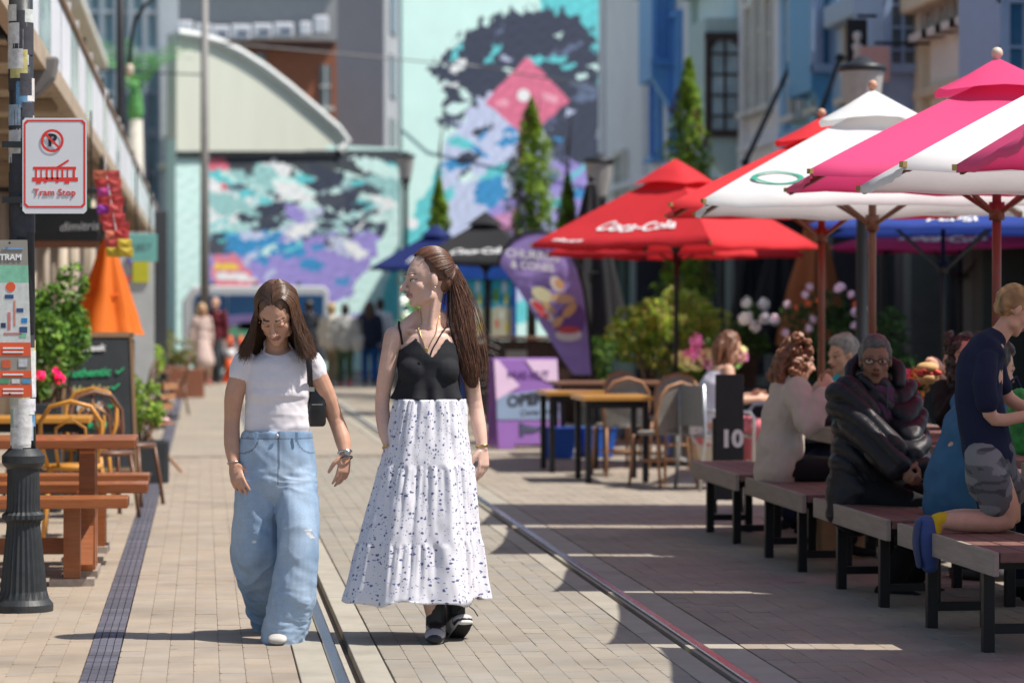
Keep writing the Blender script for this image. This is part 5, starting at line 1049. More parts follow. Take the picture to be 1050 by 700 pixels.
bush('low olive bush in a brick planter near the strolling couple', 176, 50, .85, (.6, .5, .45), 900, .05, [(.14, .14, .04), (.20, .19, .06), (.09, .11, .03)], 5, (1.1, .6, .5), mat('planter_brick', (.30, .12, .07), .8))
bush('yellow green variegated shrub behind the cane chairs', 668, 33, 1.15, (.62, .4, .50), 2800, .034, GY+G1[:2], 6, (1.1, .6, .55))
bush('tall yellow green shrub beside the umbrella poles', 722, 34.5, 1.42, (.52, .4, .58), 2600, .036, GY, 7, (.9, .6, .55))
bush('hydrangea pot with cream and pink heads behind the woman in white', 722, 27.5, .98, (.40, .3, .26), 1300, .04, G1+[(.14, .24, .04)], 8, (.38, .38, .62), mat('pot_stone', (.30, .26, .20), .8), blooms=[((.55, .56, .30), 6, .07), ((.62, .30, .48), 7, .065)], name='flower_pot', cat='flowers')
bush('dark shrub with white blossoms left of the tan umbrella', 770, 33, 1.3, (.30, .3, .35), 900, .035, G1[:1]+[(.03, .07, .02)], 9, (.5, .5, .6), blooms=[((.70, .70, .66), 7, .06)])
bush('dark rose shrub with pale blossoms behind the cream jumper woman', 845, 29, 1.25, (.60, .4, .55), 2400, .036, [(.03, .07, .02), (.05, .10, .025), (.02, .05, .015)], 10, (1.1, .5, .5), blooms=[((.62, .52, .56), 16, .035), ((.55, .16, .05), 5, .03)])
bush('dark glossy shrub behind the puffer coat woman', 900, 27, 1.1, (.5, .4, .5), 1500, .036, [(.02, .05, .015), (.035, .08, .02)], 11, (.9, .5, .45))
bush('bright small shrub left of the blue kiosk', 428, 47, 1.35, (.38, .4, .75), 1100, .05, [(.20, .36, .06), (.30, .45, .12), (.12, .24, .04)], 12, (.7, .6, .5), blooms=[((.72, .75, .70), 5, .06)])
bush('dry sparse bush below the distant lamp', 432, 56, 2.0, (.55, .5, .7), 500, .05, [(.30, .26, .10), (.20, .20, .08)], 13, (.9, .6, .6))
bush('dark hedge plant right of the dark bar', 612, 36.5, .9, (.3, .3, .45), 700, .04, G1, 14, (.5, .5, .4))
def cypress(label, px, pytop, pybase, Y, rpx, seed, brown=.12, shape=1.0):
    a, b_ = at(px, pytop, Y), at(px, pybase, Y); H_ = a.z; z0 = max(.35, b_.z); rad = rpx*Y/FPX
    o = thing('cypress_tree', label, 'tree', (a.x, Y, 0), group='slim cypress trees'); r = np.random.default_rng(seed); n = int(3000+rad*H_*2200)
    t = r.uniform(0, 1, n)**1.15; th = r.uniform(0, 2*pi, n); lob = 1+.26*np.sin(3*th+t*11+seed)+.2*np.sin(5*th-t*21)+.16*np.sin(t*37+th*2+seed)+.1*np.sin(t*61-th*4)
    env = rad*np.minimum(1, (1-t)*2.2+.0)**.75*np.minimum(1, .65+t*2.2)*lob; rho = env*np.sqrt(r.uniform(.35, 1.12, n))
    P_ = np.stack([rho*np.cos(th), rho*np.sin(th), z0+(H_-z0)*t+r.normal(0, .03, n)], 1); N_ = np.stack([np.cos(th)*.5, np.sin(th)*.5, np.ones(n)*.9], 1)
    V, F, C = leaves(P_, N_, .055, GC, seed, .28, .6)
    bm_ = np.repeat((np.sin(th*2+seed)+np.sin(t*23+th*3)*.6 > 1.35-brown*2) & (np.sin(th+.8) < 0), 4); C[bm_] = np.array((.20, .12, .05))*(.7+.6*r.random((bm_.sum(), 1)))
    foliage('crown', o, V, F, C); MB().tube([(0, 0, 0), (0, 0, H_*.5), (0, 0, H_*.92)], [.10, .06, .015], 8).build('trunk', m_bark, o, True)
    for k in range(6):
        a_ = k*1.3; MB().tube([(0, 0, z0+.3+k*.35), (rad*.5*math.cos(a_), rad*.5*math.sin(a_), z0+.7+k*.4)], [.025, .008], 5).build('limb', m_bark, o)
cypress('cypress tree against the pink diamond of the painted wall', 545, 104, 265, 48, 20, 1, .32); cypress('small cypress left of the tall one by the painted wall', 450, 184, 275, 52, 9, 2, .05)
cypress('tall cypress tree above the red umbrella', 706, 62, 330, 38, 24, 3, .25); cypress('short cypress tip between the tall cypress and the folded black umbrella', 582, 180, 275, 50, 9, 4, .15)
# grassy plant in a pot and a palm
gp = thing('grass_pot', 'spiky ornamental grass in a pot under the red umbrella', 'grass', (at(758, 400, 33.5).x, 33.5, 0)); MB().lathe([(.16, 0), (.22, .5), (.2, .5), (0, .48)]).build('pot', mat('pot_stone', (.3, .26, .2), .8), gp)
mb = MB(); r_ = random.Random(8)
for i in range(90):
    a, q, h_ = r_.uniform(0, 6.28), r_.uniform(.2, .6), r_.uniform(.5, .9); w_ = .012; p0, p1, p2 = Vector((.05*math.cos(a), .05*math.sin(a), .48)), Vector((q*.45*math.cos(a), q*.45*math.sin(a), .48+h_*.8)), Vector((q*math.cos(a), q*math.sin(a), .48+h_*.7)); s_ = Vector((-math.sin(a), math.cos(a), 0))*w_
    mb.add([p0-s_, p0+s_, p1+s_, p1-s_, p2], [(0, 1, 2, 3), (3, 2, 4)], (.10*r_.uniform(.6, 1.4), .12, .04))
mb.build('blades', m_leaf, gp)
pa = thing('palm_tree', 'bright green palm in front of the teal glass block', 'tree', (at(139, 322, 70).x, 70, 0)); H_ = at(0, 120, 70).z
MB().tube([(0, 0, 0), (.05, 0, H_*.5), (0, 0, H_)], [.25, .2, .17], 12).build('trunk', mat('palm_trunk', (.55, .52, .46), .8, var=.2, scale=4, stretch=(1, 1, 5)), pa, True); MB().lathe([(.16, H_-.1), (.2, H_+.15), (.16, H_+.6), (.08, H_+.9), (0, H_+.9)]).build('crownshaft', mat('palm_green', (.14, .40, .12), .5), pa, True)
for k in range(11):
    a = k*.61+.2; q = r_.uniform(1.3, 2.1); mb = MB(); hh = r_.uniform(1.0, 2.2); prev = None
    for i in range(13):
        t = i/12; c = Vector((q*t*math.cos(a), q*t*math.sin(a), H_+.7+hh*t*(1.5-t))); s_ = Vector((-math.sin(a), math.cos(a), 0)); w_ = .28*math.sin(pi*min(1, .1+t*.9))
        if prev is not None:
            for sg in (-1, 1): mb.add([prev, prev+(c-prev)*.5, prev+(c-prev)*.6+s_*sg*w_*1.3+Vector((0, 0, -.18*w_))+Vector((math.cos(a), math.sin(a), 0))*.15], [(0, 1, 2)], (.12+.08*r_.random(), .36+.1*r_.random(), .12))
        prev = c
    mb.build('frond', m_leaf, pa)
# hanging fern shade inside left verandah
# ================================================================== PEOPLE
V3 = Vector
m_skin = mat('skin', None, .5, var=.09, scale=24, bump=.06, bscale=300, spec=.4)
m_skin.node_tree.nodes['Principled BSDF'].inputs['Subsurface Weight'].default_value = .12
m_skin.node_tree.nodes['Principled BSDF'].inputs['Subsurface Radius'].default_value = (.012, .004, .002)
def cloth(name, c, bump=.25, bscale=500, rough=.85, var=.06, scale=8): return mat('cloth_'+name, c, rough, var=var, scale=scale, bump=bump, bscale=bscale, spec=.2)
def remesh(mb, voxel, smooth=4, fac=.5):
    me = mb.mesh('tmp'); o = bpy.data.objects.new('tmp', me); COL.objects.link(o)
    r = o.modifiers.new('r', 'REMESH'); r.mode = 'VOXEL'; r.voxel_size = voxel; r.use_smooth_shade = True
    if smooth: s = o.modifiers.new('s', 'SMOOTH'); s.iterations = smooth; s.factor = fac
    dg = bpy.context.evaluated_depsgraph_get(); out = bpy.data.meshes.new_from_object(o.evaluated_get(dg))
    bpy.data.objects.remove(o); bpy.data.meshes.remove(me)
    out.polygons.foreach_set('use_smooth', [True]*len(out.polygons)); return out
def coords(me): a = np.empty(len(me.vertices)*3, np.float32); me.vertices.foreach_get('co', a); return a.reshape(-1, 3)
def setco(me, a): me.vertices.foreach_set('co', np.ascontiguousarray(a, np.float32).ravel()); me.update()
def normals(me): a = np.empty(len(me.vertices)*3, np.float32); me.vertices.foreach_get('normal', a); return a.reshape(-1, 3)
class NF:
    """cheap vector noise: sum of warped sines"""
    def __init__(s, seed, freq, n=7):
        r = np.random.default_rng(seed); s.d = r.normal(0, 1, (n, 3))*np.array(freq)*1.6; s.p = r.uniform(0, 6.28, n); s.d2 = r.normal(0, 1, (n, 3))*np.array(freq)*.7; s.n = n
    def __call__(s, P): return sum(np.sin(P@s.d[i]+s.p[i]+1.7*np.sin(P@s.d2[i]+s.p[i]*2)) for i in range(s.n))/s.n*1.6
def displace(me, amp, freq, seed, mask=None, ridge=False):
    P = coords(me); N = normals(me); f = NF(seed, freq)(P)
    if ridge: f = (1-np.abs(f)*2.2)
    d = amp*f
    if mask is not None: d = d*mask(P)
    setco(me, P+N*d[:, None])
def cut(me, keep):
    P = coords(me); k = keep(P); bm = bmesh.new(); bm.from_mesh(me); bm.verts.ensure_lookup_table()
    bmesh.ops.delete(bm, geom=[bm.verts[i] for i in np.where(~k)[0]], context='VERTS'); bm.to_mesh(me); bm.free()
def shift(me, l): me.transform(Matrix.Translation(-V3(l)))
def fit_obj(name, me, m, par, solid=0): 
    shift(me, par.location); o = link(name, me, m, par, True)
    if solid: s = o.modifiers.new('s', 'SOLIDIFY'); s.thickness = solid; s.offset = 1
    return o
def head_parts(mb, c, M, k=1., nose=1., fine=True):
    def E(p, r): mb.ell(c+M@(V3(p)*k), tuple(x*k for x in r), M, 16, 11)
    E((0, -.018, .030), (.073, .092, .088)); E((0, .022, -.035), (.057, .064, .080)); E((0, .012, .02), (.066, .07, .07))
    E((0, .068, -.096), (.021, .018, .017)); E((0, .05, -.075), (.038, .034, .034))
    for s in (-1, 1):
        E((s*.034, .046, -.026), (.027, .026, .028)); E((s*.042, .014, -.068), (.020, .036, .028)); E((s*.030, .0715, .0), (.0145, .0125, .0095))
        E((s*.026, .078, .0215), (.022, .010, .0065)); E((s*.0125, .095, -.034), (.009, .010, .008)); E((s*.073, -.008, -.008), (.008, .017, .029))
    mb.limb([c+M@(V3(p)*k) for p in ((0, .080, .018), (0, .092, -.008), (0, .110*nose, -.031))], [.008*k, .0092*k, .0112*k], n=10)
    if fine:
        E((0, .0885, -.0545), (.021, .0085, .0055)); E((0, .0875, -.0645), (.018, .0085, .0065))
def paint_head(P, C, c, M, k, lip=(.45, .12, .11), brow=(.05, .03, .02), eyes='open', blush=.0):
    Q = (P-np.array(c))@np.array(M)/k; x, y, z = np.abs(Q[:, 0]), Q[:, 1], Q[:, 2]; near = (np.linalg.norm(Q, axis=1) < .16) & (y > .04)
    def ell_(cx, cz, rx, rz): return near & (((x-cx)/rx)**2+((z-cz)/rz)**2 < 1)
    bl = np.exp(-(((x-.038)/.022)**2+((z+.03)/.02)**2))*near*.25; C *= (1-bl[:, None]*np.array((.05, .35, .3)))
    so = np.exp(-(((x-.03)/.018)**2+((z-.002)/.010)**2))*near*.15; C *= (1-so[:, None])  # eye sockets darkened, recess shade put into the skin colour
    C[near & (y > .07) & (x < .024-.25*np.abs(z+.0595)) & (z > -.0715) & (z < -.0495)] = lip
    C[near & (y > .075) & (x < .022) & (np.abs(z+.0592) < .0018)] = (lip[0]*.35, lip[1]*.35, lip[2]*.35)
    arch = .0250+.0025*np.sin((x-.012)/.036*2.6)-.10*np.maximum(0, x-.04); C[near & (x > .012) & (x < .047) & (np.abs(z-arch) < .0027) & (y > .045)] = brow
    if eyes == 'open':
        C[ell_(.031, -.0005, .0145, .0062)] = (.55, .50, .47); C[ell_(.031, 0, .0062, .0062)] = (.04, .025, .015)
        C[near & (x > .016) & (x < .047) & (np.abs(z-.0062+((x-.031)/.02)**2*.004) < .0022)] = (.03, .02, .015)
    else: C[near & (x > .016) & (x < .047) & (np.abs(z+.0045-((x-.031)/.02)**2*.003) < .0026)] = (.035, .022, .016)
    C[near & (((x-.0075)/.0035)**2+((z+.0405)/.0022)**2 < 1) & (y > .085)] = (.10, .04, .03)
def smooth_head(me, c, M, k, iters=14):
    P = coords(me); Q = (P-np.array(c))@np.array(M)/k; x, y, z = np.abs(Q[:, 0]), Q[:, 1], Q[:, 2]
    w = ((np.linalg.norm(Q, axis=1) < .15) & (z > -.125)).astype(float)
    w[(x < .024) & (y > .07) & (z > -.08) & (z < .02)] = .06; w[(x > .012) & (x < .05) & (np.abs(z) < .016) & (y > .055)] = .12; w[(x > .064) & (y > -.04) & (y < .02) & (np.abs(z+.008) < .04)] = .1
    o = bpy.data.objects.new('tmp', me); COL.objects.link(o); vg = o.vertex_groups.new(name='w')
    for val in np.unique(w):
        if val > 0: vg.add(np.where(w == val)[0].tolist(), float(val), 'REPLACE')
    s = o.modifiers.new('s', 'SMOOTH'); s.vertex_group = 'w'; s.iterations = iters; s.factor = .5
    dg = bpy.context.evaluated_depsgraph_get(); out = bpy.data.meshes.new_from_object(o.evaluated_get(dg)); bpy.data.objects.remove(o); bpy.data.meshes.remove(me)
    out.polygons.foreach_set('use_smooth', [True]*len(out.polygons)); return out
def hand_parts(mb, wr, d, nrm, side, curl=.5, k=1.):
    """d: towards fingertips, nrm: out of the back of the hand, side +1 when the thumb is along +(d x nrm)"""
    d = V3(d).normalized(); nrm = V3(nrm); nrm = (nrm-d*d.dot(nrm)).normalized(); ac = d.cross(nrm)*side; wr = V3(wr)
    mb.limb([wr-d*.01*k, wr+d*.035*k, wr+d*.078*k], [(.024*k, .018*k), (.036*k, .0145*k), (.038*k, .012*k)], ref=ac, n=12)
    for i, (o_, ln, r_) in enumerate(((.029, .070, .0085), (.0098, .079, .0088), (-.0098, .073, .0085), (-.0285, .058, .0076))):
        b = wr+d*(.082-.006*abs(i-1.2))*k+ac*o_*k; cc = curl*(.8+.25*i); pts = [b-d*.012*k]; p = b; a = .12
        dd = (d+ac*(o_*2.2)).normalized()
        for j, f in enumerate((.44, .32, .24)):
            a += cc*(.55 if j else .35); q = (dd*math.cos(a)-nrm*math.sin(a)); pts.append(p); p = p+q*ln*f*k
        pts.append(p); mb.limb(pts, [r_*k, r_*1.02*k, r_*.97*k, r_*.9*k, r_*.72*k], n=8, sub=2)
    t0 = wr+d*.018*k+ac*.026*k; td = (d*.72+ac*.62-nrm*.35).normalized(); td2 = (d*.93+ac*.2-nrm*.45).normalized()
    mb.limb([t0, t0+td*.034*k, t0+td*.036*k+td2*.028*k, t0+td*.036*k+td2*.05*k], [.0125*k, .011*k, .0098*k, .0075*k], n=8, sub=2)
def frame(f, up=(0, 0, 1)):
    f = V3(f).normalized(); l = V3(up).cross(f).normalized(); u = f.cross(l); return Matrix((l, f, u)).transposed()
def ik(a, b, l1, l2, pole):
    a, b = V3(a), V3(b); d = b-a; L = min(d.length, (l1+l2)*.999); dn = d.normalized(); x = (l1*l1-l2*l2+L*L)/(2*L); h = math.sqrt(max(1e-6, l1*l1-x*x)); p = V3(pole); p = (p-dn*dn.dot(p)).normalized()
    return a+dn*x+p*h, a+dn*L
def strands(name, paths, m, par, r0=.0016, r1=.0005):
    """paths (n, m, 3) -> thin three sided locks"""
    P = np.asarray(paths, np.float64); n, k, _ = P.shape; T = np.gradient(P, axis=1); T /= np.linalg.norm(T, axis=2, keepdims=True)+1e-9
    S = np.cross(T, np.array((.31, .87, .38))); S /= np.linalg.norm(S, axis=2, keepdims=True)+1e-9; O = np.cross(T, S); t = np.linspace(0, 1, k); rad = (r0*(1-t)**.6+r1*t)[None, :, None]
    V = np.stack([P+rad*(S*math.cos(a)+O*math.sin(a)) for a in (0, 2.094, 4.189)], 2).reshape(-1, 3)-np.array(par.location)
    i, j, q = np.meshgrid(np.arange(n), np.arange(k-1), np.arange(3), indexing='ij'); b = (i*k+j)*3
    F = np.stack([b+q, b+(q+1) % 3, b+3+(q+1) % 3, b+3+q], -1).reshape(-1, 4)
    me = bpy.data.meshes.new(name); me.vertices.add(len(V)); me.vertices.foreach_set('co', V.ravel()); me.loops.add(F.size); me.loops.foreach_set('vertex_index', F.ravel().astype(np.int32))
    me.polygons.add(len(F)); me.polygons.foreach_set('loop_start', np.arange(0, F.size, 4, dtype=np.int32)); me.update(calc_edges=True); me.validate()
    r = np.random.default_rng(5); setcol(me, np.repeat(r.uniform(.55, 1.5, n), k*3)[:, None]*np.ones((1, 3)))
    return link(name, me, m, par, True)
def hairmat(name, c, rough=.32):
    m = mat('hair_'+name, c, rough, var=.22, scale=40, spec=.55); t = m.node_tree; b = t.nodes['Principled BSDF']; l = b.inputs['Base Color'].links[0].from_socket
    a = t.nodes.new('ShaderNodeAttribute'); a.attribute_name = 'Col'; mx = t.nodes.new('ShaderNodeMixRGB'); mx.blend_type = 'MULTIPLY'; mx.inputs[0].default_value = 1; t.links.new(l, mx.inputs[1]); t.links.new(a.outputs['Color'], mx.inputs[2]); t.links.new(mx.outputs[0], b.inputs['Base Color']); return m
def hair_obj(name, mb, m, par, voxel, amp, freq, seed, smooth=2):
    me = remesh(mb, voxel, smooth); displace(me, amp, freq, seed); P = coords(me); f = NF(seed+3, (60, 60, 9))(P); setcol(me, (1+.45*f)[:, None]*np.ones((1, 3))); return fit_obj(name, me, m, par)
def shoe(mb, ank, d, k=1., L=.25, wd=.043):
    d = V3(d).normalized(); sd = V3((0, 0, 1)).cross(d).normalized(); a = V3(ank)
    mb.limb([a+d*(-.05*k)+V3((0, 0, -.035*k)), a+V3((0, 0, -.035*k)), a+d*(.09*k)+V3((0, 0, -.045*k)), a+d*((L-.09)*k)+V3((0, 0, -.052*k))], [(.034*k, .04*k), (.037*k, .042*k), (wd*k, .032*k), (.036*k, .022*k)], ref=sd, n=14)
    mb.limb([a+V3((0, 0, .05*k)), a+V3((0, 0, -.03*k))], [.04*k, .042*k])
# ------------------------------------------------------------------ generic passer-by / diner
def joints(p, phi, k=1., seat=None, stride=.12, lean=0., face=None, nod=0., wr=None, kneeout=.09, twist=0., feet=None):
    """phi: heading (0 = +X, -pi/2 = towards the camera)"""
    F = V3((math.cos(phi), math.sin(phi), 0)); L = V3((0, 0, 1)).cross(F); p = V3(p); J = {'k': k}
    z0 = (seat+.10 if seat is not None else .93*k); pel = V3((p.x, p.y, z0)); up = V3((0, 0, 1))*math.cos(lean)+F*math.sin(lean); up2 = V3((0, 0, 1))*math.cos(lean*1.3)+F*math.sin(lean*1.3)
    Ft = V3((math.cos(phi+twist), math.sin(phi+twist), 0)); Lt = V3((0, 0, 1)).cross(Ft)
    J['pel'] = pel; J['chest'] = pel+up*.30*k; J['neck'] = J['chest']+up2*.21*k; J['F'] = Ft; J['L'] = Lt; J['L0'] = L; J['F0'] = F
    fd = V3(face) if face is not None else Ft; fd = V3((fd.x, fd.y, 0)).normalized(); fd = fd*math.cos(nod)-V3((0, 0, 1))*math.sin(nod); J['M'] = frame(fd)
    J['head'] = J['neck']+up2*.085*k+V3((0, 0, .06*k))+fd*.02*k
    J['arms'] = []; sh0 = J['neck']-up2*.055*k
    for i, s in enumerate((1, -1)):
        sh = sh0+Lt*s*.165*k; w_ = V3(wr[i]) if wr and wr[i] is not None else sh+V3((0, 0, -.52*k))+Lt*s*.06+Ft*.03*(1 if s > 0 else -1)
        e, w2 = ik(sh, w_, .28*k, .25*k, -Ft*.25+Lt*s*.45-V3((0, 0, .8))); J['arms'].append((sh, e, w2))
    J['legs'] = []
    for i, s in enumerate((1, -1)):
        hp = pel+L*s*.09*k-V3((0, 0, .03*k))
        if seat is None:
            an = V3((p.x, p.y, .085*k))+L*s*.085*k+F*(stride*s); kn, an = ik(hp, an, .43*k, .43*k, F)
        else:
            kn = hp+F*.42*k+L*s*kneeout+V3((0, 0, -.01)); an = V3((kn.x, kn.y, .085*k))+F*.02 if feet is None else V3(feet[i]); kn2, an = ik(hp, an, .43*k, .43*k, F+V3((0, 0, 1.2))); kn = kn2
        J['legs'].append((hp, kn, an))
    return J
def folk(label, J, skin, top, bottom, shoe_c, hair, voxel=.010, sleeve='long', leg='long', build=1., belly=1., hair_style='short', glasses=False, puff=0., hands=(1, 1), extra=None, group=None, eyes='open', bag=None):
    k = J['k']; hk = k*1.10; pel, ch, nk = J['pel'], J['chest'], J['neck']; L, F = J['L'], J['F']
    root = thing('person', label, 'person', (pel.x, pel.y, 0 if group != 'seated' else 0)); mb = MB(); bd = build
    tor = [pel-V3((0, 0, .06*k)), pel+(ch-pel)*.3, pel+(ch-pel)*.65, ch, nk+(ch-nk)*.3, nk]
    rad = [(.155*k*bd, .115*k*bd), (.155*k*bd, .115*k*belly), (.135*k*bd, .10*k*belly), (.150*k*bd, .105*k*bd), (.14*k*bd, .085*k), (.06*k, .055*k)]
    mb.limb(tor, rad, ref=L, n=20); mb.limb([nk-V3((0, 0, .02)), nk+(J['head']-nk)*.7], [.052*k, .048*k]); head_parts(mb, J['head'], J['M'], hk)
    for i, (s, e, w_) in enumerate(J['arms']):
        mb.limb([s, (s+e)/2, e, (e*.6+w_*.4), w_], [.048*k*bd, .043*k*bd, .036*k, .036*k, .024*k]); dd = (w_-e).normalized(); nrm = L*(1 if i == 0 else -1)+V3((0, 0, .4)); hand_parts(mb, w_, dd, nrm, 1 if i == 0 else -1, .7, k)
    for (h, kn, an) in J['legs']: mb.limb([h, (h+kn)/2, kn, kn*.65+an*.35, an], [.088*k*bd, .075*k*bd, .055*k, .055*k, .036*k])
    for (h, kn, an) in J['legs']:
        d = J['F0']; mb.limb([an-V3((0, 0, .045*k)), an+d*.13*k-V3((0, 0, .06*k))], [.035*k, .025*k])
    me = remesh(mb, voxel, 3); P = coords(me); C = np.tile(np.array(skin), (len(P), 1)); paint_head(P, C, J['head'], J['M'], hk, lip=tuple(np.array(skin)*np.array((.85, .5, .5))), brow=(.06, .045, .035), eyes=eyes); setcol(me, C); fit_obj('body', me, m_skin, root)
    g = MB(); ex = .012+puff
    if top is not None:
        g.limb(tor[:-1]+[nk-(nk-ch)*.06], [(a+ex, b+ex) for a, b in rad[:-1]]+[(.075*k+puff, .068*k+puff)], ref=L, n=20)
        for (s, e, w_) in J['arms']:
            if sleeve == 'long': g.limb([s, (s+e)/2, e, (e*.5+w_*.5), w_*.92+e*.08], [.055*k*bd+ex, .052*k+ex, .045*k+ex, .042*k+ex, .032*k+ex*.7])
            elif sleeve == 'short': g.limb([s, s*.5+e*.5, s*.22+e*.78], [.055*k*bd+ex*.6, .054*k+ex, .05*k+ex])
        gm = remesh(g, voxel, 3); displace(gm, .008+puff*.12, (9, 9, 14), abs(int(pel.x*100))); displace(gm, .003, (26, 26, 30), 5); 
        if puff > .025:
            P = coords(gm); N = normals(gm); ax = P[:, 2]+.15*np.sin(P[:, 0]*9); setco(gm, P+N*(puff*1.0*np.abs(np.sin(ax*3.14/.095))**.6)[:, None])
        if sleeve == 'none': cut(gm, lambda P: P[:, 2] < nk.z-.05*k)
        fit_obj('top', gm, top, root)
    b = MB(); hem = .98 if leg == 'long' else .55
    b.limb([pel-V3((0, 0, .07*k)), pel+(ch-pel)*.03], [(.152*k*bd, .116*k*bd), (.14*k*bd, .105*k*bd)], ref=J['L0'], n=20)
    if leg == 'skirt':
        an = (J['legs'][0][2]+J['legs'][1][2])/2; kn = (J['legs'][0][1]+J['legs'][1][1])/2; b.limb([pel, kn], [(.17*k, .14*k), (.22*k, .18*k)], ref=J['L0'], n=20)
    else:
        for (h, kn, an) in J['legs']:
            if leg == 'long': b.limb([h, (h+kn)/2, kn, (kn+an)/2, an+(kn-an)*.1], [.09*k*bd, .088*k*bd, .074*k, .07*k, .062*k])
            else: b.limb([h, (h+kn)/2, kn*.92+h*.08], [.104*k*bd, .098*k*bd, .092*k])
    bm_ = remesh(b, voxel, 3); displace(bm_, .007, (10, 10, 8), 11); fit_obj('trousers' if leg == 'long' else ('dress_skirt' if leg == 'skirt' else 'shorts'), bm_, bottom, root)
    if shoe_c is not None:
        for (h, kn, an) in J['legs']:
            sm = MB(); shoe(sm, an, J['F0'], k); fit_obj('shoe', remesh(sm, max(.007, voxel*.8), 2), shoe_c, root)
    if hair is not None:
        hm = MB(); c, M = J['head'], J['M']
        def E(p, r): hm.ell(c+M@(V3(p)*hk), tuple(x*hk for x in r), M, 16, 11)
        E((0, -.028, .034), (.083, .092, .098)); E((0, -.05, -.02), (.074, .055, .07))
        if hair_style == 'short': E((0, .012, .085), (.062, .06, .045)); vox, amp, fr = .008, .006, (45, 45, 45)
        if hair_style in ('long', 'bob', 'curly'):
            ln = {'long': .34, 'bob': .16, 'curly': .20}[hair_style]
            for s in (-1, 1): hm.limb([c+M@(V3((s*.06, -.005, .05))*k), c+M@(V3((s*.085, -.02, -.03))*k), c+M@(V3((s*.085, -.03, -.03))*k)+V3((0, 0, -ln*.75))], [.034*k, .036*k, .026*k])
            hm.limb([c+M@(V3((0, -.075, .04))*k), c+M@(V3((0, -.10, -.04))*k), c+M@(V3((0, -.10, -.04))*k)+V3((0, 0, -ln))], [(.07*k, .04*k), (.085*k, .045*k), (.075*k, .03*k)], ref=J['M'].col[0]); vox, amp, fr = .009, .007, (50, 50, 12)
            if hair_style == 'curly':
                r = random.Random(abs(int(c.x*91)))
                for q in range(34):
                    a = r.uniform(-2.6, 2.6)+pi; E((.092*math.sin(a), -.03-.075*math.cos(a+pi)*-1 if False else -.03+.08*math.cos(a), r.uniform(-.13, .11)), (r.uniform(.022, .036),)*3)
                amp, fr = .010, (55, 55, 55)
        if hair_style == 'bald': vox = None
        else: hair_obj('hair', hm, hair, root, max(voxel*.8, .007) if voxel < .02 else voxel, amp, fr, 21)
    if glasses:
        c, M = J['head'], J['M']; gm_ = MB()
        for s in (-1, 1):
            gm_.tube([c+M@(V3((s*.033+.022*math.cos(a), .093, .001+.016*math.sin(a)))*hk) for a in np.linspace(0, 2*pi, 15)[:-1]], .002*hk, 6, close=True); gm_.tube([c+M@(V3((s*.055, .09, .006))*hk), c+M@(V3((s*.077, .0, .004))*hk)], .002*hk, 5)
        gm_.tube([c+M@(V3((-.012, .095, .004))*hk), c+M@(V3((.012, .095, .004))*hk)], .002*hk, 5); gm_.build('glasses', mat('glasses_black', (.02, .02, .02), .3), root, world=True)
    return root
# ------------------------------------------------------------------ the two walking women
HY = 12.75
SK1, SK2 = (.55, .305, .205), (.66, .43, .34)
# ===== left: bowed head, white tee, wide jeans
wl = thing('person', 'woman in white tee and wide blue jeans looking down', 'person', (at(284, 500, HY).x, HY, 0))
A_ = lambda x, y, d=0.: at(x, y, HY+d)
F = V3((-.02, -1, 0)).normalized(); L = V3((0, 0, 1)).cross(F)
Mh = frame((-.20, -.79, -.62)); hc = A_(283.5, 322, -.10); KL, KR = 1.08, 1.08
tor = [A_(283, 486), A_(283, 470), A_(284, 436), A_(284, 414), A_(285, 392), A_(285, 372), A_(284, 357)]
trd = [(.13, .09), (.160, .110), (.140, .095), (.130, .090), (.142, .100), (.135, .080), (.058, .052)]
body = MB(); body.limb(tor, trd, ref=L, n=24)
body.limb([A_(284, 362), A_(284, 345, -.02), hc+Mh@V3((0, -.02, -.06))], [.056, .049, .047]); head_parts(body, hc, Mh, KL)
for s in (-1, 1): body.ell(A_(285+s*15, 402, -.035), (.06, .05, .05))
arms = [(A_(251, 372), A_(241, 402), A_(238, 431, .02), A_(238, 455, -.01), A_(240, 476, -.05)), (A_(319, 372), A_(332, 400, .02), A_(344, 429, .05), A_(351, 449, .02), A_(354, 466, -.02))]
for i, a in enumerate(arms): body.limb(a, [.050, .0455, .036, .037, .0245])
hand_parts(body, arms[0][-1], A_(245, 498, -.10)-arms[0][-1], V3((-.45, -.9, 0)), -1, .55, .98)
hand_parts(body, arms[1][-1], A_(351, 493, -.03)-arms[1][-1], V3((.55, -.8, .1)), 1, .5, .98)
for (h, kn, an) in (((300, 490), (303, 560, -.14), (290, 640, -.10)), ((266, 490, .02), (259, 562, .06), (272, 632, .36))): body.limb([A_(*h), A_(*kn), A_(*an)], [.075, .05, .036])
me = smooth_head(remesh(body, .0042, 3), hc, Mh, KL); P = coords(me); C = np.tile(np.array(SK1), (len(P), 1)); paint_head(P, C, hc, Mh, KL, lip=(.40, .19, .16), brow=(.06, .035, .022), eyes='down'); setcol(me, C)
bvL = BVHTree.FromPolygons([v.co.copy() for v in me.vertices], [p.vertices[:] for p in me.polygons]); fit_obj('body', me, m_skin, wl)
tee = MB(); e_ = .009; tee.limb([A_(284, 450)]+tor[2:6]+[A_(284, 359)], [(.136, .095), (.140+e_, .095+e_), (.130+e_, .09+e_), (.142+e_, .10+e_), (.138+e_, .085+e_), (.075, .062)], ref=L, n=28)
tee.ell(A_(285, 403, -.045), (.128, .066, .058), n=24); tee.ell(A_(285, 396, -.030), (.128, .066, .06), n=24)
for a, t1 in ((arms[0], (235.5, 383)), (arms[1], (334.5, 390))): tee.limb([a[0]+(V3((0, 0, .002))), a[0]*.8+a[1]*.2, a[0]*.62+a[1]*.38], [.056, .0555, .0545])
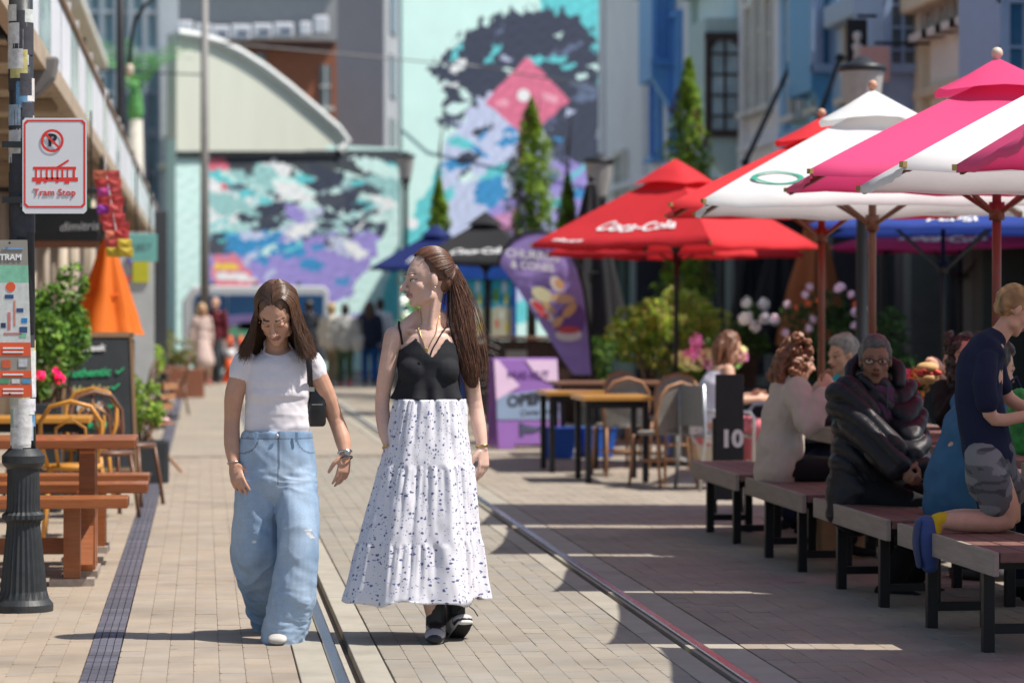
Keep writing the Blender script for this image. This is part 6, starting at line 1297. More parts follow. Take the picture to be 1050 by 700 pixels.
tm = remesh(tee, .005, 14); displace(tm, .0035, (5, 5, 42), 3, lambda P: np.clip((1.20-P[:, 2])/.10, 0, 1)*np.clip((P[:, 2]-.9)/.03, .2, 1)); displace(tm, .0028, (12, 12, 16), 4); displace(tm, .0016, (30, 30, 45), 8)
ncx, ncz = A_(284, 356).x, A_(284, 352).z
cut(tm, lambda P: ~(((P[:, 0]-ncx)/.085)**2+((P[:, 2]-ncz-.02)/.075)**2+((P[:, 1]-HY)/.2)**2*0 < 1))
m_tee = cloth('white_tee', (.74, .70, .73), .12, 700); fit_obj('tee_shirt', tm, m_tee, wl)
ring = []; 
for a in np.linspace(0, 2*pi, 40)[:-1]:
    x = ncx+.080*math.cos(a); z = ncz+.012-(.066*math.sin(a) if math.sin(a) > 0 else .03*math.sin(a))+.0; y = HY-.075*math.sin(a)
    hit = bvL.find_nearest(V3((x, y, z)))[0]; dirv = (V3((x, y, z))-V3((ncx, HY, z))).normalized(); ring.append(V3((x, y, z)) if hit is None else hit+(hit-V3((ncx, HY, hit.z))).normalized()*.004)
MB().tube(ring, .005, 6, close=True).build('neckband', m_tee, wl, True, world=True)
# jeans
jn = MB(); jn.limb([A_(283, 494), A_(283, 474), A_(284, 446), A_(284, 443)], [(.180, .125), (.180, .128), (.160, .122), (.158, .120)], ref=L, n=28)
jn.limb([A_(303, 482), A_(305, 530, -.10), A_(304, 572, -.15), A_(299, 618, -.14), A_(290, 654, -.12)], [(.094, .105), (.094, .10), (.097, .10), (.10, .10), (.092, .105)], ref=L, n=22)
jn.limb([A_(264, 482), A_(264, 530, .01), A_(262, 567, .04), A_(269, 602, .19), A_(278, 634, .36)], [(.098, .108), (.106, .108), (.108, .105), (.102, .10), (.09, .10)], ref=L, n=22)
jm = remesh(jn, .0055, 4); zk = A_(0, 440).z; cut(jm, lambda P: P[:, 2] < A_(284, 441).z)
def lowm(P): return np.clip((.75-P[:, 2])/.25, .25, 1)
displace(jm, .011, (9, 9, 2.2), 7, lowm); displace(jm, .007, (13, 13, 6), 9, lowm, True); displace(jm, .0036, (32, 32, 24), 10); displace(jm, .003, (18, 18, 60), 12, lambda P: np.clip((.30-P[:, 2])/.2, 0, 1)+np.exp(-((P[:, 2]-.72)/.05)**2), True)
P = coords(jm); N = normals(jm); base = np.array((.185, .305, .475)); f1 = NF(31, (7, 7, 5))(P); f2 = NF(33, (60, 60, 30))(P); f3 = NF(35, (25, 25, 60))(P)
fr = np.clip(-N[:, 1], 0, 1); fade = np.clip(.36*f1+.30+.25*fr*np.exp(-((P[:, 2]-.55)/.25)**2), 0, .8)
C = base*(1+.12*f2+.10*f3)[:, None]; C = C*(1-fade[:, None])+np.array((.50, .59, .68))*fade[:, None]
sx = A_(284, 470).x; zz = P[:, 2]
fly = (np.abs(P[:, 0]-sx-.004*np.sin(zz*9)) < .004) & (zz > .70) & (N[:, 1] < -.3); C[fly] *= .45
wb = np.abs(zz-(zk-.042)) < .004; C[wb] *= .5; C[zz > zk-.040] *= .92
for s in (-1, 1):
    px_ = np.abs((P[:, 0]-sx)*s-.135-.0*zz); arc = ((((P[:, 0]-sx)*s-.16)/.075)**2+((zz-(zk-.035))/.075)**2); C[(np.abs(arc-1) < .09) & (N[:, 1] < -.2) & (zz < zk-.04)] *= .5
hemz = A_(0, 647).z; 
for (x, y, w_, h_) in ((316, 543, .016, .005), (318, 548, .010, .014), (261, 557, .008, .006), (262, 548, .006, .004)):
    q = A_(x, y, -.2); C[(np.abs(P[:, 0]-q.x+(zz-q.z)*.8) < w_) & (np.abs(zz-q.z) < h_) & (N[:, 1] < -.2)] = (.66, .66, .66)
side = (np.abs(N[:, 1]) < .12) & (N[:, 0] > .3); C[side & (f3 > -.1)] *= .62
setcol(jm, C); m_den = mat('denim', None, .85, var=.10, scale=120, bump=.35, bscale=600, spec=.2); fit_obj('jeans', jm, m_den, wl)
MB().ell(A_(284, 447, -.130), (.009, .004, .009)).build('button', m_alu, wl, True, world=True)
for (x, d) in ((262, -.112), (304, -.112)): MB().box(A_(x, 448, d-.008), (.011, .008, .042)).build('belt_loop', mat('denim_loop', (.15, .25, .40), .85), wl, world=True)
sh = MB(); q_ = A_(286, 655, -.1); q_.z = 0; sh.limb([q_+V3((0, .12, .045)), q_+V3((0, 0, .04)), q_+V3((-.008, -.10, .028)), q_+V3((-.012, -.155, .022))], [(.034, .04), (.04, .036), (.045, .026), (.040, .018)], ref=(1, 0, 0)); fit_obj('shoe', remesh(sh, .006, 2), cloth('white_shoe', (.46, .44, .41), .1), wl)
sh = MB(); shoe(sh, A_(279, 634, .34), V3((0, -.8, -.35)), .95); fit_obj('shoe', remesh(sh, .006, 2), cloth('white_shoe', (.46, .44, .41)), wl)
m_sil = mat('silver', (.60, .58, .54), .25, 1.0); m_gold = mat('gold', (.55, .38, .14), .3, 1.0)
def bangle(name, par, a, b, t, r_, th, m):
    c = a+(b-a)*t; d = (b-a).normalized(); u = d.cross(V3((0, 1, 0))).normalized(); v = d.cross(u); MB().tube([c+u*r_*math.cos(q)+v*r_*math.sin(q)+d*.004*math.sin(q) for q in np.linspace(0, 2*pi, 19)[:-1]], th, 6, close=True).build(name, m, par, True, world=True)
bangle('bracelet', wl, arms[0][-2], arms[0][-1], .93, .0285, .003, m_sil); bangle('watch_strap', wl, arms[1][-2], arms[1][-1], .86, .029, .006, m_sil); bangle('bracelet', wl, arms[1][-2], arms[1][-1], 1.2, .029, .004, mat('beads_dark', (.04, .06, .08), .4))
MB().ell(arms[1][-2]+(arms[1][-1]-arms[1][-2])*.86+V3((.01, -.031, 0)), (.014, .006, .014)).build('watch_face', m_sil, wl, True, world=True)
for s in (-1, 1): MB().ell(hc+Mh@V3((s*.079, -.004, -.042))*KL, .008).build('earring', m_gold, wl, True, world=True)
# hair: centre parted, falling to the shoulders
HB = hairmat('brown', (.105, .052, .030), .42); cap = MB(); k = KL
def Eh(mb, c, M, p, r): mb.ell(c+M@(V3(p)*k), tuple(x*k for x in r), M, 18, 12)
Eh(cap, hc, Mh, (0, -.022, .036), (.079, .090, .090)); Eh(cap, hc, Mh, (0, -.05, -.02), (.072, .05, .08)); hair_obj('scalp_hair', cap, HB, wl, .006, .002, (60, 60, 60), 4)
rg = np.random.default_rng(21); paths = []
for i in range(3200):
    s = 1 if i % 2 else -1; u = rg.random(); ps = R(52+128*u); pr = rg.random()
    fp_ = R(56-100*u); part = V3((s*.003, -.022+.095*math.sin(fp_), .034+.094*math.cos(fp_)))
    def sc(el, ra=1.): return V3((s*.083*math.sin(ps)*math.cos(el), -.026+.092*math.cos(ps)*math.cos(el), .036+.094*math.sin(el)))*ra
    ra = 1.02+.09*pr
    c0_ = V3((0, -.024, .036))
    def proj(q): q = q-c0_; m_ = math.sqrt((q.x/.080)**2+(q.y/.091)**2+(q.z/.092)**2); return c0_+q*(ra/m_)
    loc = [part, proj(part*.62+sc(R(45), ra)*.38), proj(part*.25+sc(R(40), ra)*.75), sc(R(15), ra), sc(R(-12), ra*1.02)]
    wp_ = [hc+Mh@(q*k) for q in loc]; e = wp_[-1]; out = V3((e.x-hc.x, (e.y-hc.y)*.5, 0)).normalized()
    ze = A_(0, 352).z-.05+.07*u*0+rg.normal(0, .016); back = V3((0, .035, 0)); spread = .022+.035*rg.random()*(1 if s > 0 else .9)
    zz_ = e.z-ze; pts = list(wp_)
    for t in (.3, .65, 1.0): pts.append(V3((e.x, e.y, e.z))+out*spread*t**1.4*1.5+back*t+V3((s*.004*math.sin(t*5+u*9)+rg.normal(0, .0035), rg.normal(0, .0035), -zz_*t)))
    paths.append([tuple(p) for p in pts])
def resample(paths, m=15):
    P = np.array(paths); n, k_, _ = P.shape; t = np.linspace(0, k_-1, m); i = np.clip(t.astype(int), 0, k_-2); f = (t-i)[None, :, None]
    p0 = P[:, np.maximum(i-1, 0)]; p1 = P[:, i]; p2 = P[:, i+1]; p3 = P[:, np.minimum(i+2, k_-1)]; return .5*(2*p1+(p2-p0)*f+(2*p0-5*p1+4*p2-p3)*f*f+(3*p1-p0-3*p2+p3)*f**3)
strands('long_hair', resample(paths), HB, wl, .0014, .0006)
# shoulder bag
m_leather = mat('black_leather', (.018, .018, .02), .35, var=.2, scale=20, bump=.2, bscale=90, coat=.15)
bgx = thing('shoulder_bag', 'small black leather bag hanging from the bowed woman’s shoulder', 'bag', A_(325, 437, .02)); 
def baff(mb): 
    o_ = A_(325, 437, .02); mb.prism([(-.038, 0), (.034, 0), (.040, .02), (.040, .10), (.028, .165), (.0, .20), (-.02, .195), (-.036, .15), (-.042, .06)], (0, .05, 0), (1, 0, 0), (0, 0, 1), .085)
mb = MB(); baff(mb); mb.build('pouch', m_leather, bgx, True, .016)
tube = [A_(318, 396, -.035), A_(317.5, 380, -.11), A_(316, 364, -.10), A_(315, 352, -.045), A_(315.5, 349.5, .01), A_(317, 360, .08), A_(321, 385, .085), A_(324, 398, .06)]
MB().tube([p-bgx.location for p in tube], [(.013, .003)]*8, 8, ref=V3((1, .2, 0))).build('strap', m_leather, bgx, True)
MB().box(A_(319, 399, -.03)-bgx.location, (.03, .008, .02)).build('buckle', m_sil, bgx); MB().box((.0, -.042, .10), (.05, .004, .004)).build('zip', m_sil, bgx)
# ===== right: profile, camisole, floral skirt
wr_ = thing('person', 'smiling woman in black camisole and white floral skirt, brown ponytail', 'person', (at(440, 500, HY).x, HY, 0))
F = V3((.03, -1, 0)).normalized(); L = V3((0, 0, 1)).cross(F); Mr = frame((-.965, -.24, -.10)); hr = A_(437.5, 286, -.02)
tor = [A_(441, 470), A_(441, 440), A_(440, 412), A_(440, 394), A_(440, 374), A_(440, 352), A_(440, 334)]
trd = [(.150, .10), (.160, .115), (.128, .092), (.122, .088), (.135, .096), (.130, .076), (.055, .05)]
body = MB(); body.limb(tor, trd, ref=L, n=24); body.limb([A_(440, 343), A_(440, 325), hr+Mr@V3((0, -.028, -.05))], [.055, .046, .047]); head_parts(body, hr, Mr, KR, 1.04)
for s in (-1, 1):
    body.ell(A_(440+s*15.5, 380, -.05), (.060, .052, .060)); body.limb([A_(440+s*4, 341, -.05), A_(440+s*22, 338, -.025)], [.010, .010]); body.limb([A_(440+s*9, 322, .03), A_(440+s*28, 340, .01)], [.03, .04])
body.limb([hr+Mr@V3((.045, -.02, -.05)), A_(441, 336, -.05)], [.013, .011])
arms = [(A_(404, 345, .0), A_(397, 378), A_(392, 412, .03), A_(394, 437, .0), A_(399, 459, -.05)), (A_(473, 346), A_(481, 378), A_(487, 411, .03), A_(491, 436, .0), A_(495, 459, -.04))]
for a in arms: body.limb(a, [.046, .0395, .033, .0335, .0232])
hand_parts(body, arms[0][-1], A_(405, 492, -.09)-arms[0][-1], V3((-.6, -.8, 0)), -1, .5, 1.); hand_parts(body, arms[1][-1], A_(497, 492, -.06)-arms[1][-1], V3((.7, -.7, 0)), 1, .55, 1.)
for (kn, an) in (((428, 540, -.10), (447, 636, -.10)), ((456, 540, -.02), (466, 630, .02))): body.limb([A_(441, 480), A_(*kn), A_(*an)], [.085, .055, .038])
me = smooth_head(remesh(body, .0042, 3), hr, Mr, KR); P = coords(me); C = np.tile(np.array(SK2), (len(P), 1)); paint_head(P, C, hr, Mr, KR, lip=(.50, .24, .21), brow=(.09, .05, .035), eyes='open'); setcol(me, C)
bvR = BVHTree.FromPolygons([v.co.copy() for v in me.vertices], [p.vertices[:] for p in me.polygons]); fit_obj('body', me, m_skin, wr_)
m_blkc = cloth('black_camisole', (.022, .023, .027), .3, 300)
cm = MB(); e_ = .010; cm.limb([A_(440, 416), A_(440, 400), A_(440, 386), A_(440, 370), A_(440, 350)], [(.165, .125), (.142, .108), (.137, .104), (.137+e_, .096+e_), (.136, .085)], ref=L, n=30)
for s in (-1, 1): cm.ell(A_(440+s*15.5, 380, -.055), (.069, .061, .067))
cmm = remesh(cm, .005, 10)
cx_, zv, zt_, zh, zb_ = A_(440, 350).x, A_(440, 365).z, A_(440, 346).z, A_(440, 410.5).z, A_(440, 358).z
xb = .068
def keep(P):
    x = np.abs(P[:, 0]-cx_-.004); fz = np.where(x < xb, zv+(zt_-zv)*(x/xb)**1.15, zt_-(x-xb)/.07*.055); top = np.where(P[:, 1] < HY, fz, zb_-.02); return (P[:, 2] < top) & (P[:, 2] > zh)
cut(cmm, keep)
P = coords(cmm); N = normals(cmm); low = np.clip((A_(0, 388).z-P[:, 2])/.10, 0, 1); th = np.arctan2(P[:, 0]-cx_, -(P[:, 1]-HY)); setco(cmm, P+N*(low*(.013*np.sin(th*7+1.2*np.sin(th*2))+.008))[:, None]); displace(cmm, .002, (20, 20, 16), 6)
fit_obj('camisole', cmm, m_blkc, wr_, .003)
def strap(pts, name='strap', r_=(.006, .0025), par=wr_, m=m_blkc, bv=bvR, off=.004):
    out = []
    pts = [V3(p) for p in pts]
    for i in range(len(pts)-1):
        for t in np.linspace(0, 1, 7)[:-1]:
            q = pts[i]*(1-t)+pts[i+1]*t; h, nn, _, d = bv.find_nearest(q); out.append(h+nn*off if h else q)
    h, nn, _, d = bv.find_nearest(pts[-1]); out.append(h+nn*off); MB().tube(out, r_[0], 6).build(name, m, par, True, world=True)
for x0_, x1_, x2_ in ((412, 409, 413), (466.5, 461, 456)):
    pts_ = []
    for a in np.linspace(-14, 170, 26):
        f_ = (a+14)/184; xx = A_(x0_*(1-2*f_)+x1_*2*f_ if f_ < .5 else x1_*(2-2*f_)+x2_*(2*f_-1), 350).x; dv = V3((0, -math.cos(R(a)), math.sin(R(a)))); c_ = V3((xx, HY, A_(0, 352).z))
        h_ = bvR.ray_cast(c_+dv*.35, -dv)
        if h_[0]: pts_.append(h_[0]+h_[1]*.004)
    MB().tube(pts_, .0052, 6).build('strap', m_blkc, wr_, True, world=True)
strap([A_(440, 366, -.13), A_(446, 354, -.1), A_(453, 342, -.08), A_(459, 332, -.02)], r_=(.0035, 0))
strap([A_(427, 318, -.02), A_(430, 340, -.09), A_(437, 360, -.11), A_(448, 340, -.08), A_(452, 322, -.01)], 'necklace', (.0022, 0), m=m_gold, off=.003); MB().ell(A_(437.5, 359, -.118), (.006, .004, .012)).build('pendant', m_gold, wr_, True, world=True)
bangle('bracelet', wr_, arms[0][-2], arms[0][-1], .95, .0275, .0045, m_gold); bangle('bracelet', wr_, arms[1][-2], arms[1][-1], .93, .0275, .0045, m_gold)
MB().ell(hr+Mr@V3((.078, -.006, -.038))*KR, .006).build('earring', m_sil, wr_, True, world=True)
# skirt: gathered waist, tiers, pleats, hem swinging
m_skirt = mat('floral_skirt', (.76, .75, .80), .85, var=.03, scale=4, bump=.25, bscale=400, spec=.15, transl=.12); t = m_skirt.node_tree; Bn = t.nodes['Principled BSDF']
uv = t.nodes.new('ShaderNodeAttribute'); uv.attribute_name = 'flat'
def spots_(scale, thr, col, src):
    v = t.nodes.new('ShaderNodeTexVoronoi'); v.inputs['Scale'].default_value = scale; t.links.new(uv.outputs['Vector'], v.inputs['Vector'])
    nz_ = t.nodes.new('ShaderNodeTexNoise'); nz_.inputs['Scale'].default_value = scale*3; t.links.new(uv.outputs['Vector'], nz_.inputs['Vector']); ad = t.nodes.new('ShaderNodeMath'); ad.operation = 'MULTIPLY_ADD'; ad.inputs[1].default_value = .5; t.links.new(nz_.outputs[0], ad.inputs[0]); t.links.new(v.outputs['Distance'], ad.inputs[2])
    lt = t.nodes.new('ShaderNodeMath'); lt.operation = 'LESS_THAN'; lt.inputs[1].default_value = thr; t.links.new(ad.outputs[0], lt.inputs[0])
    mx = t.nodes.new('ShaderNodeMixRGB'); mx.inputs[2].default_value = (*col, 1); t.links.new(lt.outputs[0], mx.inputs[0]); t.links.new(src, mx.inputs[1]); return mx.outputs[0]
s0 = Bn.inputs['Base Color'].links[0].from_socket; s1 = spots_(42, .47, (.10, .12, .27), s0); s2 = spots_(66, .44, (.24, .26, .42), s1); t.links.new(s2, Bn.inputs['Base Color'])
mb = MB(); NA, NZ = 300, 90; ys = np.linspace(409, 614, NZ); rs_ = np.random.default_rng(14); fl_ = []
ph = rs_.uniform(0, 6.28, 8)
for i, y in enumerate(ys):
    t_ = i/(NZ-1); cx0 = 441+(430.5-441)*t_**1.1; hw = (.155+(.310-.155)*t_**.98); hd = .118+(.25-.118)*t_**.8
    ti = 0 if y < 478 else (1 if y < 556 else 2); tt = ((y-409)/69, (y-478)/78, (y-556)/58)[ti]
    hw *= (1.0, 1.01, 1.012)[ti]; fr_ = (17, 23, 29)[ti]
    for j in range(NA):
        a = 2*pi*j/NA; aw = a+.12*math.sin(2*a+ph[ti])+.06*math.sin(5*a+ph[ti+3])
        big = .036*t_*(math.sin(4*a+ph[6]+1.9*t_)+.65*math.sin(7*a+ph[7]-1.4*t_)+.35*math.sin(13*a+ph[5]+t_)); g = .0065*math.sin(fr_*aw+ph[ti+2])*(1-.75*tt)+.004*math.sin(fr_*1.9*aw+ph[ti])*(1-tt)
        w_ = 1+big/hw*(.75)+g/hw; c0 = at(cx0, y, HY-.02-.05*t_)
        kick = .035*t_*t_*math.exp(-((a-4.2)/.5)**2)
        mb.v.append((c0.x+hw*w_*math.cos(a), c0.y+hd*w_*math.sin(a)-kick, c0.z+(.012*math.sin(4*a+ph[1])+.008*math.sin(9*a) if i == NZ-1 else 0))); fl_.append((a*.22, t_*.9, 0))
mb.f = [(i*NA+j, i*NA+(j+1) % NA, (i+1)*NA+(j+1) % NA, (i+1)*NA+j) for i in range(NZ-1) for j in range(NA)]
ob = mb.build('skirt', m_skirt, wr_, True, world=True); at_ = ob.data.attributes.new('flat', 'FLOAT_VECTOR', 'POINT'); at_.data.foreach_set('vector', np.array(fl_, np.float32).ravel())
displace(ob.data, .005, (20, 20, 6), 16); displace(ob.data, .0022, (40, 40, 30), 17); sm = ob.modifiers.new('s', 'SOLIDIFY'); sm.thickness = .002
# sneakers
m_shb = cloth('sneaker_black', (.022, .022, .025), .2); m_shw = mat('sneaker_white', (.60, .59, .57), .6, var=.1, scale=20)
def sneaker(anc, d, sole_tilt):
    d = V3(d).normalized(); sd = V3((0, 0, 1)).cross(d).normalized(); u = d.cross(sd)*-1 if d.cross(sd).z < 0 else d.cross(sd)
    root = MB(); shoe(root, anc, d, 1.12); me = remesh(root, .0055, 2); 
    P = coords(me)-np.array(anc); ld = P@np.array(d); lz = P@np.array(u); ls = np.abs(P@np.array(sd)); C = np.tile(np.array((.022, .022, .026)), (len(P), 1))
    C[(lz > -.075) & (lz < -.02) & (ld > -.02) & (ld < .11) & (ls > .022)] = (.55, .54, .53); C[(ld > .12) & (ld < .19) & (lz > -.055)] = (.48, .48, .49)
    setcol(me, C); o = fit_obj('shoe', me, mat('sneaker_panels', None, .55, var=.1, scale=30, bump=.2), wr_)
    s = MB(); s.limb([anc+d*-.055-u*.073, anc+d*.05-u*.075, anc+d*.17-u*.072], [(.036, .013), (.042, .013), (.038, .012)], ref=sd, n=16); q = fit_obj('sole', remesh(s, .005, 2), m_shw, wr_)
    s = MB(); s.limb([anc+d*-.05-u*.083, anc+d*.05-u*.085, anc+d*.165-u*.081], [(.035, .006), (.041, .006), (.037, .006)], ref=sd, n=16); fit_obj('tread', remesh(s, .005, 2), m_shb, wr_)
    for j in range(5): c = anc+d*(.03+.022*j)-u*(.002+.008*j); MB().tube([c-sd*.022, c+u*.006, c+sd*.022], .003, 5).build('lace', m_shb, wr_, world=True)
    return anc, d, u, sd
sneaker(A_(447, 636, -.10), (-.12, -1, -.02), 0); an2, d2, u2, s2_ = sneaker(A_(467, 634, -.02), (.14, -.93, .42), 0)
c = an2+d2*.06+u2*.02; MB().tube([c, c+s2_*.04+u2*.03, c+s2_*.075+u2*.0, c+s2_*.09-u2*.03], .0025, 5).build('lace', m_shb, wr_, world=True)
# hair: combed back into a ponytail
HB2 = hairmat('chestnut', (.115, .050, .027), .42); cap = MB(); k = KR
Eh(cap, hr, Mr, (0, -.031, .040), (.0785, .083, .087)); Eh(cap, hr, Mr, (0, -.065, -.01), (.060, .040, .06)); hair_obj('scalp_hair', cap, HB2, wr_, .006, .002, (60, 60, 60), 4)
rg = np.random.default_rng(33); paths = []; pb = V3((0, -.112, .045)); pbd = (pb-V3((0, -.024, .03))).normalized()
for i in range(2200):
    az = rg.uniform(-pi, pi); el = rg.uniform(-.5, 1.5); d0 = V3((math.sin(az)*math.cos(el), math.cos(az)*math.cos(el), math.sin(el)))
    d0.normalize(); ym = float(np.interp(d0.z, [-.5, -.05, .0, .3, .6, 1], [-.35, -.3, .05, .25, .58, .8]))
    if d0.z < -.3: d0.z = -.3
    if d0.y > ym: d0.y = ym-.12*rg.random()
    d0.normalize(); ra = 1.015+.04*rg.random(); row = []
    for t_ in np.linspace(0, 1, 8):
        d_ = (d0*(1-t_)+pbd*t_).normalized(); rr_ = ra+.03*math.sin(pi*t_); p = V3((.080*d_.x, -.026+.092*d_.y, .036+.093*d_.z))
        p = V3((0, -.026, .036))+(p-V3((0, -.026, .036)))*rr_; row.append(tuple(hr+Mr@(p*k)))
    paths.append(row)
strands('combed_hair', resample(paths, 12), HB2, wr_, .0013, .001)
paths = []; p0 = hr+Mr@(pb*k)
key = [p0, A_(463, 274, .02), A_(470, 300, .02), A_(474, 330, .0), A_(478, 358, -.02), A_(482, 383, -.03), A_(485, 397, -.03)]
wdt = [.012, .026, .044, .052, .048, .036, .020]
for i in range(3600):
    a = rg.uniform(0, 2*pi); q = math.sqrt(rg.random()); row = []; ln = 1-.5*rg.random()**1.6; ph_ = rg.uniform(0, 6.28); fly_ = 1.7 if rg.random() < .05 else 1.
    for j, c in enumerate(key):
        tj = j*ln; j0 = min(int(tj), 5); f_ = tj-j0; c = key[j0]*(1-f_)+key[j0+1]*f_; w_ = wdt[j0]*(1-f_)+wdt[j0+1]*f_
        row.append((c.x+w_*q*fly_**(j/3)*math.cos(a)+.0018*j*math.sin(j*1.5+ph_*.6+a), c.y+w_*.75*q*math.sin(a)+.0015*j*math.sin(j*1.9+ph_), c.z+.004*math.sin(j*2.1+ph_)))
    paths.append(row)
strands('ponytail', resample(paths, 16), HB2, wr_, .0012, .0005)
MB().tube([p0+(Mr@V3((.020*math.cos(a), 0, .020*math.sin(a)))) for a in np.linspace(0, 2*pi, 13)[:-1]], .007, 6, close=True).build('hair_tie', m_blkc, wr_, True, world=True)
# ------------------------------------------------------------------ diners on the right
SKA, SKB, SKC = (.55, .32, .22), (.24, .12, .075), (.58, .35, .25)
def W3(px, py, Y): return at(px, py, Y)
hm_br = hairmat('auburn', (.17, .065, .028), .5); hm_dk = hairmat('dark', (.022, .014, .011), .5); hm_bl = hairmat('blond', (.32, .19, .08), .5); hm_gr = hairmat('grey', (.22, .21, .20), .6); hm_yl = hairmat('fair', (.50, .33, .14), .5)
m_navy, m_black, m_cream = cloth('navy', (.018, .026, .06)), cloth('black', (.012, .012, .014)), cloth('cream_knit', (.52, .45, .38), .6, 120)
SEAT = .46
# woman in the cream jumper, sitting sideways at the second bench
p = W3(797, 480, 16.75); J = joints(p, R(4), .98, SEAT, lean=.16, nod=.25, wr=[W3(843, 395, 16.95), W3(845, 402, 16.5)], feet=[(p.x+.42, 16.9, .08), (p.x+.40, 16.6, .08)])
folk('woman with wavy auburn hair and cream jumper, in profile on a bench', J, SKA, m_cream, m_black, m_black, hm_br, .0085, puff=.018, hair_style='curly', build=1.05)
# person in turquoise behind her
p = W3(842, 470, 18.7); p.x += .25; J = joints(p, R(200), .98, SEAT, lean=.15, nod=.2, wr=[(p.x-.35, 18.75, .82), (p.x-.33, 18.45, .82)]); folk('grey haired diner in a turquoise top behind the cream jumper', J, SKA, cloth('turquoise', (.02, .42, .47)), m_navy, m_black, hm_gr, .011)
# woman in the puffer coat
p = W3(890, 495, 14.75); J = joints(p, R(-38), 1.0, SEAT, lean=.06, face=(-.20, -1, 0), nod=.03, twist=R(-35), wr=[W3(941, 480, 14.35), W3(930, 487, 14.3)], feet=[W3(936, 595, 14.7), W3(912, 600, 14.5)])
m_puff = mat('puffer_nylon', (.012, .0125, .016), .5, var=.15, scale=12, bump=.25, bscale=40, spec=.35)
pw = folk('older woman with glasses in a black puffer coat facing the camera', J, SKB, m_puff, m_black, m_black, hairmat('steel', (.09, .088, .085), .6), .0085, puff=.028, glasses=True, build=1.05)
hb = MB(); c, M = J['head'], J['M']; hb.limb([c+M@V3((-.13, -.02, -.10)), c+M@V3((-.11, -.09, -.03)), c+M@V3((0, -.13, .0)), c+M@V3((.11, -.09, -.05)), c+M@V3((.13, -.02, -.12))], [.042, .048, .048, .046, .038]); hm_ = remesh(hb, .009, 3); displace(hm_, .01, (14, 14, 14), 3); fit_obj('hood', hm_, m_puff, pw)
hb = MB(); q = J['pel']; hb.limb([q+V3((0, 0, .1)), q+V3((-.06, -.04, -.06)), q+V3((-.12, -.08, -.16))], [(.18, .15), (.19, .16), (.15, .10)], ref=J['L'], n=20); hm_ = remesh(hb, .01, 3); displace(hm_, .012, (9, 9, 20), 4); fit_obj('coat_hem', hm_, m_puff, pw)
MB().tube([J['neck']+J['F']*.135+V3((0, 0, .02)), J['chest']+J['F']*.165, J['pel']+J['F']*.17+V3((0, 0, .05))], .005, 6).build('zip', m_darkmetal, pw, world=True)
MB().limb([J['neck']+J['F']*.085+V3((0, 0, -.01)), J['chest']+J['F']*.15+V3((0, 0, .05))], [(.07, .035), (.05, .02)], ref=J['L']).build('scarf', cloth('plum', (.09, .035, .08)), pw, True, world=True)
# man in blue t-shirt bent over the table
p = W3(968, 505, 13.85); p.x += .05; J = joints(p, R(14), 1.04, SEAT, lean=.30, nod=.35, wr=[(p.x+.62, 14.1, .80), W3(1018, 488, 13.5)], feet=[(p.x+.45, 14.1, .09), (p.x+.42, 13.85, .09)])
J['arms'][1] = (J['arms'][1][0], W3(996, 452, 13.5), W3(1020, 486, 13.45))
folk('man in blue tee shirt bent over the table beside the boy', J, SKC, cloth('blue_tee', (.045, .13, .24), .15), m_navy, m_black, hm_dk, .009, sleeve='short', build=1.15, belly=1.2)
# curly woman and her neighbour
p = W3(997, 450, 16.3); J = joints((p.x, 16.3, 0), R(-130), 1.0, SEAT, lean=.12, face=(-.28, -1, 0), nod=.05, wr=[W3(1015, 420, 16.0), W3(985, 402, 15.95)]); folk('woman with dark curly hair eating at the far side of the table', J, SKC, m_black, m_black, m_black, hm_dk, .0085, hair_style='curly')
p = W3(948, 470, 17.2); J = joints((p.x+.35, 17.2, 0), R(190), .95, SEAT, lean=.2, nod=.2, wr=[W3(958, 372, 16.6), W3(962, 384, 16.9)]); folk('diner reaching with a sandwich behind the brown umbrella pole', J, SKA, cloth('slate', (.06, .07, .09)), m_black, m_black, hm_dk, .010, sleeve='short')
sw = thing('sandwich', 'filled bread roll held above the table', 'sandwich', W3(951, 382, 16.55)); mb = MB(); mb.ell((0, 0, .03), (.07, .05, .035)); mb.ell((0, 0, -.035), (.07, .05, .035)); mb.build('bread', mat('bread', (.55, .36, .15), .7, var=.2, scale=20), sw, True)
mb = MB()
for a in range(9): mb.ell((.06*math.cos(a*.7), -.03+.01*math.sin(a), .0+.012*math.sin(a*2.3)), (.02, .02, .014))
mb.build('filling', mat('filling', (.55, .06, .04), .5, var=.4, scale=25), sw, True)
fd = thing('flower_jar', 'jar of red flowers on the table behind the pole', 'flowers', W3(938, 405, 16.9)); fd.location.z = .75; MB().lathe([(.05, 0), (.055, .12), (.045, .14), (0, .14)]).build('jar', mat('jar_red', (.35, .05, .04), .4), fd, True)
P_, N_ = bushpts(160, (.12, .1, .12), 4, 8, (0, 0, .26)); foliage('blooms', fd, *leaves(P_, N_, .025, [(.45, .03, .03), (.05, .10, .03), (.5, .2, .05), (.45, .05, .1)], 4, .8))
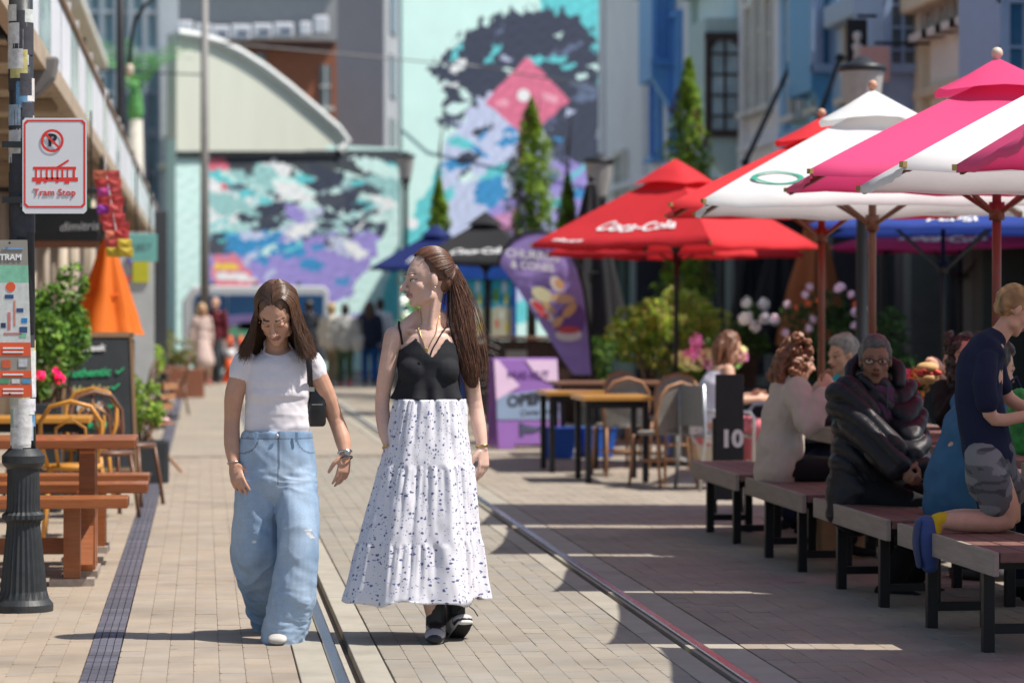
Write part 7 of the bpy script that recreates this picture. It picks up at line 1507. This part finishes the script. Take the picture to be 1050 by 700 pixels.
# kneeling boy on the nearest bench
by = thing('person', 'fair haired boy in navy tee kneeling on the bench, blue clog and yellow sock', 'person', (W3(1035, 500, 12.7).x, 12.7, SEAT)); BY_ = 12.72; B = lambda x, y, d=0.: at(x-14*min(1, max(0, (x-970)/40))*min(1, max(.35, (y-310)/60)), y, BY_+d)
mb = MB(); L = V3((0, 1, 0)); hcb = B(1045, 318); Mb = frame((.80, .10, -.50)); kb = .93
mb.limb([B(1030, 492), B(1030, 462), B(1022, 425), B(1020, 385), B(1024, 358), B(1030, 345)], [(.11, .095), (.115, .10), (.105, .092), (.115, .10), (.10, .07), (.05, .05)], ref=L, n=18); mb.limb([B(1030, 350), B(1038, 332)], [.047, .045]); head_parts(mb, hcb, Mb, kb)
mb.limb([B(1026, 368, -.10), B(1026, 405, -.14), B(1034, 430, -.13), B(1070, 425, -.12)], [.04, .037, .032, .026]); mb.limb([B(1030, 366, .10), B(1048, 408, .14), B(1075, 420, .1)], [.04, .034, .026]); hand_parts(mb, B(1070, 425, -.12), V3((1, 0, 0)), V3((0, -.5, 1)), 1, .6, .8)
kz = SEAT+.052
def bz(x, y, d): q = B(x, y, d); return q
thigh = [B(1028, 478, -.06), B(1040, 505, -.10), V3((B(1046, 525, -.1).x, BY_-.10, kz+.01))]; shin = [thigh[-1], V3((B(1000, 530, -.1).x, BY_-.10, kz)), V3((B(965, 533, -.1).x, BY_-.09, kz+.005))]
mb.limb(thigh+shin[1:], [.075, .068, .052, .048, .033]); mb.limb([B(1032, 478, .08), V3((B(1056, 520).x, BY_+.1, kz+.01)), V3((B(1010, 530).x, BY_+.14, kz)), V3((B(985, 530).x, BY_+.15, kz))], [.075, .055, .045, .034])
fd_ = B(948, 572, -.1); mb.limb([shin[-1], V3((B(952, 545).x, BY_-.09, kz-.05)), V3((B(950, 570).x, BY_-.09, kz-.13))], [.033, .032, .025])
me = remesh(mb, .007, 3); P = coords(me); C = np.tile(np.array(SKC), (len(P), 1)); paint_head(P, C, hcb, Mb, kb, brow=(.2, .13, .07), eyes='down'); setcol(me, C); fit_obj('body', me, m_skin, by)
g = MB(); g.limb([B(1029, 468), B(1021, 428), B(1018, 385), B(1024, 356), B(1028, 348)], [(.135, .12), (.125, .112), (.13, .113), (.115, .09), (.066, .062)], ref=L, n=20); g.limb([B(1026, 368, -.10), B(1024, 392, -.135), B(1027, 412, -.145)], [.053, .056, .056]); g.limb([B(1030, 366, .10), B(1040, 395, .13)], [.053, .054]); gm = remesh(g, .007, 3); displace(gm, .007, (12, 12, 16), 3); fit_obj('tee_shirt', gm, cloth('navy_tee', (.014, .02, .05), .2), by)
g = MB(); g.limb([B(1030, 492), B(1029, 462)], [(.135, .118), (.128, .115)], ref=L); g.limb([B(1024, 470, -.06), B(1031, 494, -.10), B(1036, 512, -.1)], [.095, .09, .088]); g.limb([B(1034, 474, .08), B(1048, 505, .1)], [.09, .085]); gm = remesh(g, .007, 3); displace(gm, .006, (12, 12, 14), 5)
P = coords(gm); f1 = NF(41, (13, 13, 26))(P); f2 = NF(43, (22, 22, 50))(P); C = np.where((f1 > .25)[:, None], np.array((.20, .21, .22)), np.where((f2 > .15)[:, None], np.array((.06, .065, .075)), np.array((.115, .12, .13)))); setcol(gm, C); fit_obj('shorts', gm, mat('camo', None, .85, var=.05, bump=.2, bscale=400), by)
g = MB(); g.limb([shin[-1]+V3((.03, 0, .0)), shin[-1]+V3((-.015, 0, 0)), V3((B(952, 545).x, BY_-.09, kz-.05)), V3((B(951, 562).x, BY_-.09, kz-.10))], [.037, .037, .037, .032]); fit_obj('sock', remesh(g, .006, 2), cloth('yellow_sock', (.62, .42, .02), .3, 300), by)
g = MB(); c0 = V3((B(949, 548).x, BY_-.09, kz-.05)); g.limb([c0+V3((-.02, 0, .035)), c0+V3((-.02, 0, -.02)), c0+V3((-.012, 0, -.09)), c0+V3((-.004, 0, -.145))], [(.046, .050), (.052, .062), (.054, .058), (.044, .040)], ref=(0, 1, 0), n=18); cl = fit_obj('clog', remesh(g, .006, 2), mat('clog_blue', (.03, .07, .22), .55, var=.1), by)
MB().limb([c0+V3((-.058, 0, .05)), c0+V3((-.068, 0, -.04)), c0+V3((-.052, 0, -.15))], [(.044, .012), (.050, .014), (.040, .012)], ref=(0, 1, 0)).build('sole', mat('clog_sole', (.025, .05, .14), .6), by, True, world=True)
for q in range(3):
    for r_ in range(2): MB().ell(c0+V3((.044-.002*q, -.028+.02*r_-.008, -.055-.022*q)), (.006, .006, .006)).build('vent_hole', mat('hole_tan', (.30, .16, .10), .6), by, True, world=True)
hm_ = MB(); k = kb; Eh(hm_, hcb, Mb, (0, -.026, .036), (.079, .090, .094)); Eh(hm_, hcb, Mb, (0, -.06, -.01), (.066, .042, .055)); Eh(hm_, hcb, Mb, (0, .015, .088), (.06, .055, .04)); hair_obj('hair', hm_, hm_bl, by, .006, .005, (60, 60, 60), 9)
pk = thing('backpack', 'green and blue patterned bag hanging behind the boy', 'bag', B(1062, 430, .25)); mb = MB(); mb.limb([(0, 0, -.10), (0, 0, .0), (-.01, 0, .10)], [(.08, .07), (.085, .08), (.06, .05)], ref=(0, 1, 0)); mb.build('sack', mat('pack_green', (.05, .35, .08), .6, var=.8, scale=12), pk, True); MB().tube([(-.05, 0, .1), (-.07, -.02, .17), (-.03, 0, .2), (0, 0, .12)], .01).build('strap', m_navy, pk, True)
# woman in the armchair
p = W3(724, 440, 23.3); J = joints((p.x, 23.3, 0), R(8), 1.0, SEAT, lean=.28, nod=.45, wr=[(p.x+.42, 23.45, .78), (p.x+.40, 23.1, .76)]); tw_ = folk('woman in white vest and pink trousers leaning forward in a metal armchair', J, SKA, cloth('white_vest', (.66, .64, .72)), cloth('pink_trousers', (.55, .16, .19)), m_black, hm_br, .010, sleeve='none', hair_style='bob', build=1.15)
MB().limb([J['head']+J['M']@V3((-.05, .088, .002)), J['head']+J['M']@V3((.05, .088, .002))], [(.014, .006)]*2, ref=(0, 0, 1)).build('sunglasses', mat('glasses_black', (.02, .02, .02), .3), tw_, True, world=True)
# ------------------------------------------------------------------ people down the street
def stand(label, px, py, phi, k, **kw):
    q = gnd(px, py); J = joints((q.x, q.y, 0), phi, k, stride=kw.pop('stride', .1), nod=kw.pop('nod', 0), wr=kw.pop('wr', None)); return folk(label, J, voxel=.014, **kw), J
dn = R(-90); upw = R(90)
stand('blond woman in pale floral dress strolling on the left', 207, 394.5, R(-60), .98, skin=SKA, top=cloth('floral_dress', (.55, .42, .38), .3, 60, var=.4, scale=30), bottom=cloth('floral_dress', (.55, .42, .38)), shoe_c=cloth('coral_shoe', (.60, .22, .18)), hair=hm_yl, hair_style='long', leg='skirt', stride=.12)
stand('bald man in maroon top beside the woman in floral dress', 221, 393, R(-110), 1.06, skin=SKC, top=cloth('maroon', (.13, .02, .03)), bottom=cloth('charcoal', (.05, .055, .065)), shoe_c=m_black, hair=None, build=1.1)
stand('man in dark jacket right of the bowed woman’s head', 317, 394, upw, 1.02, skin=SKA, top=cloth('dark_jacket', (.03, .035, .045)), bottom=m_navy, shoe_c=m_black, hair=hm_dk)
stand('person in a cream jacket among the distant group', 340, 396, R(70), .98, skin=SKA, top=cloth('cream_jacket', (.62, .58, .50)), bottom=cloth('khaki', (.28, .24, .16)), shoe_c=m_shw, hair=hm_yl, puff=.02)
o, J = stand('person in checked grey shirt, green trousers and pink shoes', 354, 397, upw, .97, skin=SKA, top=cloth('check_grey', (.40, .40, .38), .2, 60, var=.5, scale=26), bottom=cloth('green_trousers', (.055, .095, .05)), shoe_c=cloth('pink_shoe', (.65, .10, .16)), hair=hm_dk, puff=.02)
tb = thing('tote_bag', 'pale cloth bag on the shoulder of the checked shirt person', 'bag', J['pel']+V3((.24, -.12, -.02))); MB().limb([(0, 0, -.12), (0, 0, .12)], [(.10, .06), (.13, .05)], ref=(1, 0, 0)).build('sack', cloth('tote', (.45, .45, .42)), tb, True); MB().tube([(-.08, 0, .13), (-.06, .06, .5), (.06, .06, .5), (.08, 0, .13)], .012).build('handle', cloth('tote', (.45, .45, .42)), tb, True)
stand('person in dark top and bright blue jeans with long brown hair', 379, 395, upw, 1.0, skin=SKA, top=cloth('ink_top', (.022, .03, .055)), bottom=cloth('blue_jeans', (.02, .10, .32)), shoe_c=m_navy, hair=hairmat('brown3', (.07, .035, .022), .5), hair_style='long', puff=.015)
stand('person in white shirt partly behind the dark haired one in jeans', 390, 392, upw, 1.04, skin=SKA, top=cloth('white_shirt', (.66, .66, .68)), bottom=cloth('blue_jeans', (.02, .10, .32)), shoe_c=m_navy, hair=hm_dk)
